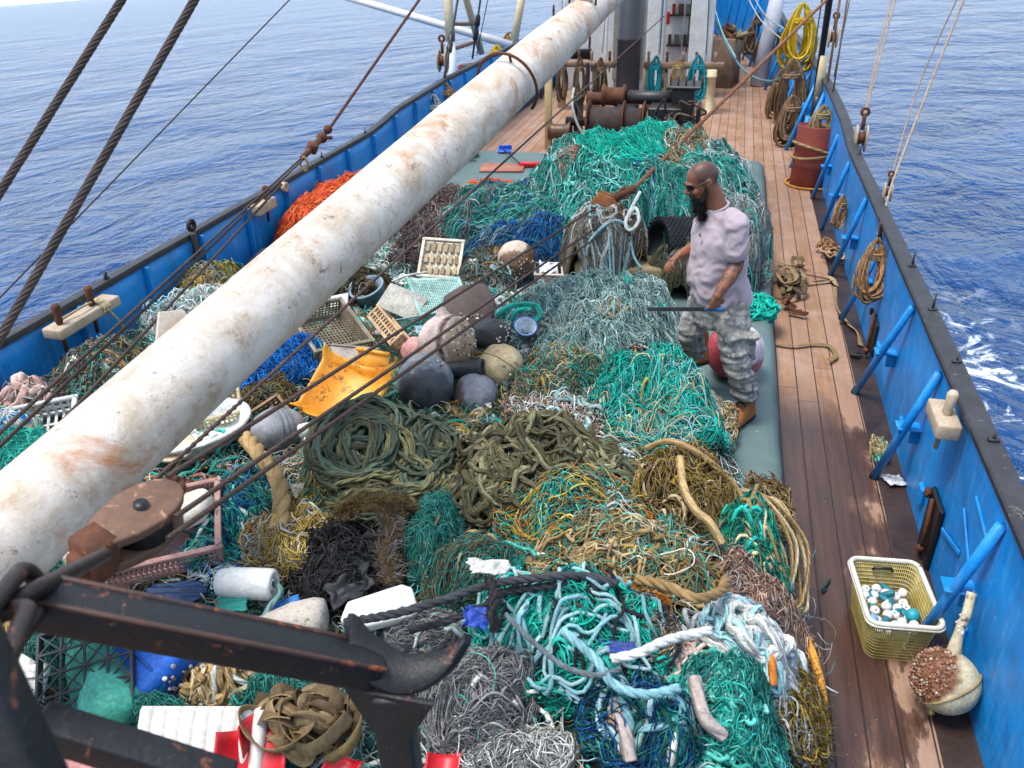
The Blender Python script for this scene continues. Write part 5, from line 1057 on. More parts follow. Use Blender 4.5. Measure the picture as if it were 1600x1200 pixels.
ob("webbing_straps", m, strapm, None, "heap of brown webbing straps at the bottom, left of the crutch post", "straps")
m = MB(); c0 = np.array((0.799,8.325,0.030))
for i in range(9):
    a = RNG.uniform(0, 6.28); o = c0 + RNG.normal(0, (.06, .22, 0)) + np.array((0, 0, .01 + .010 * i)); R_ = RNG.uniform(.06, .16)
    pts = [o + np.array((R_ * .7 * math.cos(a + q), R_ * 1.7 * math.sin(a + q), .012 * math.sin(3 * q))) for q in np.linspace(0, 6.0, 9)]; ribbon(m, pts, .045, 60, STR[i % 6] * RNG.uniform(.8, 1.1), RNG.uniform(-.5, .5))
ribbon(m, [(0.661,8.985,0.050), (0.911,8.773,0.060), (1.159,8.651,0.040), (1.222,8.423,0.030)], .045, 50, STR[3], .2); ribbon(m, [(0.703,8.335,0.060), (0.926,8.438,0.050), (1.198,8.577,0.030)], .045, 50, STR[3], .1)
ribbon(m, [(1.196,8.401,0.030), (1.180,7.900,0.020), (1.244,7.541,0.020), (1.306,7.344,0.020), (1.305,7.079,0.020)], .045, 50, STR[1], .1); t = ob("webbing_straps", m, strapm, None, "brown ratchet straps tangled on the planks beside the hatch", "straps")
m = MB()
for p, a in (((0.726,7.771,0.050), .5), ((0.796,7.626,0.040), 1.2), ((0.701,7.820,0.080), -.4)): m.box(p, (.05, .16, .012), (0, .2, a), .003); m.box(np.array(p) + (.03, .0, .02), (.012, .15, .03), (0, .2, a), .003); m.rod(np.array(p) + (-.04, .06, .01), np.array(p) + (.05, .06, .01), .01, .01, 8)
ob("buckle", m, rustm, t, smooth=False)
m = MB(); ribbon(m, [(0.592,6.961,0.020), (0.740,6.944,0.030), (0.903,7.016,0.030), (1.034,7.003,0.030), (1.077,6.824,0.030), (1.006,6.673,0.050)], .04, 60, STR[5], .15); ob("webbing_strap", m, strapm, None, "single khaki strap lying straight across the planks and curling at its end", "strap")
m = MB(); ribbon(m, [(1.212,6.934,0.020), (1.232,6.844,0.030), (1.273,6.889,0.030), (1.249,6.925,0.040)], .05, 40, pal('#3a332c')[0], .2); ob("webbing_strap", m, strapm, None, "small dark strap curl on the margin below the hanging rope coil", "strap")
for lab, p, r_, cl, sz in (("dark blue sheeting scrap under the pink crate", (-2.251,2.465,0.636), (.15, 0, .3), '#1a3a66', (.26, .11)), ("royal blue plastic scrap beside the knotted black rope", (-0.768,2.316,0.935), (.5, .2, .2), '#1c44a8', (.10, .08)), ("royal blue plastic scrap under the pale twisted rope", (-0.208,2.276,0.943), (.3, 0, .1), '#1a3a88', (.12, .05)), ("light blue plastic scrap beside the cracked cone float", (-1.705,2.473,0.651), (.4, .1, .7), '#2c7cc8', (.12, .07)), ("black plastic sheet folded in the black net wad", (-1.443,2.597,0.728), (.5, -.1, .9), '#25262a', (.22, .14)), ("teal green plastic flap below the cylindrical float", (-1.918,2.399,0.687), (.2, -.2, .2), '#1c8f80', (.14, .08)), ("torn white paper on the wet margin by the bulwark", (1.289,5.010,0.030), (0, .1, .4), '#d8d8d8', (.14, .11)), ("white rag between the olive net sheet and the turquoise rope", (-0.801,2.651,0.902), (.3, .2, .4), '#d6d4cc', (.16, .07))):
    m = MB(); gx, gy = np.meshgrid(np.linspace(-.5, .5, 20), np.linspace(-.5, .5, 16), indexing='ij'); q = np.stack([gx, gy], -1).reshape(-1, 2); e = 1 + .25 * snoise(q * 3, len(lab), 2).reshape(gx.shape)
    P = np.stack([gx * sz[0] * e, gy * sz[1] * e, .12 * sz[1] * snoise(q * 4, len(lab) + 1, 2).reshape(gx.shape)], -1); MM = np.array(TR(p, r_)); m.grid(P @ MM[:3, :3].T + MM[:3, 3], hx(cl, .85)); o = ob("plastic_scrap" if 'paper' not in lab else "paper", m, plas, None, lab, "scrap"); o.modifiers.new("thick", 'SOLIDIFY').thickness = .003
# basket of small floats on the deck
bw = hx('#b3a268', .8); BK = TR((1.057,3.612,0.000), (0, 0, .10)); t = thing("basket", tuple(BK.translation), "yellowed plastic basket with a white rim, full of small floats, on the deck", "basket")
def bprof(z, L, W, r=.05, n=8):
    pts = []
    for cx_, cy_, a0 in ((L / 2 - r, W / 2 - r, 0), (-L / 2 + r, W / 2 - r, 90), (-L / 2 + r, -W / 2 + r, 180), (L / 2 - r, -W / 2 + r, 270)):
        for k in range(n): a = math.radians(a0 + 90 * k / (n - 1)); pts.append((cx_ + r * math.cos(a), cy_ + r * math.sin(a), z))
    return np.array(pts)
Lt, Wt, Lb, Wb, Hh = .335, .475, .27, .40, .27
def lerp_ring(k, off=0., z=None): return bprof(Hh * k if z is None else z, Lb + (Lt - Lb) * k + off, Wb + (Wt - Wb) * k + off)
def bk(V): MM = np.array(BK); return np.asarray(V) @ MM[:3, :3].T + MM[:3, 3]
N = NT("basket_wall"); col = N.mix(N.ramp(N.noise(7, 6, .7), [(.4, 0.), (.65, 1.)]), hx('#b09a4e', .9), hx('#c9bb80', .9)); col = N.mix(N.ramp(N.noise(30, 4, .7), [(.55, 0.), (.75, .7)]), col, hx('#6f5c2c'))
N.set(color=col, rough=.5); N.bump(N.noise(60, 4, .7), .3, .003); bkm = N.m
m = MB()
ring = np.linspace(0, 1, 13)
for k in ring: m.tubes(bk(np.concatenate([lerp_ring(k), lerp_ring(k)[:1]])), .0035, 4)
R0, R1 = [], []
top, bot = lerp_ring(1.), lerp_ring(0.)
def resample(p, n): p = np.concatenate([p, p[:1]]); L = np.concatenate([[0], np.cumsum(np.linalg.norm(np.diff(p, axis=0), axis=1))]); s_ = np.linspace(0, L[-1], n, endpoint=False); return np.stack([np.interp(s_, L, p[:, i]) for i in range(3)], -1)
a_, b_2 = resample(bot, 150), resample(top, 150)
m.tubes(bk(a_[:, None] * (1 - np.linspace(0, 1, 3))[None, :, None] + b_2[:, None] * np.linspace(0, 1, 3)[None, :, None]), .0024, 4)
ob("lattice_wall", m, bkm, t)
m = MB()
for i in (12, 22, 34, 52, 66, 88, 100, 112, 130, 142):
    A_, B_ = a_[i], b_2[i]; j = (i + 8) % 150; A2, B2 = a_[j], b_2[j]; m.grid(bk(np.array([[A_, A2], [B_, B2]]) * np.array((1.004, 1.004, 1))))
for k0, k1 in ((0, .06), (.93, 1)): m.grid(bk(np.stack([lerp_ring(k0, .002), lerp_ring(k1, .002)])), wrap=True)
fl = lerp_ring(0, 0, .004); m.grid(bk(np.stack([fl, fl * np.array((.02, .02, 1))])), wrap=True); m.grid(bk(np.stack([lerp_ring(0, -.004), lerp_ring(.30, -.004)])), wrap=True)
ob("band", m, bkm, t)
m = MB(); m.tubes(bk(np.concatenate([lerp_ring(1, .012), lerp_ring(1, .012)[:2]])), .013, 10); m.tubes(bk(np.concatenate([lerp_ring(1, .03, Hh - .012), lerp_ring(1, .03, Hh - .012)[:2]])), .007, 6); ob("rim", m, weathered("white_rim", hx('#d9d8cf'), hx('#bdb79f'), .5, 9, .6, .2, .002, hx('#8f8460'), .66, 22), t)
for sy in (1, -1): m = MB(); m.tubes(bk(np.array([(-.05, sy * (Wt / 2 - .022), Hh - .05), (-.045, sy * (Wt / 2 - .020), Hh - .035), (.045, sy * (Wt / 2 - .020), Hh - .035), (.05, sy * (Wt / 2 - .022), Hh - .05)])), .008, 6); ob("handle", m, blackm, t)
fwh = weathered("white_float", hx('#e0dedb'), hx('#c9c4bd'), .45, 9, .5, .1, .002); fte = weathered("teal_float", hx('#2a7f8e', .85), hx('#20606e', .85), .45, 9, .5, .15, .002); fgr = weathered("grey_float", hx('#83858a', .8), hx('#6a6c70', .8), .5, 9, .5, .1, .002); fcy = weathered("cyan_float", hx('#2aa3b8', .9), hx('#1f8798', .9), .5, 9, .5, .4, .003)
rngf = np.random.default_rng(3); placed = []
def fpos(i):
    for _ in range(400):
        x, y = rngf.uniform(-.105, .105), rngf.uniform(-.17, .15); z = .135 + .02 * rngf.random()
        if all((x - a) ** 2 + (y - b) ** 2 > .043 ** 2 for a, b in placed): break
    placed.append((x, y)); return x, y, z
m0 = MB(); m0.ball((0, 0, 0), .026, 20); wp = None
for i in range(25):
    p = bk(np.array([fpos(i)]))[0]; m = MB()
    R_ = Matrix.Translation(p) @ look_rot(rngf.normal(0, 1, 3) + (0, -.6, .8)); m.lathe([(.005, -.021), (.012, -.024), (.022, -.015), (.027, 0), (.022, .015), (.012, .024), (.005, .021), (.005, -.021)], 20, R_)
    ob("float", m, fwh, None, "small white ball float with a hole, among others in the basket", "float", "white ball floats in the basket")
for i in range(11):
    p = bk(np.array([(rngf.uniform(-.09, .09), rngf.uniform(-.12, .16), .140 + .012 * rngf.random())]))[0]; m = MB(); m.lathe([(.003, -.055), (.010, -.05), (.017, -.02), (.018, .0), (.017, .02), (.010, .05), (.003, .055)], 16, Matrix.Translation(p) @ look_rot((rngf.normal(), rngf.normal(), .15)))
    ob("float", m, fte, None, "teal spindle float among the white ball floats in the basket", "float", "teal spindle floats in the basket")
m = MB(); m.ball(bk(np.array([(.085, -.165, .165)]))[0], .032, 24); ob("float", m, fgr, None, "single grey ball float in the near right corner of the basket", "float")
m = MB(); m.ball(bk(np.array([(.095, -.05, .165)]))[0], .035, 24, lump=.06); ob("float", m, fcy, None, "crumpled cyan ball float at the right side of the basket", "float")
m = MB(); m.ball(bk(np.array([(-.11, -.10, .165)]))[0], .028, 24); ob("float", m, weathered("pale_blue_float", hx('#7fb4d8', .9), hx('#6a9cc0', .9), .45, 9, .5, .1, .002), None, "pale blue ball float at the left side of the basket", "float")
# the big necked buoy against the bulwark
c = np.array((1.222,3.118,0.200)); rb = .145; t = thing("buoy", (c[0], c[1], 0), "cream necked buoy crusted with barnacles, leaning on the near bulwark", "buoy"); axn = np.array((.12, .42, .9)); axn /= np.linalg.norm(axn)
M4 = Matrix.Translation(c) @ look_rot(axn); m = MB(); a = np.linspace(-PI / 2, PI / 2 - .3, 26); m.lathe([(max(rb * math.cos(q), 0), rb * math.sin(q)) for q in a] + [(.03, rb * 1.02)], 44, M4, hx('#d3c6a4', .88)); V = m.v[0]; d = (V - c) / rb; m.c[0] = m.c[0] * (1 + .1 * snoise(d * 3, 4, 3)[:, None]); k = np.clip((d @ np.array((-.75, -.1, .55)) - .35 + .1 * snoise(d * 4, 5, 2)) / .15, 0, 1)[:, None]; m.c[0] = m.c[0] * (1 - k) + hx('#8f5f42', .8) * k; ob("shell", m, plas, t)
m = MB(); P = spline([c + axn * rb * .9, c + axn * .25, c + axn * .33 + (.01, .0, 0), c + axn * .42 + (.015, .02, 0)], 20); m.tubes(P, np.concatenate([np.linspace(.034, .022, 6), np.full(14, .021)]), 14, hx('#cbbd9c', .85)); nk = ob("neck", m, plas, t); i = RNG.integers(6, 20, 300); dd = RNG.normal(0, 1, (300, 3)); dd /= np.linalg.norm(dd, axis=1, keepdims=True); barnacles(nk, P[i] + dd * .018, dd, 90, 9, (.003, .008))
m = MB(); M5 = Matrix.Translation(c) @ look_rot((.5, -.4, -.6)); m.tubes(np.array([list(M5 @ Vector((rb * 1.0 * math.cos(q), rb * 1.0 * math.sin(q), .03))) for q in np.linspace(0, 2 * PI, 50)]), .005, 6, hx('#a88f62', .8)); ob("seam", m, plas, t)
P, D = sph_pts(c, rb, (-.75, -.1, .6), .95, 600, 31); barnacles(t, P + D * .004, D, 560, 12, (.002, .0075), pal('#a9745a', '#8f5f48', '#b89078', '#7a5240', '#c9b8a6')); fm = MB(); fuzz(fm, P, 900, .022, .0012, pal('#9a6a50', '#b08a70', '#7a5240'), 14); ob("weed_fringe", fm, netm, t)
m = MB(); m.lathe([(.010, -.01), (.024, -.01), (.024, .01), (.010, .01), (.010, -.01)], 14, Matrix.Translation(c + np.array((-.06, -.08, -.11))) @ look_rot((1, .3, .2)), hx('#b0a060', .85)); ob("lug", m, plas, t)
m = MB(); m.rope([(0.753,3.834,0.020), (0.779,3.877,0.020), (0.809,3.943,0.015)], .006, 6, TEAL_D[2], 12); m.rope([(0.757,3.829,0.012), (0.786,3.856,0.012)], .005, 6, TEAL_D[2], 8); ob("rope", m, ropem, None, "tiny green rope scrap on the planks left of the basket", "rope")
def b_(m, f): tangle(m, f, 50, 24, .014, (.004, .007), np.concatenate([TEAL, TAN, BROWN]), 301, kap=.5, lift=(0, .02))
heap("rope", "small rope litter on the dark margin left of the white paper", "rope", (1.24,5.35,.05,.13), .02, b_, seed=301, base=lambda x, y: np.full(np.shape(x), .01))


# ---------------------------------------------------------------- more plastic between the boom and the coils
buoy("small pink ball float half hidden behind the cream scalloped crate", (-1.945,4.878,0.724), .10, hx('#d79a94', .9), 21)
t = thing("tub", (-3.038,4.698,0.603), "white tub crusted with barnacles beside the boom above the blue net wad", "tub"); m = MB(); B = TR((-3.013,4.634,0.628), (.35, .25, .3)); m.lathe([(0, 0), (.10, 0), (.125, .17), (.135, .17), (.135, .19), (.118, .19), (.095, .012), (0, .012)], 30, B, hx('#d9d4c8', .9)); ob("shell", m, plas, t)
P = np.array([list(B @ Vector((.118 * math.cos(a), .118 * math.sin(a), z))) for a, z in RNG.uniform((-2.6, .02), (0, .12), (90, 2))]); barnacles(t, P, np.tile((.2, -.8, .4), (90, 1)), 80, 15, (.003, .008))
m = MB(); m.box((0, 0, 0), (.17, .12, .09), bev=.02, seg=2, T=TR((-2.877,6.254,0.692), (.4, .2, .5)), col=hx('#cfd0cc', .9)); ob("plastic_box", m, plas, None, "small white plastic box beside the boom above the dark crate", "box")
m = MB(); gx, gy = np.meshgrid(np.linspace(-.13, .13, 26), np.linspace(-.09, .09, 20), indexing='ij'); q = np.stack([gx, gy], -1).reshape(-1, 2); P = np.stack([gx, gy, .045 * snoise(q * 14, 5, 3).reshape(gx.shape)], -1); MM = np.array(TR((-3.006,7.628,0.383), (.6, .1, 1.1))); m.grid(P @ MM[:3, :3].T + MM[:3, 3], hx('#c9d4dc', .95)); o = ob("plastic_bag", m, MATS["film"], None, "crumpled clear plastic bag left of the off white ribbed crate", "bag"); o.modifiers.new("thick", 'SOLIDIFY').thickness = .002
for lab, p0, p1, r, c in (("short tan wooden stick standing among the olive ropes", (-0.983,4.015,0.833), (-0.893,3.738,0.816), .012, '#c9b08a'), ("bent white plastic hoop lying left of the clear plastic bag", (-2.536,5.988,0.752), (-2.319,6.252,0.750), .009, '#d9d6cc'), ("grey plastic tube lying below the pale grey board", (-2.259,4.973,0.787), (-1.974,4.872,0.788), .022, '#9a9c9e')):
    m = MB(); a, b_2y = np.array(p0), np.array(p1); m.rope([a, (a + b_2y) / 2 + np.array((0, -.05 if 'hoop' in lab else 0, .03)), b_2y], r, 10, hx(c, .9), 24); ob("stick" if 'stick' in lab else "tube", m, plas, None, lab, "stick" if 'stick' in lab else "tube")
t = thing("bottle", (-2.128,4.093,0.614), "white plastic bottle lying below the yellow tub beside the grey float", "bottle"); M4 = Matrix.Translation((-2.083,3.666,0.817)) @ look_rot((.75, .35, .1)); m = MB(); m.lathe([(0, -.11), (.035, -.11), (.042, -.10), (.042, .03), (.02, .07), (.016, .075), (.016, .09), (0, .09)], 22, M4, hx('#d6d8d6', .9)); ob("body", m, plas, t); m = MB(); m.lathe([(.019, .088), (.019, .11), (0, .112), (0, .088)], 18, M4, hx('#2a6fb8', .9)); ob("cap", m, plas, t)
crate("brown broken crate corner sticking out below the white basin", (-2.501,3.874,0.698), (.4, -.3, .9), .20, .15, .07, hx('#8a6a4a', .85), 6, 4, 2, .012, .018)
for lab, p, r_, sz, cl in (("cream plastic panel lying above the frayed rope mat", (-1.922,3.178,0.758), (.3, .2, .8), (.16, .10, .010), '#d3c7ae'), ("white lid lying between the yellow tub and the dark crate", (-2.724,5.393,0.817), (.5, -.2, .2), (.14, .12, .012), '#d9d9d4'), ("pale blue panel lying left of the brown slab", (-1.936,5.097,0.785), (.4, .2, .7), (.15, .08, .010), '#8fb4c6')):
    m = MB(); m.box((0, 0, 0), sz, bev=.004, T=TR(p, r_), col=hx(cl, .9)); m.box((0, 0, sz[2] * .6), (sz[0] * .8, .008, .006), T=TR(p, r_), col=hx(cl, .8)); ob("plastic_sheet", m, plas, None, lab, "panel", smooth=False)


# ---------------------------------------------------------------- open net pieces spread over the bundles
class _S:
    def __init__(s, e, f): s.e, s.f = e, f
    def __call__(s, x, y): return s.f(x, y)
def net_piece(label, e, rot, nu, nv, r, cols, seed, fold=.022, ff=4, warp=.07, lift=.022, cords=0, ccols=None):
    cx, cy, rx, ry = e; m = MB(); S_ = _S((cx, cy, rx, ry, rot), pile_top)
    netting(m, S_, nu, nv, 8, r, cols, seed, fold=fold, fdir=seed * .7, ff=ff, warp=warp, lift=lift, k=4)
    rg = np.random.default_rng(seed)
    for i in range(26):      # knots where the net is bunched up
        x, y = cx + rg.normal() * rx * .45, cy + rg.normal() * ry * .45; z = float(pile_top(np.array([x]), np.array([y]))[0]) + lift
        P = np.array((x, y, z)) + np.cumsum(rg.normal(0, .014, (8, 3)) * (1, 1, .4), 0); m.tubes(spline(P, 20), r * 1.9, 5, np.asarray(cols)[i % len(cols)])
    if cords: tangle(m, S_, cords, 40, .022, (.007, .011), cols if ccols is None else ccols, seed + 9, lift=(.01, .05), kap=.3, k=6, edge=.95)
    return ob("fishing_net", m, netm, None, label, NET)
PT = pal('#3fb5a3', '#5cc4b4', '#2f9a8a', '#86d0c4'); PG = pal('#a9b5b2', '#8fa09d', '#c2cbc7', '#7d8f8c'); PB = pal('#a58a5c', '#8f7448', '#bda578', '#7d6a44')
net_piece("open teal net spread across the front slope of the tall heap", (-.95, 8.75, .95, .75), .2, 26, 26, .0045, np.concatenate([PT, TEAL_D[:2]]), 1, .05, 5, .12, .03, 6)
net_piece("open grey net over the right shoulder of the tall heap", (.05, 9.0, .42, .85), 0., 15, 26, .0042, PG, 2, .04, 5, .06, .03, 4)
net_piece("pale green net piece lying over the grey teal bundle", (-1.05, 5.75, .42, .36), .3, 14, 12, .0042, np.concatenate([PG, PT[3:]]), 3, .04, 5, .08, .025, 5)
net_piece("brown diamond net piece lying over the orange and yellow strings", (-0.319,3.025,0.420,0.236), .1, 15, 11, .0058, PB, 4, .012, 3, .03, .035, 4, np.concatenate([YEL, TAN]))
net_piece("teal diamond net piece in the middle of the front heap", (0.021,2.261,0.182,0.157), .3, 11, 9, .0055, PT, 5, .02, 3, .05, .035, 5, np.concatenate([WHITE, AQUA]))
net_piece("turquoise net piece hanging at the lower right front edge", (0.207,2.183,0.154,0.148), .2, 11, 11, .0048, PT, 6, .018, 3, .04, .03, 4, np.concatenate([WHITE, PT]))
net_piece("pale pink net piece stretched left of the thick grey rope loops", (0.088,2.481,0.167,0.115), .4, 12, 8, .0042, pal('#c9b0a6', '#b89c92', '#d6c4bc'), 7, .018, 3, .05, .03, 3)
net_piece("grey open net piece left of the turquoise frayed rope", (-0.917,2.327,0.171,0.139), .3, 12, 10, .0036, PG, 8, .02, 4, .06, .025, 2)
net_piece("teal net piece between the green coil and the yellow tangle", (-0.709,4.259,0.335,0.248), .1, 16, 8, .0042, PT, 9, .02, 4, .06, .025, 6, np.concatenate([AQUA, WHITE]))
net_piece("blue grey diamond net piece beside the pink crate", (-2.167,2.759,0.146,0.226), .2, 10, 12, .0042, np.concatenate([PG, BLUE[2:3]]), 10, .015, 3, .04, .03, 2)
net_piece("green mesh net piece stretched over the dark teal net below the crossbar", (-1.483,1.982,0.170,0.085), .1, 13, 8, .004, np.concatenate([PT[2:3], TEAL_D]), 11, .02, 4, .05, .025, 2)
net_piece("tan net piece lying left of the boom on the mixed rope tangle", (-3.772,4.233,0.264,0.269), .5, 12, 9, .0048, np.concatenate([PB, WHITE]), 12, .03, 4, .07, .03, 6, np.concatenate([WHITE, TAN, AQUA]))
net_piece("pale teal net piece beside the bulwark above the tan net piece", (-3.784,4.953,0.246,0.294), .5, 12, 8, .0045, np.concatenate([PT, PG]), 13, .03, 4, .07, .03, 5, np.concatenate([AQUA, WHITE]))
net_piece("dark grey net piece over the dark brown bundle", (-2.972,8.604,0.592,1.102), .1, 18, 14, .0048, pal('#6f6663', '#857b78', '#5a5250'), 14, .05, 5, .09, .03, 4)
net_piece("orange net piece drawn over the orange heap by the bulwark", (-3.98, 8.1, .36, 1.0), 0., 12, 26, .006, ORANGE, 15, .03, 5, .05, .02, 0)
net_piece("olive net piece below the beige ball float", (-1.035,4.494,0.235,0.241), .3, 12, 8, .0042, np.concatenate([PB, OLIVE]), 16, .025, 4, .07, .025, 4, np.concatenate([YEL, PT]))
rg = np.random.default_rng(91); shc = pal('#d9d6cc', '#c9c2b2', '#a9cfd6', '#7fb0c9', '#d6c9a0', '#8a8f92', '#e0dedA', '#b59a80', k=.9)
for i in range(46):
    x, y = (rg.uniform(-3.6, .1), rg.uniform(2.2, 4.6)) if i < 22 else (rg.uniform(-3.2, -.9), rg.uniform(4.6, 6.4))
    if x > np.interp(y, [a for a, b in _RX], [b for a, b in _RX]) - .2: x -= .6
    z = float(pile_top(np.array([x]), np.array([y]))[0]); m = MB(); n = rg.integers(4, 7); an = np.sort(rg.uniform(0, 6.28, n)); R_ = rg.uniform(.025, .075)
    P = [(R_ * rg.uniform(.6, 1.1) * math.cos(a), R_ * rg.uniform(.4, .9) * math.sin(a)) for a in np.linspace(0, 6.28, n, endpoint=False)]; m.prism(P, rg.uniform(.004, .018), TR((x, y, z + .022), tuple(rg.uniform(-.6, .6, 2)) + (rg.uniform(0, 6),)), .002, shc[rg.integers(0, len(shc))])
    ob("plastic_shard", m, plas, None, "small pale broken plastic shard lying loose on the nets", "shard", "small plastic shards on the heap", smooth=False)


# ---------------------------------------------------------------- loose ends strewn over the bundles
s = MB(); rg = np.random.default_rng(77)
AREA = ((-.45, 3.0, 1.0, 1.3, 0), (-.9, 4.6, 1.1, 1.2, 0), (-2.2, 3.6, 1.2, 1.9, 0), (-3.3, 4.4, .9, 1.9, 0), (-1.6, 5.8, 1.6, .9, 0))
for i, e in enumerate(AREA):
    cols = (np.concatenate([TEAL, AQUA, WHITE, TAN]), np.concatenate([TEAL, TAN, YEL, GREYT]), np.concatenate([WHITE, TAN, TEAL_D, BROWN]), np.concatenate([WHITE, TAN, TEAL, PINKB]), np.concatenate([GREYT, WHITE, TEAL, OLIVE]))[i]
    tangle(s, pile_top, 60, 44, .022, (.0035, .006), cols, 600 + i, lift=(.0, .05), wob=.02, kap=.35, e=e, edge=.95, flow=.1)
    tangle(s, pile_top, 26 if i != 2 else 16, 44, .025, (.0075, .0125), cols, 620 + i, lift=(.0, .05), wob=.02, kap=.3, e=e, edge=.95, flow=.1, k=6)
    for c in range(16):          # frayed knots
        x, y = e[0] + rg.uniform(-1, 1) * e[2] * .8, e[1] + rg.uniform(-1, 1) * e[3] * .8; z = float(pile_top(np.array([x]), np.array([y]))[0]); cc = cols[rg.integers(0, len(cols))]
        P = np.array((x, y, z)) + np.cumsum(rg.normal(0, .022, (14, 3)) * (1, 1, .5), 0); P[:, 2] = np.maximum(P[:, 2], z - .01); P = spline(P, 50); s.tubes(P, .009, 6, cc); fuzz(s, P, 130, .045, .0014, cc[None], seed=c + 40 * i)
xy = np.stack([rg.uniform(-3.9, .5, 1500), rg.uniform(1.9, 6.4, 1500)], -1); z = pile_top(xy[:, 0], xy[:, 1]); pc = np.concatenate([WHITE, TAN, TEAL, BLUE[:2], ORANGE[:1], YEL, BROWN, BLACK])
for (x, y), zz in zip(xy, z):
    if x > np.interp(y, [a for a, b in _RX], [b for a, b in _RX]) - .05: continue
    a, b, c = rg.uniform(.006, .022), rg.uniform(.004, .012), rg.uniform(.003, .007); M4 = np.array(TR((x, y, zz + .012), rg.uniform(-.8, .8, 3) + (0, 0, rg.uniform(0, 6))))
    V = np.array([(i, j, k) for i in (-a, a) for j in (-b, b) for k in (-c, c)]) * rg.uniform(.6, 1., (8, 3)); s.add(V @ M4[:3, :3].T + M4[:3, 3], [(0, 1, 3, 2), (4, 6, 7, 5), (0, 4, 5, 1), (2, 3, 7, 6), (0, 2, 6, 4), (1, 5, 7, 3)], None, pc[rg.integers(0, len(pc))])
ob("twine_litter", s, netm, kind="stuff", org=(0, 0, 0))


# ---------------------------------------------------------------- the man
def baked(mb, name, voxel, smooth_it=6, disp=None, colf=None, mat=None, parent=None):
    """one continuous skin over the shaped limbs"""
    me = mb.mesh(name + "_rough"); o = bpy.data.objects.new(name + "_rough", me); COL.objects.link(o)
    r = o.modifiers.new("r", 'REMESH'); r.mode = 'VOXEL'; r.voxel_size = voxel
    sm = o.modifiers.new("s", 'SMOOTH'); sm.factor = .5; sm.iterations = smooth_it
    dg = bpy.context.evaluated_depsgraph_get(); ev = o.evaluated_get(dg); m2 = bpy.data.meshes.new_from_object(ev)
    bpy.data.objects.remove(o); bpy.data.meshes.remove(me)
    n = len(m2.vertices); v = np.empty(n * 3); m2.vertices.foreach_get("co", v); v = v.reshape(-1, 3); nn = np.empty(n * 3); m2.vertices.foreach_get("normal", nn); nn = nn.reshape(-1, 3)
    if disp is not None: v = v + nn * disp(v, nn)[:, None]
    og = org_of(parent) if parent is not None else np.zeros(3)
    c = colf(v, nn) if colf is not None else np.full((n, 3), .5)
    m2.vertices.foreach_set("co", (v - og).astype(np.float32).ravel()); a = m2.attributes.new("col", 'FLOAT_COLOR', 'POINT'); a.data.foreach_set("color", np.concatenate([c, np.ones((n, 1))], 1).astype(np.float32).ravel())
    m2.polygons.foreach_set("use_smooth", np.ones(len(m2.polygons), bool)); m2.materials.clear(); m2.materials.append(mat); m2.update()
    o = bpy.data.objects.new(name, m2); COL.objects.link(o); ORG[o.name] = tuple(og)
    if parent is not None: o.parent = parent
    return o
def limb(m, pts, rad, n=30, k=18):
    P = spline(pts, n); R_ = np.interp(np.linspace(0, 1, n), np.linspace(0, 1, len(rad)), rad); m.tubes(P, R_, k); m.ball(P[0], R_[0] * .99, 16); m.ball(P[-1], R_[-1] * .99, 16)
def V3(*a): return np.array(a, float)
FA = V3(-.90, -.43, 0); LE = V3(.43, -.90, 0); UPV = V3(0, 0, 1)
HEAD = V3(*(-0.124,5.420,1.838)); NECK = V3(*(-0.019,5.460,1.679)); SL = V3(*(0.108,5.300,1.630)); SR = V3(*(-0.080,5.660,1.537))
EL = V3(*(0.137,5.260,1.350)); WL = V3(*(0.041,5.130,1.189)); ER = V3(*(-0.111,5.560,1.362)); WR = V3(*(-0.227,5.420,1.341))
HL = V3(*(0.142,5.360,0.973)); HR = V3(*(-0.038,5.600,0.892)); KL = V3(*(0.205,5.220,0.703)); AL = V3(*(0.299,5.270,0.339)); KR = V3(*(-0.119,5.500,0.766)); AR = V3(*(-0.070,5.620,0.526))
CH = V3(*(0.034,5.460,1.459)); BE = V3(*(0.040,5.460,1.223)); WA = V3(*(0.073,5.460,1.055))
man = thing("person", (AL[0], AL[1], .207), "bearded man in lilac grey T-shirt, camouflage trousers and tan boots standing on the hatch edge", "person")
skin_c = hx('#7d4e36', .95)
def ring(c, hw, hd, n=28, p=2.3, tilt=0.):
    a = np.arange(n) * 2 * PI / n; ca, sa = np.cos(a), np.sin(a); e = 2 / p
    x = np.sign(ca) * np.abs(ca) ** e * hd; y = np.sign(sa) * np.abs(sa) ** e * hw
    return c + x[:, None] * FA + y[:, None] * LE + (x * tilt)[:, None] * UPV
def loft(m, rings):
    V = np.array(rings); m.grid(V, wrap=True); k = V.shape[1]
    for e in (0, -1): m.grid(np.stack([V[e], np.broadcast_to(V[e].mean(0), V[e].shape)]), wrap=True)
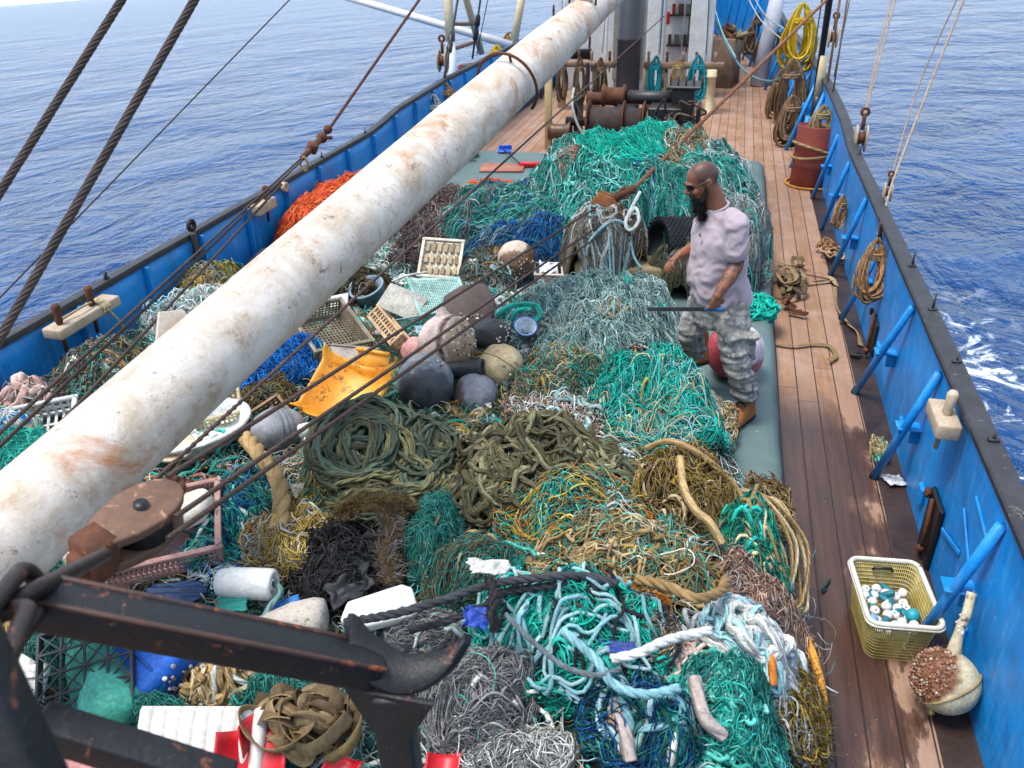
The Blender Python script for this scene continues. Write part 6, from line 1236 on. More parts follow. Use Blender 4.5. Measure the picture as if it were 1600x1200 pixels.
# head in its own frame: x forwards, y left, z up
hd = V3(*FA) * .94 + UPV * -.34; hd /= np.linalg.norm(hd); hu = UPV - hd * hd[2]; hu /= np.linalg.norm(hu); hl = np.cross(hu, hd)
def Hd(x, y, z): return HEAD + hd * x + hl * y + hu * z
HM = Matrix(((hd[0], hl[0], hu[0], HEAD[0]), (hd[1], hl[1], hu[1], HEAD[1]), (hd[2], hl[2], hu[2], HEAD[2]), (0, 0, 0, 1)))
b = MB(); b.T = HM
b.ball((-.012, 0, .030), (.103, .080, .092), 30); b.ball((.030, 0, -.005), (.072, .066, .085), 26); b.ball((.040, 0, -.062), (.052, .050, .045), 20); b.ball((.062, 0, -.088), (.026, .030, .020), 14)
b.ball((.085, 0, .020), (.022, .046, .012), 14)
b.tubes(np.array([(.095, 0, .012), (.108, 0, -.010), (.120, 0, -.030), (.108, 0, -.040)]), np.array([.009, .011, .015, .012]), 12); b.ball((.106, .014, -.036), .010, 10); b.ball((.106, -.014, -.036), .010, 10)
b.ball((.096, 0, -.060), (.012, .026, .008), 12); b.ball((.094, 0, -.070), (.013, .023, .008), 12)
for s_ in (1, -1):
    b.ball((.072, s_ * .045, -.030), (.025, .022, .020), 12); b.ball((-.010, s_ * .082, -.005), (.020, .010, .034), 16); b.ball((-.022, s_ * .088, .004), (.010, .009, .028), 12); b.ball((-.004, s_ * .080, -.034), (.010, .008, .012), 10)
b.T = None
limb(b, [Hd(-.035, 0, -.05), (Hd(-.035, 0, -.05) + NECK) / 2 + FA * .0, NECK + V3(0, 0, -.06)], [.064, .066, .078], 16, 20)
def hand(b, w, pdir, back, curl, thumb, L=.185, grip=0.):
    """palm from the wrist along pdir, back of the hand facing back"""
    p = pdir / np.linalg.norm(pdir); k = back - p * p.dot(back); k /= np.linalg.norm(k); sd = np.cross(k, p) * thumb
    V = [];
    for t, hw, ht in ((0, .027, .020), (.25, .034, .019), (.6, .042, .017), (1., .041, .014)):
        a = np.arange(16) * 2 * PI / 16; V.append(w + p * (t * .090) + np.cos(a)[:, None] * sd * hw + np.sin(a)[:, None] * k * ht)
    loft(b, V)
    for i, (o, l) in enumerate(((.031, .070), (.011, .080), (-.010, .075), (-.030, .058))):
        q = w + p * .086 + sd * o; d = p.copy(); pts = [q - p * .015]; an = curl * (1 + .12 * i) + .05 * i
        for seg, f in ((0, .45), (1, .32), (2, .25)):
            d = d * math.cos(an) - k * math.sin(an) if seg == 0 else (lambda dd, kk: dd * math.cos(an) - kk * math.sin(an))(d, np.cross(d, np.cross(k, d)) / (np.linalg.norm(np.cross(d, np.cross(k, d))) + 1e-6))
            d /= np.linalg.norm(d); q = q + d * l * f * 1.05; pts.append(q)
        limb(b, pts, [.0098, .0095, .0088, .0075], 16, 10)
    q = w + p * .022 + sd * .028; d1 = p * .6 + sd * .75 - k * .25; d2 = p * .9 + sd * .15 - k * (.3 + grip)
    limb(b, [q, q + d1 * .042, q + d1 * .042 + d2 * .036, q + d1 * .042 + d2 * .055 - k * .004], [.014, .0115, .0105, .008], 14, 10)
b2l = (SL + EL) / 2
limb(b, [SL + V3(0, 0, -.03), b2l + V3(.012, 0, 0), EL], [.064, .060, .048], 20); limb(b, [EL, EL * .62 + WL * .38 + LE * .006, WL], [.048, .047, .030], 20)
limb(b, [SR + V3(0, 0, -.03), (SR + ER) / 2, ER], [.062, .058, .046], 20); limb(b, [ER, ER * .6 + WR * .4, WR], [.045, .044, .029], 20)
hdL = V3(-.12, .03, -1.); hand(b, WL, hdL, LE + V3(.15, 0, .1), .60, 1, grip=.5)
hdR = (WR - ER) / np.linalg.norm(WR - ER) + V3(-.1, -.15, -.25); hand(b, WR, hdR, V3(.1, .15, 1.) - LE * .5, .40, -1)
def skin_col(v, n):
    c = np.broadcast_to(skin_c, v.shape) * (1 + .10 * snoise(v * 14, 3, 2)[:, None])
    q = (v - HEAD); x, y, z = q @ hd, q @ hl, q @ hu
    hair = np.clip((z - .012 - .35 * np.clip(x - .045, 0, 1) * 3 + .006 * snoise(v * 60, 5)) / .02, 0, 1) * np.clip((.062 - x) / .02, 0, 1) * (np.linalg.norm(q, axis=1) < .2) * (1 - .3 * np.clip((z - .09) / .03, 0, 1))
    hair = np.maximum(hair, np.clip((-.045 - x) / .02, 0, 1) * np.clip((z + .055) / .02, 0, 1) * (np.linalg.norm(q, axis=1) < .17))
    c = c * (1 - .78 * hair[:, None]) + hx('#2c2420') * .78 * hair[:, None]
    lip = (np.abs(z + .065) < .010) & (x > .085) & (np.abs(y) < .026); c = np.where(lip[:, None], hx('#6b3a30', .9), c)
    for A, B in ((b2l, EL), (EL, WL)):
        d = B - A; t = np.clip(((v - A) @ d) / (d @ d), -.2, 1.0); dist = np.linalg.norm(v - (A + t[:, None] * d), axis=1); on = (dist < .075) & (t < .96)
        pat = snoise(v * 26, 21, 3); k = np.clip((pat + .05) / .12, 0, 1) * on * .62; k = k * (1 - .6 * np.clip((np.abs(snoise(v * 55, 23)) < .18), 0, 1)); c = c * (1 - k[:, None]) + hx('#2a2a2c') * k[:, None]
    return c
N = NT("skin"); a = N.n("Attribute", attribute_name="col"); N.set(color=a.outputs["Color"], rough=.48, spec=.4); N.b.inputs["Subsurface Weight"].default_value = .06; N.b.inputs["Subsurface Radius"].default_value = (.02, .008, .004); N.bump(N.math('ADD', N.noise(220, 3, .6), N.math('MULTIPLY', N.noise(38, 4, .6), .8)), .3, .003); skinm = N.m
baked(b, "body", .0052, 3, None, skin_col, skinm, man)
# clothes
N = NT("tshirt"); f = N.noise(4, 3, .5); N.set(color=N.mix(f, hx('#9c8d94', .9), hx('#ac9da2', .92)), rough=.88, spec=.15); N.bump(N.noise(260, 2, .5), .15, .002); N.b.inputs["Sheen Weight"].default_value = .15; shm = N.m
s = MB()
rings = [ring(WA + V3(0, 0, -.035) - FA * .0, .195, .192, tilt=.06), ring(WA + V3(0, 0, .03) + FA * .012, .202, .200), ring(BE + FA * .020, .198, .196), ring((BE + CH) / 2 + FA * .014, .200, .180), ring(CH + FA * .010, .215, .172), ring(CH * .5 + (SL + SR) / 2 * .5 + FA * .0, .222, .150), ring((SL + SR) / 2 + V3(0, 0, .028), .175, .115), ring(NECK + V3(0, 0, -.015), .085, .082)]
V = np.array([spline([r[i] for r in rings], 40) for i in range(28)]).transpose(1, 0, 2); loft(s, list(V))
limb(s, [SL - LE * .05 + V3(0, 0, -.01), SL + V3(0, 0, -.03), SL * .5 + b2l * .5, b2l * .62 + EL * .38], [.080, .084, .083, .078], 24)
limb(s, [SR + LE * .05, SR + V3(0, 0, -.03), (SR * .5 + ER * .5), ER * .75 + SR * .25], [.080, .082, .080, .074], 24)
def shirt_d(v, n):
    q = v * 1.0; hem = np.clip((v[:, 2] - WA[2] + .08) / .25, 0, 1)
    f1 = snoise(q * V3(5, 5, 9), 61, 2); f2 = snoise(q * V3(9, 9, 3) + 2, 62, 2); near = np.exp(-((v[:, 2] - (WA[2] + .05)) / .10) ** 2)
    fold = 1 - 2 * np.abs(np.sin(f1 * 3.2 + v[:, 2] * 13 + (v @ FA) * 9)) ** .6
    return .003 * fold + .005 * f2 + .010 * near * np.sin(v[:, 2] * 55 + 4 * f2) + .004 * np.sin(v @ LE * 40 + 5 * f1) * hem
sh = baked(s, "t_shirt", .011, 6, shirt_d, None, shm, man)
m = MB(); m.T = None; P = NECK + V3(0, 0, -.012); a_ = np.linspace(0, 2 * PI, 40); m.tubes(np.array([P + FA * (.076 * math.cos(q) + .006) + LE * .079 * math.sin(q) + V3(0, 0, -.028 * math.cos(q)) for q in a_]), .0085, 8); ob("collar", m, shm, sh)
m = MB(); lg = CH + FA * .187 + LE * .07 + V3(0, 0, .055); m.box(lg, (.01, .03, .006), (0, 0, math.atan2(FA[1], FA[0])), .002); m.box(lg + V3(0, 0, .012), (.01, .018, .006), (.6, 0, math.atan2(FA[1], FA[0])), .002); ob("chest_mark", m, weathered("dark_print", hx('#3a3540'), hx('#2a2630'), .8, 9, .3, .0), sh)
N = NT("camo"); vo = N.n("TexVoronoi", feature='F1', distance='CHEBYCHEV'); vo.inputs["Scale"].default_value = 34; wv = N.n("VectorMath", operation='ADD'); nz_ = N.n("TexNoise"); nz_.inputs["Scale"].default_value = 9; N.l(N.co(), nz_.inputs["Vector"]); N.l(N.co(), wv.inputs[0]); sc_ = N.n("VectorMath", operation='SCALE'); N.l(nz_.outputs["Color"], sc_.inputs[0]); sc_.inputs["Scale"].default_value = .10; N.l(sc_.outputs[0], wv.inputs[1]); N.l(wv.outputs[0], vo.inputs["Vector"])
sp = N.n("SeparateColor"); N.l(vo.outputs["Color"], sp.inputs[0]); o_ = N.n("ValToRGB"); o_.color_ramp.interpolation = 'CONSTANT'; el = o_.color_ramp.elements
for i, (p_, c_) in enumerate(((0, '#85827b'), (.3, '#96928a'), (.55, '#747475'), (.74, '#a39e94'), (.9, '#606166'))):
    x = el[0] if i == 0 else el.new(p_) if i > 1 else el[1]; x.position = p_; x.color = (*hx(c_, .9), 1)
N.l(sp.outputs[0], o_.inputs[0]); col = N.mix(N.ramp(N.noise(2.2, 4, .6), [(.45, 0.), (.7, .35)]), o_.outputs[0], hx('#7a705f')); N.set(color=col, rough=.9, spec=.15); N.bump(N.noise(240, 2, .5), .2, .002); cam_m = N.m
s = MB(); PV = (HL + HR) / 2
rings = [ring(WA + V3(0, 0, .02), .195, .175), ring(WA + V3(0, 0, -.05), .20, .178), ring(PV + V3(0, 0, .02), .205, .175), ring(PV + V3(0, 0, -.07), .19, .155)]; loft(s, rings)
limb(s, [HL + V3(0, 0, .03), HL * .5 + KL * .5 + LE * .01, KL, KL * .5 + AL * .5 - FA * .015, AL + V3(0, 0, .095)], [.118, .108, .090, .084, .082], 40, 22); limb(s, [HR + V3(0, 0, .03), HR * .5 + KR * .5, KR, KR * .5 + AR * .5, AR + V3(0, 0, .03)], [.116, .106, .089, .083, .080], 40, 22)
pk = (HL + KL) / 2 + LE * .085 - FA * .02 + V3(0, 0, -.05); s.box(pk, (.20, .07, .19), (0, .1, math.atan2(FA[1], FA[0])), .015); s.box(pk + V3(0, 0, .085) + LE * .012, (.21, .07, .05), (0, .1, math.atan2(FA[1], FA[0])), .012)
def pants_d(v, n):
    z = v[:, 2]; low = np.exp(-((z - .36) / .16) ** 2); f1 = snoise(v * V3(4, 4, 10), 71, 2); f2 = snoise(v * V3(10, 10, 4), 72, 2)
    return .008 * f2 + (.004 + .012 * low) * np.sin(z * 75 + 4 * f1) + .006 * np.sin(z * 33 + 5 * f1)
baked(s, "trousers", .0105, 4, pants_d, None, cam_m, man)
leath = weathered("boot_leather", hx('#b8733a', .98), hx('#965a2c', .95), .65, 9, .6, .4, .003, hx('#4c2c18'), .64, 16); solem = weathered("boot_sole", hx('#3a2f28'), hx('#231d19'), .8, 9, .5, .3)
for an_, td in ((AL, V3(-.50, -.86, 0)), (AR, V3(-.8, -.6, 0))):
    gz_ = .212 if an_ is AL else AR[2] - .085; td = td / np.linalg.norm(td); sd = np.cross(UPV, td); base = V3(an_[0], an_[1], gz_); s = MB()
    def bt(x, y, z): return base + (td * x + sd * y + UPV * z) * 1.14
    V = []
    for x, hw, zt in ((-.095, .030, .05), (-.085, .042, .12), (-.04, .050, .16), (.02, .050, .155), (.07, .051, .115), (.12, .055, .085), (.165, .052, .070), (.195, .036, .055), (.207, .012, .035)):
        a_ = np.arange(18) * 2 * PI / 18; y = np.cos(a_) * hw; z = np.where(np.sin(a_) > 0, .03 + np.sin(a_) * (zt - .03), .03 + np.sin(a_) * .018); V.append([bt(x, yy, zz) for yy, zz in zip(y, z)])
    loft(s, V); limb(s, [bt(-.03, 0, .08), bt(-.035, 0, .15), bt(-.035, 0, .20)], [.058, .055, .056], 12); bo = baked(s, "boot", .007, 4, None, None, leath, man)
    s = MB(); pts = []
    for x, hw in ((-.10, .026), (-.085, .043), (-.03, .048), (.04, .046), (.11, .055), (.17, .052), (.205, .030), (.214, .0)): pts.append((x, hw))
    pts = pts + [(x, -y) for x, y in pts[-2::-1]]; s.prism([(p[0], p[1]) for p in pts], .026, Matrix(((td[0], sd[0], 0, base[0]), (td[1], sd[1], 0, base[1]), (0, 0, 1, base[2] - .004), (0, 0, 0, 1))) @ Matrix.Scale(1.14, 4), .004); ob("sole", s, solem, bo)
    s = MB()
    for i in range(5): x = .015 + .022 * i; z = .162 - .019 * i; s.tubes(np.array([bt(x - .008, .032, z - .022), bt(x, .012, z + .004), bt(x + .012, -.012, z), bt(x + .006, -.032, z - .024)]), .0035, 6); s.tubes(np.array([bt(x - .008, -.032, z - .022), bt(x, -.012, z + .004), bt(x + .012, .012, z), bt(x + .006, .032, z - .024)]), .0035, 6)
    ob("laces", s, solem, bo)
# beard, sunglasses
s = MB(); s.T = HM
s.ball((.062, 0, -.112), (.036, .042, .034), 24); s.ball((.060, 0, -.155), (.033, .038, .050), 22); s.ball((.055, 0, -.192), (.022, .026, .040), 18)
for sg in (1, -1): limb(s, [(.012, sg * .066, -.040), (.025, sg * .064, -.070), (.050, sg * .048, -.100)], [.007, .011, .016], 12, 12); limb(s, [(.104, sg * .006, -.052), (.094, sg * .026, -.058), (.082, sg * .036, -.080)], [.0045, .005, .007], 10, 10)
s.T = None; br = baked(s, "beard", .006, 3, lambda v, n: .006 * snoise(v * V3(60, 60, 16), 9, 2), None, weathered("beard_hair", hx('#1d1816'), hx('#100d0c'), .75, 30, .5, .9, .006, bscale=160), man)
s = MB(); q = RNG.normal(0, 1, (500, 3)); q /= np.linalg.norm(q, axis=1, keepdims=True); bp_ = np.array([Hd(*(np.array((.059, 0, -.16)) + d_ * (.034, .040, .085))) for d_ in q]); fuzz(s, bp_, 1500, .035, .0011, pal('#1d1816', '#2c2522', '#120f0e'), 5, up=-.9); ob('beard_hair', s, netm, br)
s = MB(); s.T = HM
for sg in (1, -1):
    gx, gy = np.meshgrid(np.linspace(-1, 1, 12), np.linspace(-1, 1, 8), indexing='ij'); r_ = np.clip((np.abs(gx) ** 3 + np.abs(gy) ** 3) ** (1 / 3), 1, 9); X, Y = gx / r_, gy / r_
    s.grid(np.stack([.108 - .030 * ((Y * 0 + X * .5 + .5)) ** 2 * 1.0 - .002 * Y, sg * (.033 + .028 * X), .008 + .019 * Y], -1))
g_ = ob("sunglasses", s, weathered("dark_lens", hx('#151313'), hx('#0b0a0a'), .12, 5, .2, 0, spec=.7), man); g_.modifiers.new("thick", 'SOLIDIFY').thickness = .003
s = MB(); s.T = HM; s.rod((.110, .008, .014), (.110, -.008, .014), .0035)
for sg in (1, -1): s.tubes(spline([(.084, sg * .062, .014), (.04, sg * .078, .016), (-.01, sg * .088, .014), (-.03, sg * .088, -.006)], 14), .0038, 8)
ob("frame", s, blackm, g_)
s = MB(); s.tubes(np.array([WL + LE * .033 * math.cos(q) + FA * .033 * math.sin(q) + V3(0, 0, .012) for q in np.linspace(0, 2 * PI, 20)]) * 1.0, .004, 6); s.T = None
# the bar he holds
gp = WL + hdL / np.linalg.norm(hdL) * .105 - LE * .022; tip = V3(*(-0.410,5.350,0.963)); dv = gp - tip; dv /= np.linalg.norm(dv)
t = thing("hand_tool", tuple(gp), "dark flat bar with a blue grip held in the left hand of the man", "tool")
s = MB(); M4 = Matrix.Translation((tip + gp) / 2) @ look_rot(dv); s.box((0, 0, 0), (.010, .030, float(np.linalg.norm(gp - tip))), T=M4, bev=.002); ob("blade", s, weathered("dark_steel", hx('#4a4e54'), hx('#33363b'), .45, 8, .6, .2, .002, hx('#6b5040'), .64, 20, metal=.5), t, smooth=False)
s = MB(); s.tubes(np.linspace(gp - dv * .05, gp + dv * .075, 10), np.array([.014, .016, .0155, .016, .0155, .016, .0155, .016, .017, .014]), 14); ob("grip", s, weathered("blue_grip", hx('#1f6fae'), hx('#185a90'), .5, 8, .4, .2, .002), t)


# ---------------------------------------------------------------- boom, cables and running rigging
N = NT("boom_paint"); st = N.n("Mapping"); st.inputs["Rotation"].default_value = (0, -.21, .21); N.l(N.co(), st.inputs["Vector"])
f = N.noise(4.5, 8, .72, .5); g = N.noise(17, 8, .75, .5); r_ = N.noise(2.1, 9, .74, .8)
col = N.mix(N.ramp(f, [(.38, 0.), (.66, 1.)]), hx('#cbc2b7'), hx('#a8957f')); col = N.mix(N.ramp(g, [(.55, 0.), (.68, .6)]), col, hx('#83705f')); col = N.mix(N.ramp(N.noise(9, 10, .8, .3), [(.585, 0.), (.635, .8)]), col, hx('#6a5444'))
col = N.mix(N.ramp(r_, [(.55, 0.), (.62, .5), (.69, .95)]), col, hx('#a8632c')); col = N.mix(N.ramp(r_, [(.66, 0.), (.70, .9)]), col, hx('#5a2c16')); col = N.mix(N.ramp(N.noise(46, 4, .7), [(.68, 0.), (.72, .8)]), col, hx('#4a3a32'))
N.set(color=col, rough=.55, spec=.35); N.bump(N.math('ADD', N.math('MULTIPLY', f, 1.0), N.math('MULTIPLY', g, .6)), .55, .012); boomm = N.m
BA, BB = V3(-2.34, 2.15, 1.44), V3(-1.17, 7.59, 2.67)
def bp(t): return BA + (BB - BA) * t
boom = thing("boom", tuple(bp(-.35)), "thick white boom with rust stains slanting across the heap of nets", "boom")
m = MB(); tt = np.linspace(-.38, 1.9, 90); rr_ = np.interp(tt, [-.38, .0, .55, .8, 1.0, 1.9], [.192, .192, .19, .172, .130, .10]); rr_ = rr_ + .0025 * snoise(tt[:, None] * 9, 5, 2); m.tubes(np.array([bp(t) for t in tt]), rr_, 40); ob("spar", m, boomm, boom)
bd = (BB - BA) / np.linalg.norm(BB - BA)
def band(t, r, w, th, mat=boomm, name="band"):
    m = MB(); m.lathe([(r, -w / 2), (r + th, -w / 2 + .004), (r + th, w / 2 - .004), (r, w / 2)], 40, Matrix.Translation(bp(t)) @ look_rot(bd)); return ob(name, m, mat, boom)
band(.215, .190, .03, .005); band(.56, .186, .012, .004); band(-.06, .19, .02, .004)
m = MB(); M4 = Matrix.Translation(bp(.70)) @ look_rot(bd); m.tubes(np.array([list(M4 @ Vector((.225 * math.cos(q), .235 * math.sin(q), -.03 * math.sin(q)))) for q in np.linspace(-.5, 3.9, 40)]), .011, 8); m.box(M4 @ Vector((.19, -.12, 0)), (.05, .06, .05), (.2, .3, .2), .008); m.rod(M4 @ Vector((-.05, .17, 0)), M4 @ Vector((-.06, .235, -.03)), .01, .01, 8); ob("iron_hoop", m, rustm, boom)
m = MB(); M4 = Matrix.Translation(bp(.955)) @ look_rot(bd); m.box(M4 @ Vector((-.03, .155, 0)), (.10, .09, .05), (.2, .2, .3), .01, 2); ob("lug", m, boomm, boom)
m = MB(); m.tubes(np.array([list(M4 @ Vector(p)) for p in ((-.12, .10, -.03), (-.14, .22, -.03), (-.02, .26, -.02), (.10, .23, .02), (.13, .10, .03))]), .009, 8); ob("iron_hoop", m, blackm, boom)
m = MB(); M4 = Matrix.Translation(bp(.135)) @ look_rot(bd); m.prism([(-.10, 0), (.12, 0), (.09, .10), (-.02, .13)], .02, Matrix.Translation(bp(.135) + V3(-.14, .06, .09)) @ Matrix.Rotation(1.2, 4, 'Z') @ Matrix.Rotation(1.2, 4, 'X'), .004); ob("lug", m, boomm, boom)
WIRE = hx('#4d423d', .9)
def cable(label, p0, p1, r, c=WIRE, n=200, ext0=0., ext1=0., name="wire_rope", sag=0., strands=True, pitch=5.5):
    a, b_ = V3(*p0), V3(*p1); d = b_ - a; a = a - d * ext0; b_ = b_ + d * ext1; P = np.linspace(a, b_, n if strands else 24); t = np.linspace(0, 1, len(P)); P[:, 2] -= sag * 4 * t * (1 - t)
    if not strands:
        m = MB(); m.tubes(P, r, 8, c); return ob(name, m, ropem, None, label, "cable")
    T = np.gradient(P, axis=0); T /= np.linalg.norm(T, axis=1, keepdims=True); A = np.cross(T, (0, 0, 1.)); A /= np.linalg.norm(A, axis=1, keepdims=True); B = np.cross(T, A); L = np.concatenate([[0], np.cumsum(np.linalg.norm(np.diff(P, axis=0), axis=1))]); m = MB()
    for k in range(6):
        ph = L / (r * pitch) * 2 * PI / 1.8 + k * 2 * PI / 6; m.tubes(P + r * .62 * (np.cos(ph)[:, None] * A + np.sin(ph)[:, None] * B), r * .36, 6, c * (1 + .15 * ((k % 3) - 1)))
    return ob(name, m, twine, None, label, "cable")
cable("thick twisted wire stay crossing the upper left corner, leftmost of the pair", (-2.660,2.596,2.441), (-2.425,3.241,3.057), .0175, n=420, ext0=.7, ext1=1.2)
cable("thick twisted wire stay crossing the upper left, second from the corner", (-2.525,2.262,1.997), (-2.139,3.311,3.051), .0185, n=520, ext0=.3, ext1=.8)
cable("very thin dark line crossing the sea behind the two thick stays", (-4.915,4.514,1.030), (-4.161,8.006,2.695), .006, ext0=.2, ext1=.6, strands=False)
cable("rust red wire rising from the turnbuckle over the blue bulwark to the top edge", (-3.850,7.759,1.493), (-3.518,9.857,2.552), .017, hx('#5c3a30'), 160, ext1=.8)
tb = thing("turnbuckle", (-3.895,7.588,1.419), "rusty turnbuckle joining the red wire to the lines left of the boom", "turnbuckle")
m = MB(); a, b_ = V3(*(-3.896,7.328,1.376)), V3(*(-3.849,7.698,1.488)); m.rod(a, b_, .028, .034, 10); m.box((a + b_) / 2, (.10, .10, .10), (.3, .4, .6), .02, 2); m.ball(b_, .055, 12); m.ball(b_ + V3(.05, .05, .07), .045, 12); m.rod(b_, b_ + V3(.10, .02, .0), .018, .018, 8); ob("body", m, rustm, tb)
m = MB(); m.rope([a + V3(.02, 0, .02), a + V3(-.03, 0, -.06), a + V3(.02, 0, -.12), a + V3(.05, 0, -.05), a + V3(.02, 0, .02)], .012, 8, TAN[1], 30); ob("lashing", m, ropem, tb)
for i, (q0, q1) in enumerate((((-2.732,2.301,1.536), (-3.908,7.322,1.371)), ((-2.727,2.275,1.488), (-3.889,7.321,1.360)), ((-2.640,2.522,1.467), (-3.756,6.627,1.322)))):
    cable(("upper of the two wires running left of the boom to the picture edge", "lower of the two wires running left of the boom to the picture edge", "wire that meets the boom side, nearest the boom of the three left wires")[i], q0, q1, .0105, hx('#4c3f3a'), 260, ext0=.25, ext1=0.)
for i, (q0, q1, e0, e1) in enumerate((((-1.521,1.698,1.896), (-1.296,12.977,1.850), 0., .25), ((-1.452,1.679,1.935), (-1.117,8.208,0.832), 0., 0.), ((-1.361,1.562,1.895), (-1.069,8.134,0.681), 0., 0.), ((-1.345,1.496,1.875), (-1.048,8.095,0.602), 0., 0.))):
    cable(("brown wire from the big pulley up towards the black mast", "brown wire from the pulley crossing the yellow tub to the rusty block, uppermost of three", "brown wire from the pulley to the rusty block, middle of three", "brown wire from the pulley to the rusty block, lowest of three")[i], q0, q1, .0092, hx('#4f3e37'), 420, ext0=e0, ext1=e1)
cable("brown wire that dives behind the boom above the white ribbed crate", (-2.718,5.334,1.061), (-2.632,12.921,1.318), .0105, hx('#4f3e37'), 260, ext1=.4)
cable("rust brown rope slanting from the rusty block past the white post up to the right", (-0.840,7.950,1.022), (0.586,11.500,1.975), .022, hx('#8a5c42'), 220, ext1=.45)
t = thing("pulley_block", (-1.012,7.900,0.872), "rusty swivel block hanging in front of the tall teal heap", "pulley block"); c = V3(*(-1.048,7.850,0.885)); M4 = Matrix.Translation(c) @ Matrix.Rotation(.75, 4, 'Y') @ Matrix.Rotation(PI / 2, 4, 'X'); m = MB()
for dz in (-.055, .04): m.prism([(-.15, -.09), (.10, -.12), (.17, -.02), (.14, .10), (-.02, .13), (-.16, .07)], .018, M4 @ Matrix.Translation((0, 0, dz)), .005)
ob("cheek", m, weathered("rust_orange", hx('#a0653a'), hx('#6a3a20'), .85, 9, .7, .7, .006, hx('#c08a5a'), .6, 20), t); m = MB(); m.lathe([(0, -.03), (.10, -.03), (.08, 0), (.10, .03), (0, .03)], 24, M4); ob("sheave", m, rustm, t)
m = MB(); a, b_ = V3(*(-0.973,7.900,0.980)), V3(*(-0.823,7.950,1.047)); m.rod(a, b_, .035, .03, 10); m.ball(a, .05, 12); m.ball(b_, .045, 12); m.lathe([(.03, -.015), (.06, -.015), (.06, .015), (.03, .015), (.03, -.015)], 16, Matrix.Translation((a + b_) / 2) @ Matrix.Rotation(1.2, 4, 'X')); ob("swivel", m, rustm, t)
# starboard running rigging
PALE = hx('#b9a48f', .9)
def line(label, pts, r, c, cat="rope", n=None): m = MB(); m.rope(pts, r, 7, c, n or 40); return ob("rope", m, ropem, None, label, cat)
blk = weathered("block_wood", hx('#b8a68e'), hx('#94806a'), .6, 7, .5, .3, .003, hx('#6b5442'), .66, 20)
def sblock(label, p, s_, top=None):
    t = thing("pulley_block", p, label, "pulley block"); m = MB()
    for dx in (-.028, .028): m.lathe([(0, -.006), (.05, -.006), (.058, 0), (.05, .006), (0, .006)], 20, TR((p[0] + dx * s_, p[1], p[2]), (0, PI / 2, 0), (s_ * 1.4, s_, s_)))
    ob("cheek", m, blk, t); m = MB(); m.lathe([(0, -.018), (.04, -.018), (.033, 0), (.04, .018), (0, .018)], 18, TR(p, (0, PI / 2, 0), (s_, s_, s_))); ob("sheave", m, rustm, t)
    m = MB(); m.rod(V3(*p) + V3(0, 0, .05 * s_), V3(*p) + V3(0, 0, .14 * s_), .012 * s_, .012 * s_, 8); m.lathe([(.012, -.006), (.028, -.006), (.028, .006), (.012, .006), (.012, -.006)], 12, TR((p[0], p[1], p[2] + .15 * s_), (PI / 2, 0, 0), s_)); ob("eye", m, rustm, t); return t
line("pair of pale lines above the upper wooden block, left strand", [(1.750,11.640,2.675), (1.620,11.154,1.967), (1.500,10.588,1.283)], .011, PALE); line("pair of pale lines above the upper wooden block, right strand", [(1.760,11.390,2.688), (1.630,10.987,1.988), (1.500,10.523,1.281)], .011, PALE)
sblock("white wooden block hanging from the twin lines above the bulwark rail", (1.460,10.244,1.098), 1.9)
line("line from the upper wooden block down inside the bulwark to the small hank", [(1.450,10.215,1.019), (1.400,10.377,0.709), (1.360,10.466,0.342), (1.320,10.452,0.030)], .012, PALE)
line("thick pale line at the right running from the top edge to the hanging coil", [(1.950,8.896,2.767), (1.700,8.492,1.916), (1.480,7.992,1.293), (1.420,7.827,1.039), (1.360,7.608,0.839)], .011, PALE); line("thinner pale line just left of the thick line at the right", [(1.950,9.137,2.753), (1.700,8.908,1.904), (1.470,8.141,1.167)], .007, PALE)
sblock("small shackle block where the two right lines meet the rail", (1.460,8.087,1.094), 1.1)
def hank(label, top, h, w, n, r, cols, seed, depth=.06, lean=(0, 0), wrap=True, mat=None, group=None):
    """a hank of rope hung by its top"""
    rng = np.random.default_rng(seed); top = V3(*top); m = MB(); P = []
    for i in range(n):
        hh = h * rng.uniform(.82, 1.05); ww = w * rng.uniform(.5, 1.); o = rng.uniform(-1, 1) * w * .35; dy = rng.uniform(-depth, depth); q = np.linspace(0, 2 * PI, 34)
        z = -hh / 2 + hh / 2 * np.cos(q); x = o * (1 - np.cos(q)) / 2 + ww / 2 * np.sin(q) * (1 - .35 * np.cos(q)); P.append(np.stack([top[0] + x + lean[0] * -z, top[1] + dy * (1 - np.cos(q)) / 2 + .02 * np.sin(q) + lean[1] * -z, top[2] + z], -1))
    m.tubes(np.array(P) + rng.normal(0, .003, (n, 34, 3)), r, 6, np.asarray(cols)[rng.integers(0, len(cols), n)] * rng.uniform(.8, 1.15, (n, 1)))
    if wrap:
        q = np.linspace(0, 2 * PI * 4, 60); zc = top[2] - h * .22; m.tubes(np.stack([top[0] + w * .33 * np.cos(q), top[1] + (depth * .5 + .02) * np.sin(q), zc - q / (8 * PI) * .06], -1), r, 6, np.asarray(cols)[0])
    return ob("rope_hank", m, mat or ropem, None, label, "rope hank", group)
CO = pal('#b98d62', '#a87c54', '#c9a27a', '#9a7048')
hank("tan rope coil hanging on the inside of the bulwark at a belaying pin", (1.280,7.102,0.971), .48, .20, 16, .0115, CO, 3, .07, (-.05, -.30)); m = MB(); m.rod((1.350,7.401,0.840), V3(*(1.330,7.290,0.988)) + V3(-.02, 0, .06), .02, .014, 10); ob("belaying_pin", m, rustm, None, "rusty pin on the rail that carries the tan rope coil", "belaying pin")
hank("small tan rope hank lashed to the second slanting stay", (1.270,9.420,0.675), .34, .10, 12, .0105, CO, 5, .05, (-.05, -.1)); 
def b_(m, f): loops(m, f, 12, (.06, .12), .011, CO, 401, turns=2)
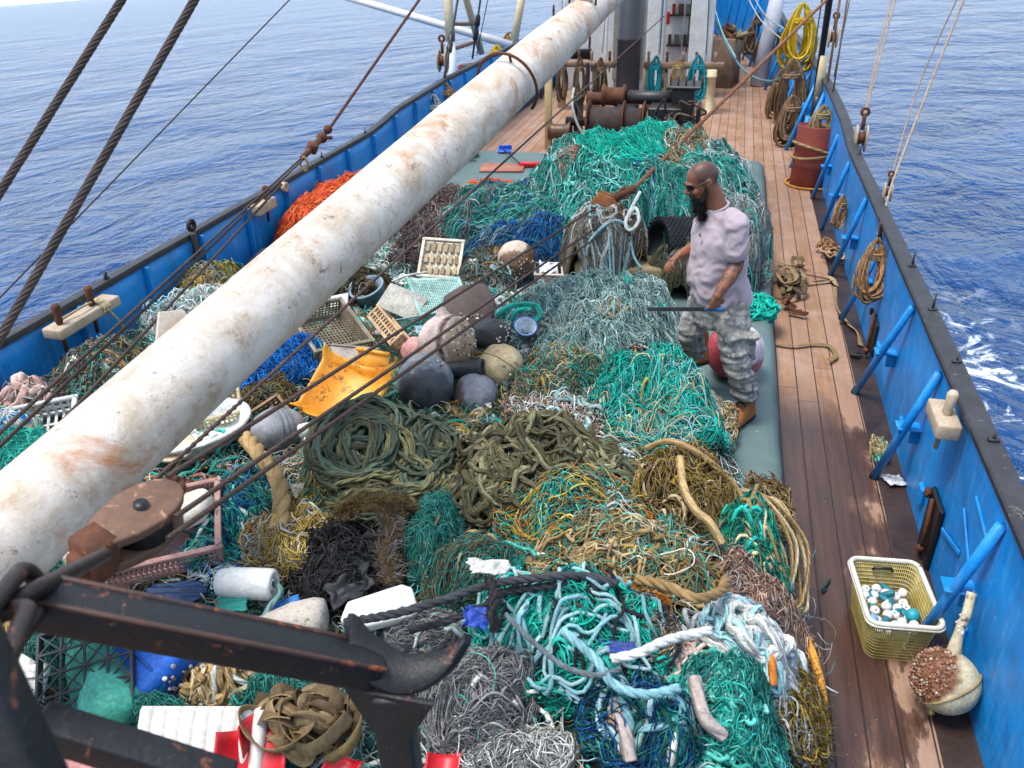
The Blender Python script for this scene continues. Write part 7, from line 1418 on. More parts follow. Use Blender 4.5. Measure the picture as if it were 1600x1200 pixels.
heap("rope", "small tan rope heap on the margin at the foot of the stay", "rope", (1.22, 9.35, .14, .3), .06, b_, ropem, seed=401, base=lambda x, y: np.full(np.shape(x), .02))
def pin_block(label, p, L, W, H, yaw, pins, rope=False):
    t = thing("pin_rail", p, label, "pin rail"); m = MB(); m.box(p, (W, L, H), (0, 0, yaw), .012, 2); ob("wood_block", m, woodm if rope else blk, t)
    for dy, c_ in pins: q = V3(p[0] + .0, p[1] + dy, p[2]); mm = MB(); mm.lathe([(0, -.17), (.013, -.17), (.015, .03), (.026, .06), (.022, .10), (.030, .165), (.018, .185), (0, .186)], 14, TR(q, (.0, .05, 0))); ob("belaying_pin", mm, rustm if c_ else blk, t)
    return t
t = pin_block("grey wooden pin rail with two pins on the far blue bulwark, lashed with pale rope", (-4.220,4.480,0.961), .62, .15, .075, 0., ((-.22, 1), (.10, 1)))
m = MB(); p = V3(*(-4.220,4.480,0.961))
for i in range(5): q = np.linspace(0, 2 * PI, 24); m.tubes(np.stack([p[0] + .085 * np.cos(q), p[1] + .12 + .014 * i + .01 * np.sin(q), p[2] + .05 * np.sin(q)], -1), .008, 6, TAN[2])
m.rope([p + V3(.0, -.18, .06), p + V3(.03, -.05, .08), p + V3(.02, .1, .07)], .008, 6, TAN[2], 20); m.rope([p + V3(.09, .14, .0), p + V3(.10, .2, -.1), p + V3(.09, .26, -.22)], .009, 6, TAN[2], 20); ob("rope", m, ropem, None, "pale lashing wound round the grey pin rail on the far bulwark", "rope")
pin_block("short pale wooden cleat block with one pin on the near blue bulwark", (1.270,4.280,0.926), .30, .12, .09, 0., ((-.02, 0),))
pin_block("small wooden fairlead on the far bulwark beyond the orange net", (-4.260,7.116,0.954), .34, .10, .10, 0., ((.06, 1),))
m = MB(); m.lathe([(.02, -.02), (.05, -.02), (.05, .02), (.02, .02), (.02, -.02)], 16, TR((-4.280,7.606,1.005), (0, PI / 2, 0))); ob("fairlead_ring", m, blk, None, "small wooden ring on the far bulwark above the orange net", "ring")
# ------------------------------------------------ foreground: block, chain and crutch
t = thing("pulley_block", (-1.475,1.519,1.871), "large rusty wooden pulley block in the lower left with wires running into it", "pulley block")
c = V3(*(-1.471,1.520,1.871)); ax_ = V3(*(-1.424,1.680,1.882)) - V3(*(-1.505,1.345,1.888)); ax_ /= np.linalg.norm(ax_); nv = V3(.10, -.55, .83); nv = nv - ax_ * nv.dot(ax_); nv /= np.linalg.norm(nv); sv = np.cross(nv, ax_); M4 = Matrix(((ax_[0], sv[0], nv[0], c[0]), (ax_[1], sv[1], nv[1], c[1]), (ax_[2], sv[2], nv[2], c[2]), (0, 0, 0, 1)))
egg = [(.155 * math.cos(q) + .005, (.078 + .014 * math.cos(q)) * math.sin(q)) for q in np.linspace(0, 2 * PI, 40, endpoint=False)]
chk = weathered("block_cheek", hx('#7d5a44'), hx('#4f382c'), .6, 5, .9, .5, .004, hx('#a67c5c'), .58, 22)
for z0 in (.030, -.062): m = MB(); m.prism(egg, .032, M4 @ Matrix.Translation((0, 0, z0)), .007); ob("cheek", m, chk, t)
m = MB(); m.lathe([(0, -.026), (.082, -.026), (.066, 0), (.082, .026), (0, .026)], 36, M4 @ Matrix.Translation((.03, 0, 0))); m.lathe([(0, -.07), (.02, -.07), (.02, .072), (0, .072)], 16, M4 @ Matrix.Translation((.03, 0, 0))); ob("sheave", m, blackm, t)
m = MB(); m.box((-.12, 0, 0), (.09, .105, .13), bev=.012, T=M4); m.box((-.165, 0, 0), (.05, .06, .07), bev=.01, T=M4); ob("strap", m, rustm, t)
m = MB(); M5 = M4 @ Matrix.Translation((.168, .03, .01)); m.lathe([(.016, -.022), (.034, -.022), (.040, 0), (.034, .022), (.016, .022), (.016, -.022)], 18, M5); ob("becket", m, rustm, t)
ch = thing("chain", (-1.286,1.063,2.123), "heavy rusty black chain links between the pulley block and the lower left edge", "chain")
def chainlink(p0, p1, nrm, w, r):
    p0, p1 = V3(*p0), V3(*p1); d = p1 - p0; L = np.linalg.norm(d); d /= L; n_ = V3(*nrm); n_ = n_ - d * n_.dot(d); n_ /= np.linalg.norm(n_); s_ = np.cross(n_, d); mid = (p0 + p1) / 2; q = np.linspace(0, 2 * PI, 49)[:-1]
    h = (L - w) / 2 + r * 1.2; x = np.sign(np.cos(q)) * h + np.cos(q) * w / 2; P = mid + x[:, None] * d + (np.sin(q) * w / 2)[:, None] * s_; P = np.concatenate([P, P[:2]]); m = MB(); m.tubes(P, r, 12); ob("link", m, weathered("chain_iron", hx('#3a2c26'), hx('#1d1817'), .5, 9, .8, .6, .003, hx('#8a4f2c'), .60, 24, metal=.3), ch)
chainlink((-1.359,1.245,1.999), (-1.149,0.881,2.259), (.1, -.5, .85), .085, .0165); chainlink((-1.159,0.931,2.248), (-1.072,0.760,2.301), (.8, .3, .3), .075, .0165); chainlink((-1.102,0.816,2.290), (-1.005,0.661,2.324), (.1, -.5, .85), .08, .016)
cr = thing("boom_crutch", V3(*(-0.616,1.192,1.817)) * (1, 1, 0), "black chipped steel boom crutch with a long crossbar and curved horns", "boom crutch")
crm = weathered("crutch_steel", hx('#17171a'), hx('#0d0d0f'), .48, 4, .6, .9, .006, hx('#7a452a'), .60, 13, spec=.4, bscale=26)
def beam(p0, p1, w, h, top=(0, 0, 1), bev=.006, name="crossbar"):
    p0, p1 = V3(*p0), V3(*p1); d = p1 - p0; L = np.linalg.norm(d); d /= L; u = V3(*top); u = u - d * u.dot(d); u /= np.linalg.norm(u); s_ = np.cross(u, d); mid = (p0 + p1) / 2; M_ = Matrix(((d[0], s_[0], u[0], mid[0]), (d[1], s_[1], u[1], mid[1]), (d[2], s_[2], u[2], mid[2]), (0, 0, 0, 1))); m = MB(); m.box((0, 0, 0), (L, w, h), T=M_, bev=bev, seg=2); return ob(name, m, crm, cr), M_, L
o, M_, L = beam((-1.165,0.922,2.214), (-0.637,1.218,1.852), .075, .075)
m = MB()
for s_ in (.038, -.038): m.box((0, s_, .036), (L, .012, .010), T=M_, bev=.003)
ob("edge_chip", m, weathered("chipped_edge", hx('#5a3a2a'), hx('#1a1719'), .5, 7, 1., .4, .003, hx('#8a4a28'), .56, 14), cr)
P = spline([(-0.706,1.248,1.957), (-0.687,1.231,1.917), (-0.643,1.219,1.877), (-0.585,1.219,1.851), (-0.531,1.234,1.852), (-0.478,1.261,1.876), (-0.446,1.291,1.915)], 40); W_ = np.interp(np.linspace(0, 1, 40), [0, .12, .35, .7, 1], [.03, .075, .095, .085, .02]); dpt = V3(.05, .86, .5); dpt /= np.linalg.norm(dpt); T = np.gradient(P, axis=0); T /= np.linalg.norm(T, axis=1, keepdims=True); Nn = np.cross(dpt, T); Nn /= np.linalg.norm(Nn, axis=1, keepdims=True); th = .011
m = MB(); Q = [P + dpt * W_[:, None] * a_ / 2 + Nn * th * b_ for a_, b_ in ((-1, -.6), (-.96, -1), (.96, -1), (1, -.6), (1, .6), (.96, 1), (-.96, 1), (-1, .6), (-1, -.6))]; V = np.stack(Q, 1); m.grid(V); 
for e in (0, -1): m.grid(np.stack([V[e][:-1], np.broadcast_to(V[e].mean(0), V[e][:-1].shape)]), wrap=True)
ob("horn_plate", m, crm, cr)
pt0 = V3(*(-0.601,1.204,1.831)); m = MB(); m.box((pt0[0], pt0[1], pt0[2] / 2 - .01), (.085, .085, pt0[2] - .0), (0, 0, .2), .01, 2); ob("post", m, crm, cr)
m = MB(); m.prism([(-.10, 0), (.11, 0), (.045, -.13), (-.045, -.13)], .016, Matrix.Translation(pt0 + V3(0, -.02, .0)) @ Matrix.Rotation(PI / 2, 4, 'X'), .003); ob("gusset", m, crm, cr)
beam((-1.052,0.761,2.108), (-0.746,0.818,1.965), .06, .06, name="lower_bar")
m = MB(); M_s = Matrix.Translation((V3(*(-0.825,0.553,2.573)) + V3(*(-0.717,0.482,2.398))) / 2) @ look_rot(V3(*(-0.717,0.482,2.398)) - V3(*(-0.825,0.553,2.573))); m.box((0, 0, 0), (.06, .085, .30), (0, 0, .5), .014, 3, T=M_s); ob("side_post", m, crm, cr)


# ---------------------------------------------------------------- forward part of the deck
cream = weathered("cream_paint", hx('#d9c9a6'), hx('#bfa77e'), .55, 6, .7, .3, .003, hx('#7a4a28'), .64, 16); white = weathered("white_paint", hx('#d8d8d6'), hx('#bfbebb'), .5, 4, .5, .2, .003, hx('#8a6a50'), .68, 14); redm = weathered("red_drum_paint", hx('#96402f'), hx('#6f2c22'), .6, 5, .7, .4, .004, hx('#b5704a'), .62, 12)
dkst = weathered("dark_grease_steel", hx('#2c2a2b'), hx('#191819'), .45, 7, .6, .5, .004, hx('#6a4630'), .60, 14)
# timber post left of the winch
m = MB(); m.box((-2.842,13.800,0.643), (.11, .11, 1.30), (0, 0, .05), .008); ob("post", m, weathered("yellow_post", hx('#c9ad7c'), hx('#a98c5c'), .7, 5, .6, .4, .004, hx('#6a5236'), .66, 18), None, "pale yellow timber post left of the winch", "post")
# winch
t = thing("winch", (-1.7, 13.9, 0), "rusty black deck winch with wire drums behind the tall teal heap", "winch")
m = MB()
XW = Matrix.Rotation(PI / 2, 4, 'Y')
def lx(prof, c, mat, name, k=28): m = MB(); m.lathe(prof, k, Matrix.Translation(c) @ XW); return ob(name, m, mat, t)
lx([(0, -.95), (.07, -.95), (.07, 1.15), (0, 1.15)], (-1.6, 13.8, .46), dkst, "shaft")
dr = lx([(.20, -.40), (.20, .40)], (-1.75, 13.8, .46), weathered("drum_core", hx('#3c3230'), hx('#241e1d'), .6, 8, .6, .5), "drum")
for x in (-2.18, -1.62, -1.30): lx([(.0, -.012), (.33, -.012), (.34, 0), (.33, .012), (0, .012)], (x, 13.8, .46), rustm, "flange", 36)
m = MB(); q = np.linspace(0, 2 * PI * 22, 22 * 20); m.tubes(np.stack([-2.15 + .50 * q / q[-1], 13.8 + .215 * np.cos(q), .46 + .215 * np.sin(q)], -1), .012, 6, WIRE); q = np.linspace(0, 2 * PI * 12, 12 * 20); m.tubes(np.stack([-1.6 + .27 * q / q[-1], 13.8 + .22 * np.cos(q), .46 + .22 * np.sin(q)], -1), .012, 6, WIRE * .8); ob("wire", m, twine, dr)
lx([(0, -.20), (.14, -.20), (.115, -.10), (.12, .06), (.17, .14), (.17, .16), (0, .16)], (-2.62, 13.75, .30), weathered("worn_gypsy", hx('#6a4c3a'), hx('#3c2c24'), .45, 8, .7, .3, .003, hx('#a07a5c'), .6, 14, metal=.3), "warping_head")
lx([(0, -.25), (.12, -.25), (.10, -.15), (.10, .15), (.12, .25), (0, .25)], (-2.05, 14.35, .72), rustm, "roller"); lx([(0, -.18), (.17, -.18), (.18, -.14), (.13, -.12), (.13, .14), (.18, .16), (.17, .2), (0, .2)], (-1.85, 14.2, .80), rustm, "warping_head"); lx([(0, -.6), (.11, -.6), (.11, .6), (0, .6)], (-1.2, 14.2, .78), dkst, "upper_shaft")
m = MB()
for (x, y, z, a, b_, c_) in ((-1.0, 13.85, .42, .45, .5, .62), (-.72, 14.1, .55, .34, .5, .85), (-.7, 14.1, 1.0, .50, .6, .05), (-1.75, 14.1, .06, 2.0, .9, .12), (-2.4, 14.1, .4, .06, .5, .75), (-.46, 13.85, .4, .06, .5, .7)): m.box((x, y, z), (a, b_, c_), (0, 0, .02 * x), .015)
ob("frame", m, dkst, t, smooth=False)
m = MB(); rg = np.random.default_rng(8)
for i in range(16): a = V3(-1.15 + rg.uniform(0, .7), 13.52 + rg.uniform(0, .06), .25 + rg.uniform(0, .6)); m.rope([a, a + rg.normal(0, .1, 3) * (1, .2, 1), a + rg.normal(0, .16, 3) * (1, .2, 1), a + V3(rg.uniform(-.2, .3), .1, -.25)], .018, 7, pal('#2a2829', '#4a3a32', '#6a5a50')[i % 3], 18)
ob("hose", m, netm, t)
m = MB()
for i in range(6): m.rod((-1.05 + .12 * i, 13.95, .98), (-1.05 + .12 * i, 13.9, 1.16), .012, .016, 8)
ob("lever", m, rustm, t)
m = MB(); m.rope([(-2.45, 13.9, .95), (-2.42, 13.6, .75), (-2.3, 13.5, .45), (-2.12, 13.45, .22)], .022, 8, hx('#a8a49c'), 30); m.rope([(-2.5, 14., .85), (-2.3, 13.7, .6), (-2.1, 13.55, .35)], .018, 8, hx('#3a3634'), 24); ob("hose", m, ropem, t)
m = MB(); m.rope([(-.55, 13.3, .05), (-.3, 13.0, .06), (-.05, 12.95, .05), (.1, 13.2, .05)], .05, 10, hx('#26272a'), 30); ob("hose", m, netm, None, "thick black hose curled on deck at the right foot of the winch", "hose")
# mast of black pipe
m = MB(); m.lathe([(.30, 0), (.30, .04), (.245, .05), (.225, .25), (.222, 1.3), (.23, 1.31), (.23, 1.36), (.222, 1.37), (.218, 5.5), (.0, 5.5)], 32, TR((-1.95, 17.0, 0))); ob("mast", m, weathered("black_mast", hx('#34353a'), hx('#232428'), .45, 4, .6, .35, .004, hx('#7a4a30'), .66, 10), None, "stout black pipe mast standing behind the winch", "mast")
# pin rail with pins, belayed rope and posts
pr = thing("pin_rail", (-1.85, 17.3, 0), "weathered wooden pin rail across the deck behind the black mast", "pin rail")
for a, b_ in ((-3.45, -2.22), (-1.68, -.18)): m = MB(); m.box(((a + b_) / 2, 17.3, .84), (b_ - a, .20, .11), (0, 0, 0), .012); ob("beam", m, woodm, pr)
for i, x in enumerate((-3.35, -2.95, -2.7, -2.35, -1.6, -1.25, -.95, -.7, -.35)):
    m = MB(); m.lathe([(0, .70), (.014, .70), (.016, .90), (.030, .93), (.024, .99), (.032, 1.07), (0, 1.09)], 12, TR((x, 17.28, 0))); ob("belaying_pin", m, rustm if i % 2 else woodm, pr)
for i, (x, y, h) in enumerate(((-3.3, 17.35, .80), (-2.62, 17.4, .8), (-1.60, 17.35, .8), (-1.30, 17.4, .8))):
    m = MB(); m.rod((x, y, 0), (x, y, h), .085, .085, 16); ob("post", m, cream, pr)
m = MB(); px_ = V3(*(-0.382,17.051,0.000)); m.lathe([(.0, 0), (.095, 0), (.095, .02), (.082, .03), (.082, .66), (.10, .67), (.10, .70), (.085, .71), (.085, .80), (0, .8)], 20, TR((px_[0], px_[1], 0))); ob("post", m, cream, None, "cream pipe post standing on deck below the right end of the pin rail", "post")
TQ = pal('#178a98', '#1f9aa6', '#127885')
hank("teal rope hank hanging from the pin rail just right of the black mast", (-1.44, 17.12, 1.02), .80, .22, 16, .016, TQ, 11, .05); hank("teal rope hank hanging alone at the right end of the pin rail", (-.66, 17.12, 1.04), .80, .26, 16, .018, TQ, 12, .04)
BRN = pal('#7d6248', '#6a523c', '#8f7356', '#574232')
for i, (x, lab) in enumerate(((-3.25, "brown rope hank at the left end of the pin rail, beside the timber post"), (-2.9, "brown rope hank second from the left on the pin rail"), (-2.5, "brown rope hank hanging just left of the black mast"), (-1.02, "pale tan rope hank between the two teal hanks"))): hank(lab, (x, 17.1, .98), .8 if i < 3 else .5, .2, 12, .016, BRN if i < 3 else TAN, 20 + i, .05)
m = MB(); m.rope([(-2.75, 17.1, .9), (-2.75, 17.05, .4), (-2.65, 17.02, .2), (-2.55, 17.05, .45), (-2.58, 17.1, .9)], .03, 8, hx('#3c3a3a'), 40); m.lathe([(0, -.12), (.07, -.12), (.06, .05), (.03, .12), (0, .12)], 14, TR((-2.65, 17.0, .3))); ob("hook_block", m, dkst, None, "dark iron hook block hanging at the pin rail left of the mast", "hook")
m = MB(); m.lathe([(0, -.22), (.06, -.22), (.10, -.12), (.10, .12), (.06, .22), (0, .22)], 18, TR((-.98, 16.95, .42), (0, PI / 2, 0))); fd = ob("fender", m, blackm, None, "small black fender hanging between the two teal hanks", "fender"); m = MB(); m.lathe([(0, -.01), (.035, -.01), (.035, .01), (0, .01)], 14, TR((-.92, 16.85, .43), (PI / 2, 0, 0))); ob("emblem", m, redp, fd)
# deckhouse with its white columns
dh = thing("deckhouse", (-2.1, 20.2, 0), "white deckhouse front with tall columns and a dark doorway behind the mast", "deckhouse")
m = MB(); m.box((-3.1, 19.6, 1.9), (1.1, .08, 3.8), bev=.005); m.box((-2.15, 19.66, 1.9), (.8, .08, 3.8), bev=.005); ob("wall", m, white, dh, smooth=False)
m = MB(); m.box((-2.28, 19.55, 1.7), (.62, .05, 3.0), bev=.01); ob("door", m, weathered("grey_door", hx('#9a948c'), hx('#7f7a74'), .6, 4, .6, .3, .003, hx('#6a5648'), .62, 10), dh, smooth=False)
for x, w_, in ((-1.62, .34), (-.70, .46)): m = MB(); m.box((x, 18.9, 1.9), (w_, .5, 3.8), bev=.02, seg=2); m.box((x + w_ * .2, 18.63, 1.9), (.04, .05, 3.7), bev=.004); ob("column", m, white, dh, smooth=False)
for x in (-2.72, -3.7): m = MB(); m.box((x, 19.2, 1.9), (.10, .12, 3.8), bev=.01); ob("column", m, white, dh, smooth=False)
m = MB(); m.box((-1.16, 19.9, 1.9), (.62, .06, 3.8)); ob("doorway", m, weathered("painted_interior_shade", hx('#2a2624'), hx('#171514'), .8, 3, .6, .2), dh, smooth=False)  # flat panel; the shade inside the doorway is put into its colour
m = MB()
for z in (.9, 1.5, 2.1, 2.7): m.box((-1.16, 19.75, z), (.60, .25, .03))
ob("shelf", m, dkst, dh, smooth=False)
for i in range(10): m = MB(); m.box((-1.4 + .05 * i, 19.72, .9 + .6 * (i % 3) + .12), (.06, .1, .2), (0, 0, .2 * i), .008, col=pal('#5a3a2a', '#8a2a24', '#3a4a3a', '#6a6a66')[i % 4]); ob("tin", m, netm, dh, smooth=False)
m = MB(); m.box((-1.45, 19.6, 1.45), (.07, .07, .26), bev=.02, col=hx('#b02a26')); ob("extinguisher", m, netm, dh, smooth=False)
m = MB(); m.box((-2.15, 21.5, 1.6), (2.9, 3.4, 3.2), bev=.02); ob("house_side", m, white, dh, smooth=False)
t = thing("handrail", (-3.35, 17.9, 0), "rusty bent pipe handrail left of the mast above the striped board", "handrail"); m = MB(); m.rope([(-3.9, 18.2, .0), (-3.9, 18.2, 1.2), (-3.5, 18.2, 1.35), (-2.95, 18.2, 1.3), (-2.9, 18.2, .9), (-2.9, 18.2, .0)], .025, 8, hx('#7a4a34'), 60); ob("pipe", m, rustm, t)
t = thing("warning_board", (-3.35, 17.75, .84), "yellow and black board lying on the pin rail left of the mast", "board"); m = MB(); m.box((-3.30, 17.45, 1.0), (.26, .06, .20), (.2, 0, 0), .006); ob("yellow_panel", m, weathered("yellow_panel", hx('#c9942a'), hx('#a8781f'), .6, 6, .5, .2), t); m = MB(); m.box((-2.94, 17.45, 1.0), (.42, .058, .19), (.2, 0, 0), .006); ob("black_panel", m, blackm, t)
for i, (x, y, dx) in enumerate(((-2.2, 18.4, .05), (-1.45, 18.0, .0), (-1.05, 18.2, .1), (-.95, 18.2, .12), (-.55, 18.0, -.15), (-2.6, 18.0, .2))):
    m = MB(); m.rod((x, y, .95), (x + dx, y + .2, 5.), .012, .012, 6, (BRN[i % 4], TQ[0], WHITE[0])[i % 3]); ob("halyard", m, ropem, None, ("rope", "teal", "white")[i % 3] + " halyard line rising from the pin rail, " + ("left of the mast", "right of the mast by the teal hank", "in front of the dark doorway", "beside the doorway, right strand", "in front of the right white column", "left of the grey door")[i], "halyard")
# port side: ladder frame, spar, drum and ropes
yl = thing("leaning_ladder", (-5.5, 16.6, 0), "yellow and white leaning ladder frame by the far bulwark, left of the boom top", "ladder"); 
a0, a1 = V3(*(-5.200,16.200,0.492)), V3(*(-5.427,16.800,2.679)); b0, b1 = V3(*(-5.193,18.200,0.907)), V3(*(-5.258,16.900,2.673))
m = MB(); m.rod(a0 + V3(0, 0, -.35), a0 * .62 + a1 * .38, .085, .085, 14); ob("white_leg", m, white, yl); m = MB(); m.rod(a0 * .62 + a1 * .38, a1, .09, .085, 14); ob("yellow_leg", m, cream, yl); m = MB(); m.rod(b0, b1, .07, .07, 12); ob("yellow_leg", m, cream, yl)
for f in (.32, .52): m = MB(); m.rod(a0 + (a1 - a0) * f, b0 + (b1 - b0) * (f - .18), .04, .04, 10); ob("rung", m, woodm, yl)
m = MB(); m.rod((-8.497,19.000,1.926), (-4.598,18.500,1.014), .075, .085, 16); ob("spar", m, white, None, "white spar reaching out over the sea at the top, left of the boom", "spar")
m = MB(); m.rod((-4.579,18.600,1.066), (-4.367,18.900,2.345), .08, .08, 14); ob("pole", m, cream, None, "short cream pole at the end of the white spar beside the boom", "pole")
def drum(label, c, r, h, mat, tilt=(0, 0, 0)):
    t = thing("barrel", (c[0], c[1], c[2]), label, "barrel"); B = TR(c, tilt); m = MB(); P = [(0, .0), (r * .97, .0), (r, .012), (r, h * .30), (r * 1.025, h * .32), (r * 1.025, h * .345), (r, h * .365), (r, h * .63), (r * 1.025, h * .65), (r * 1.025, h * .675), (r, h * .695), (r, h - .012), (r * .985, h), (r * .95, h - .004), (r * .94, h - .02), (0, h - .018)]
    m.lathe(P, 40, B); ob("body", m, mat, t); m = MB(); m.lathe([(0, 0), (.028, 0), (.028, .012), (0, .014)], 12, B @ TR((r * .5, -r * .3, h - .018))); ob("bung", m, rustm, t); return t
drum("dark red steel drum beside the near bulwark, tied with tan rope", (1.199,12.316,0.000), .285, .80, redm, (-.06, .02, 0)); drum("red steel drum on the far side deck behind the boom", (-4.922,16.819,0.000), .36, .85, weathered("red_drum_b", hx('#9a2f26'), hx('#74231d'), .55, 5, .7, .3, .004, hx('#b0623c'), .6, 8))
c = V3(*(1.199,12.316,0.000)); m = MB(); q = np.linspace(0, 2 * PI, 60)
m.tubes(np.stack([c[0] + .300 * np.cos(q), c[1] + .300 * np.sin(q) - .03, .50 + .10 * np.cos(q + 2.6)], -1), .02, 8, TAN[0]); m.tubes(np.stack([c[0] + .300 * np.cos(q), c[1] + .300 * np.sin(q) - .03, .44 + .05 * np.cos(q)], -1), .02, 8, TAN[1]); m.rope([c + V3(.25, -.2, .42), c + V3(.34, -.26, .46), c + V3(.30, -.30, .34), c + V3(.24, -.26, .30), c + V3(.33, -.22, .38), c + V3(.28, -.3, .44)], .03, 8, TAN[2], 40); m.rope([c + V3(.22, .0, .78), c + V3(.1, -.1, .82), c + V3(-.05, .0, .80)], .02, 8, TAN[2], 20); ob("rope", m, ropem, None, "tan rope wound twice round the dark red drum and knotted at its right", "rope")
m = MB(); q = np.linspace(2.2, 5.2, 30); m.tubes(np.stack([c[0] + .34 * np.cos(q), c[1] + .34 * np.sin(q), np.full(30, .02)], -1), .018, 8, pal('#c98a3c')[0]); ob("rope", m, ropem, None, "orange rope lying round the foot of the dark red drum", "rope")
t = thing("bollard", (-5.100,17.000,0.484), "black bollard standing on the far rail behind the red drum", "bollard"); p = V3(*(-4.981,16.600,0.526)); m = MB(); m.lathe([(0, -.2), (.14, -.2), (.12, .3), (.15, .32), (.15, .36), (0, .37)], 18, TR(p)); m.box(p + V3(0, .0, -.2), (.5, .25, .06), bev=.01); ob("drum_post", m, blackm, t)
m = MB(); m.rod(p + V3(-.22, -.05, .2), p + V3(-.05, -.1, -.25), .03, .04, 8); ob("flap", m, white, t)
hank("yellow rope hank on the far rail beside the white spar", (-4.801,18.000,1.061), .42, .28, 12, .03, pal('#d6b52a', '#c9a326'), 31, .08); hank("white rope hank hanging on the far bulwark beside the boom hoop", (-4.280,12.303,1.089), .65, .30, 14, .014, WHITE, 32, .06); hank("tan rope hank with rigging ends on the far rail before the red drum", (-4.300,12.962,1.145), .45, .25, 14, .018, CO, 33, .10); hank("small tan and white rope hank on the far rail at the spar's end", (-4.709,18.800,1.245), .4, .30, 12, .018, np.concatenate([CO, WHITE]), 34, .08)
for i, (q0, q1) in enumerate((((-4.320,12.920,1.104), (-4.600,15.115,2.545)), ((-5.098,17.200,0.916), (-4.857,17.400,2.427)), ((-5.118,17.600,0.948), (-4.786,17.800,2.406)))):
    t = thing("shroud", q0, ("black chain shroud with a turnbuckle in front of the ladder frame", "black rod shroud with a lamp shaped fitting behind the ladder frame", "thin wire shroud farthest right of the ladder frame")[i], "shroud"); m = MB(); m.rod(q0, q1, (.022, .02, .010)[i], None, 8); ob("rod", m, blackm, t)
    if i < 2: m = MB(); p = V3(*q0) * .62 + V3(*q1) * .38; d_ = (V3(*q1) - V3(*q0)); d_ /= np.linalg.norm(d_); m.lathe([(.02, -.25), (.05, -.22), (.05, -.05), (.03, .0), (.06, .05), (.05, .2), (.02, .25)], 12, Matrix.Translation(p) @ look_rot(d_)); ob("fitting", m, blackm, t)
sblock("orange tan block hanging at the ladder frame above the far rail", (-4.500,13.532,1.390), 2.2)
for p in ((-4.204,21.000,1.399), (-4.013,21.600,1.429)): m = MB(); m.lathe([(0, -.15), (.02, -.15), (.03, .1), (.02, .2), (0, .2)], 10, TR(p)); ob("belaying_pin", m, rustm, None, "pin on the far rail near the boom top, " + ("nearer one" if p[1] < 21.3 else "farther one"), "belaying pin")
# starboard shrouds and their ropes
m = MB(); m.rod((.55, 20.3, 0), (0.850,20.600,2.455), .17, .16, 20); ob("pole", m, weathered("grey_white_pole", hx('#c9cbd2'), hx('#aaacb4'), .5, 4, .5, .2, .003, hx('#7a6a60'), .66, 12), None, "grey white pole rising at the top right behind the yellow rope coil", "pole")
hank("bright yellow rope hank tied high on the shrouds at the top right", (1.002,15.600,2.045), 1.0, .42, 26, .022, pal('#d9b21f', '#c9a018', '#e6c23a', k=.9), 41, .12, (.0, 0)); 
TN = pal('#9a7a5a', '#8a6a4c', '#ab8c6a', '#7a5c42')
hank("big bunch of old tan rope hanging below the yellow hank", (0.931,15.200,1.259), 1.05, .42, 26, .020, TN, 42, .12, (.05, .05)); hank("tan rope bunch hanging lower, just above the deck", (0.969,14.600,0.785), .75, .40, 22, .020, TN, 43, .12); hank("tan rope bunch at the far side of the shroud ropes", (0.856,16.800,0.846), 1.0, .30, 16, .020, TN, 44, .1)
def b_(m, f): loops(m, f, 14, (.08, .18), .014, TN, 403, turns=2)
heap("rope", "tan rope tail spilled on deck below the hanging bunches", "rope", (1.062,16.383,0.379,0.899), .06, b_, ropem, seed=403, base=lambda x, y: np.full(np.shape(x), .02))
hank("tan rope coil hanging on the rail directly behind the dark red drum", (1.220,12.238,1.070), .42, .26, 14, .018, TAN, 45, .08)
for i, (q0, q1, r_, c_) in enumerate((((1.300,14.602,0.645), (1.150,12.925,2.613), .045, '#26262a'), ((1.330,13.376,0.826), (1.300,13.155,2.600), .018, '#8a6a50'), ((1.340,12.596,0.888), (1.360,12.808,2.617), .012, '#6a5648'), ((1.360,12.970,1.332), (1.450,13.139,2.751), .008, '#7a6a5c'), ((1.240,15.313,0.667), (1.050,12.874,2.616), .012, '#a8927a'))):
    m = MB(); m.rod(q0, q1, r_, None, 10, hx(c_)); ob("shroud", m, ropem, None, ("thick black served shroud behind the tan rope bunches", "brown shroud rope right of the thick black one", "dark shroud wire farthest right but one", "thin grey line at the outer edge of the shrouds", "pale line left of the thick black shroud")[i], "shroud")
t = thing("post", (1.220,12.582,0.845), "white pipe sleeve with a black collar standing at the rail behind the drum", "post"); a, b_2x = V3(*(1.260,13.767,0.936)), V3(*(1.260,13.688,1.502)); m = MB(); m.rod(a, b_2x, .06, .055, 14); ob("sleeve", m, cream, t); m = MB(); m.rod(a + V3(0, 0, -.35), a, .075, .075, 14); ob("collar", m, blackm, t); m = MB(); m.rod(a + V3(-.08, 0, -1.0), a + V3(-.05, 0, -.3), .09, .09, 14); ob("foot", m, blue, t)
sblock("orange brown deadeye block on the shrouds right of the yellow hank", (1.420,14.472,1.674), 2.0)
m = MB(); P = [(-0.466,19.500,1.440), (-0.185,18.500,1.065), (0.222,17.000,0.785), (0.665,16.200,0.750), (0.978,15.600,1.044), (1.144,15.200,1.301)]; m.rope(P, .022, 8, hx('#5a7a80'), 80); ob("hose", m, ropem, None, "grey teal hose drooping in an arc across the far deck", "hose")
for i, (q0, q1) in enumerate((((-0.634,19.000,2.078), (0.025,17.600,0.947)), ((0.015,22.000,1.881), (0.893,19.000,1.111)), ((0.157,22.000,1.881), (0.904,19.000,1.314)))): m = MB(); m.rope([q0, (V3(*q0) + V3(*q1)) / 2 + V3(0, 0, -.15), q1], .012, 6, (hx('#9ac9d0'), WHITE[0], WHITE[1])[i], 30); ob("line", m, ropem, None, ("pale teal cord hanging down in front of the bow plating", "white cord slanting across the bow plating, left one", "white cord slanting across the bow plating, right one")[i], "cord")
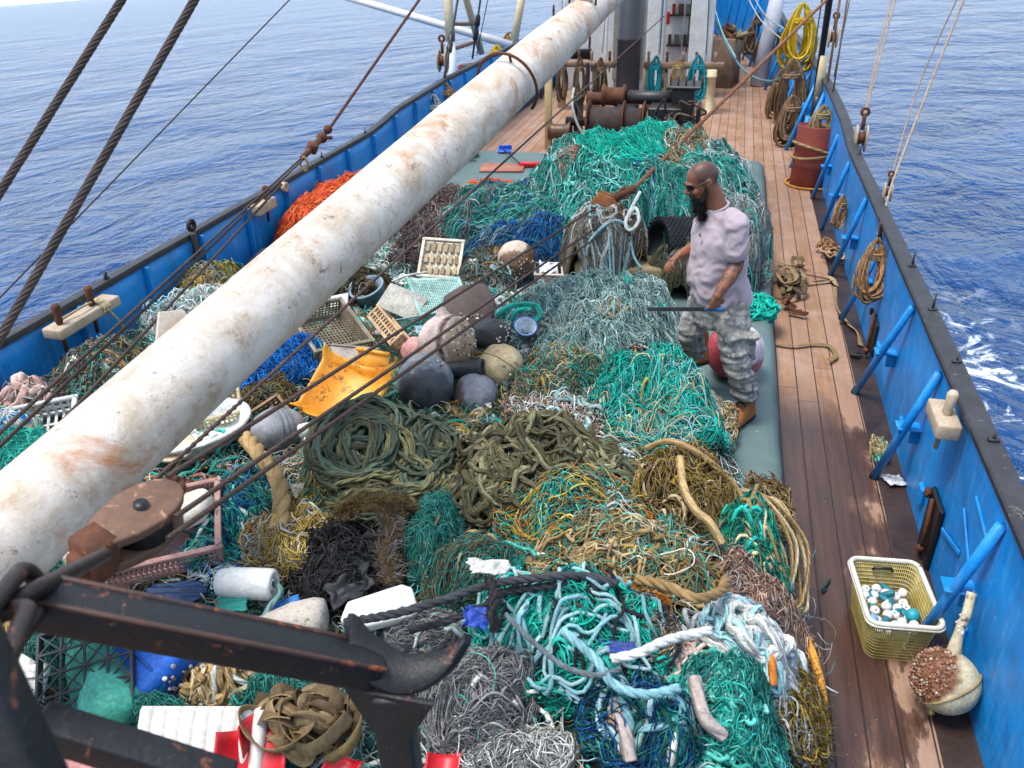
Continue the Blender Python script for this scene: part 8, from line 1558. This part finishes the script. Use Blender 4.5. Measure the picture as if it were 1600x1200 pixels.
t = thing("tool_chest", (-.3, 20.6, 0), "grey wooden chest heaped with rusty gear right of the white column", "chest"); m = MB(); m.box((-.22, 20.4, .5), (.55, .9, 1.0), (0, 0, -.2), .02); ob("case", m, woodm, t); m = MB(); rg = np.random.default_rng(4)
for i in range(12): m.box(V3(-.1, 20.3, 1.08) + rg.normal(0, .14, 3) * (1, 1, .4), (.28, .09, .07), rg.uniform(-1, 1, 3), .01, col=pal('#6a4a30', '#8a7a5a', '#5a4a42')[i % 3])
ob("gear", m, netm, t)
for i, (p, h) in enumerate((((0.462,23.500,1.208), .9), ((0.310,23.200,0.915), .6), ((0.568,21.800,0.784), .5))): hank("brown rope hank hung on the bow plating, " + ("uppermost", "middle", "lowest") [i], p, h, .28, 12, .025, BRN, 50 + i, .08)
m = MB(); p = V3(*(0.897,20.200,0.869)); m.box(p, (.06, .5, .5), (0, 0, .1), .03); ob("hatch_plate", m, blackm, None, "black square opening in the bow plating beside the grey pole", "opening")
# on the far left corner of the hatch
m = MB(); m.box((-3.072,11.652,0.225), (.62, .42, .025), (0, 0, .15), .004); ob("board", m, weathered("red_brown_board", hx('#a8705a'), hx('#8a5444'), .7, 5, .7, .4, .003, hx('#c9463c'), .6, 6), None, "reddish brown board lying on the hatch behind the dark nets", "board")
t = thing("broom", (-2.701,11.798,0.240), "red broom head with a thin dark handle on the hatch", "broom"); m = MB(); m.box((-2.673,11.799,0.250), (.34, .07, .07), (0, 0, .12), .01); ob("head", m, redp, t); m = MB(); m.rod((-2.844,11.765,0.270), (-3.279,12.470,0.300), .012, .012, 8); ob("handle", m, dkst, t)
t = thing("dustpan", (-3.327,12.766,0.220), "blue plastic scoop lying on the hatch beside the boom", "scoop"); m = MB(); m.box((-3.285,12.603,0.240), (.20, .16, .015), (.1, 0, .2), .004); m.box(V3(*(-3.285,12.603,0.240)) + V3(0, .07, .03), (.20, .015, .07), (.1, 0, .2), .004); ob("pan", m, weathered("blue_plastic", hx('#1f5fd0', .9), hx('#1a4fb0', .9), .45, 5, .4, .1), t)
def b_(m, f): loops(m, f, 8, (.06, .12), .016, pal('#c99a5a', '#b08448'), 405, turns=2)
heap("rope", "small tan rope coil on the hatch beside the boom", "rope", (-3.779,12.165,0.172,0.301), .06, b_, ropem, seed=405, base=lambda x, y: np.full(np.shape(x), .215))
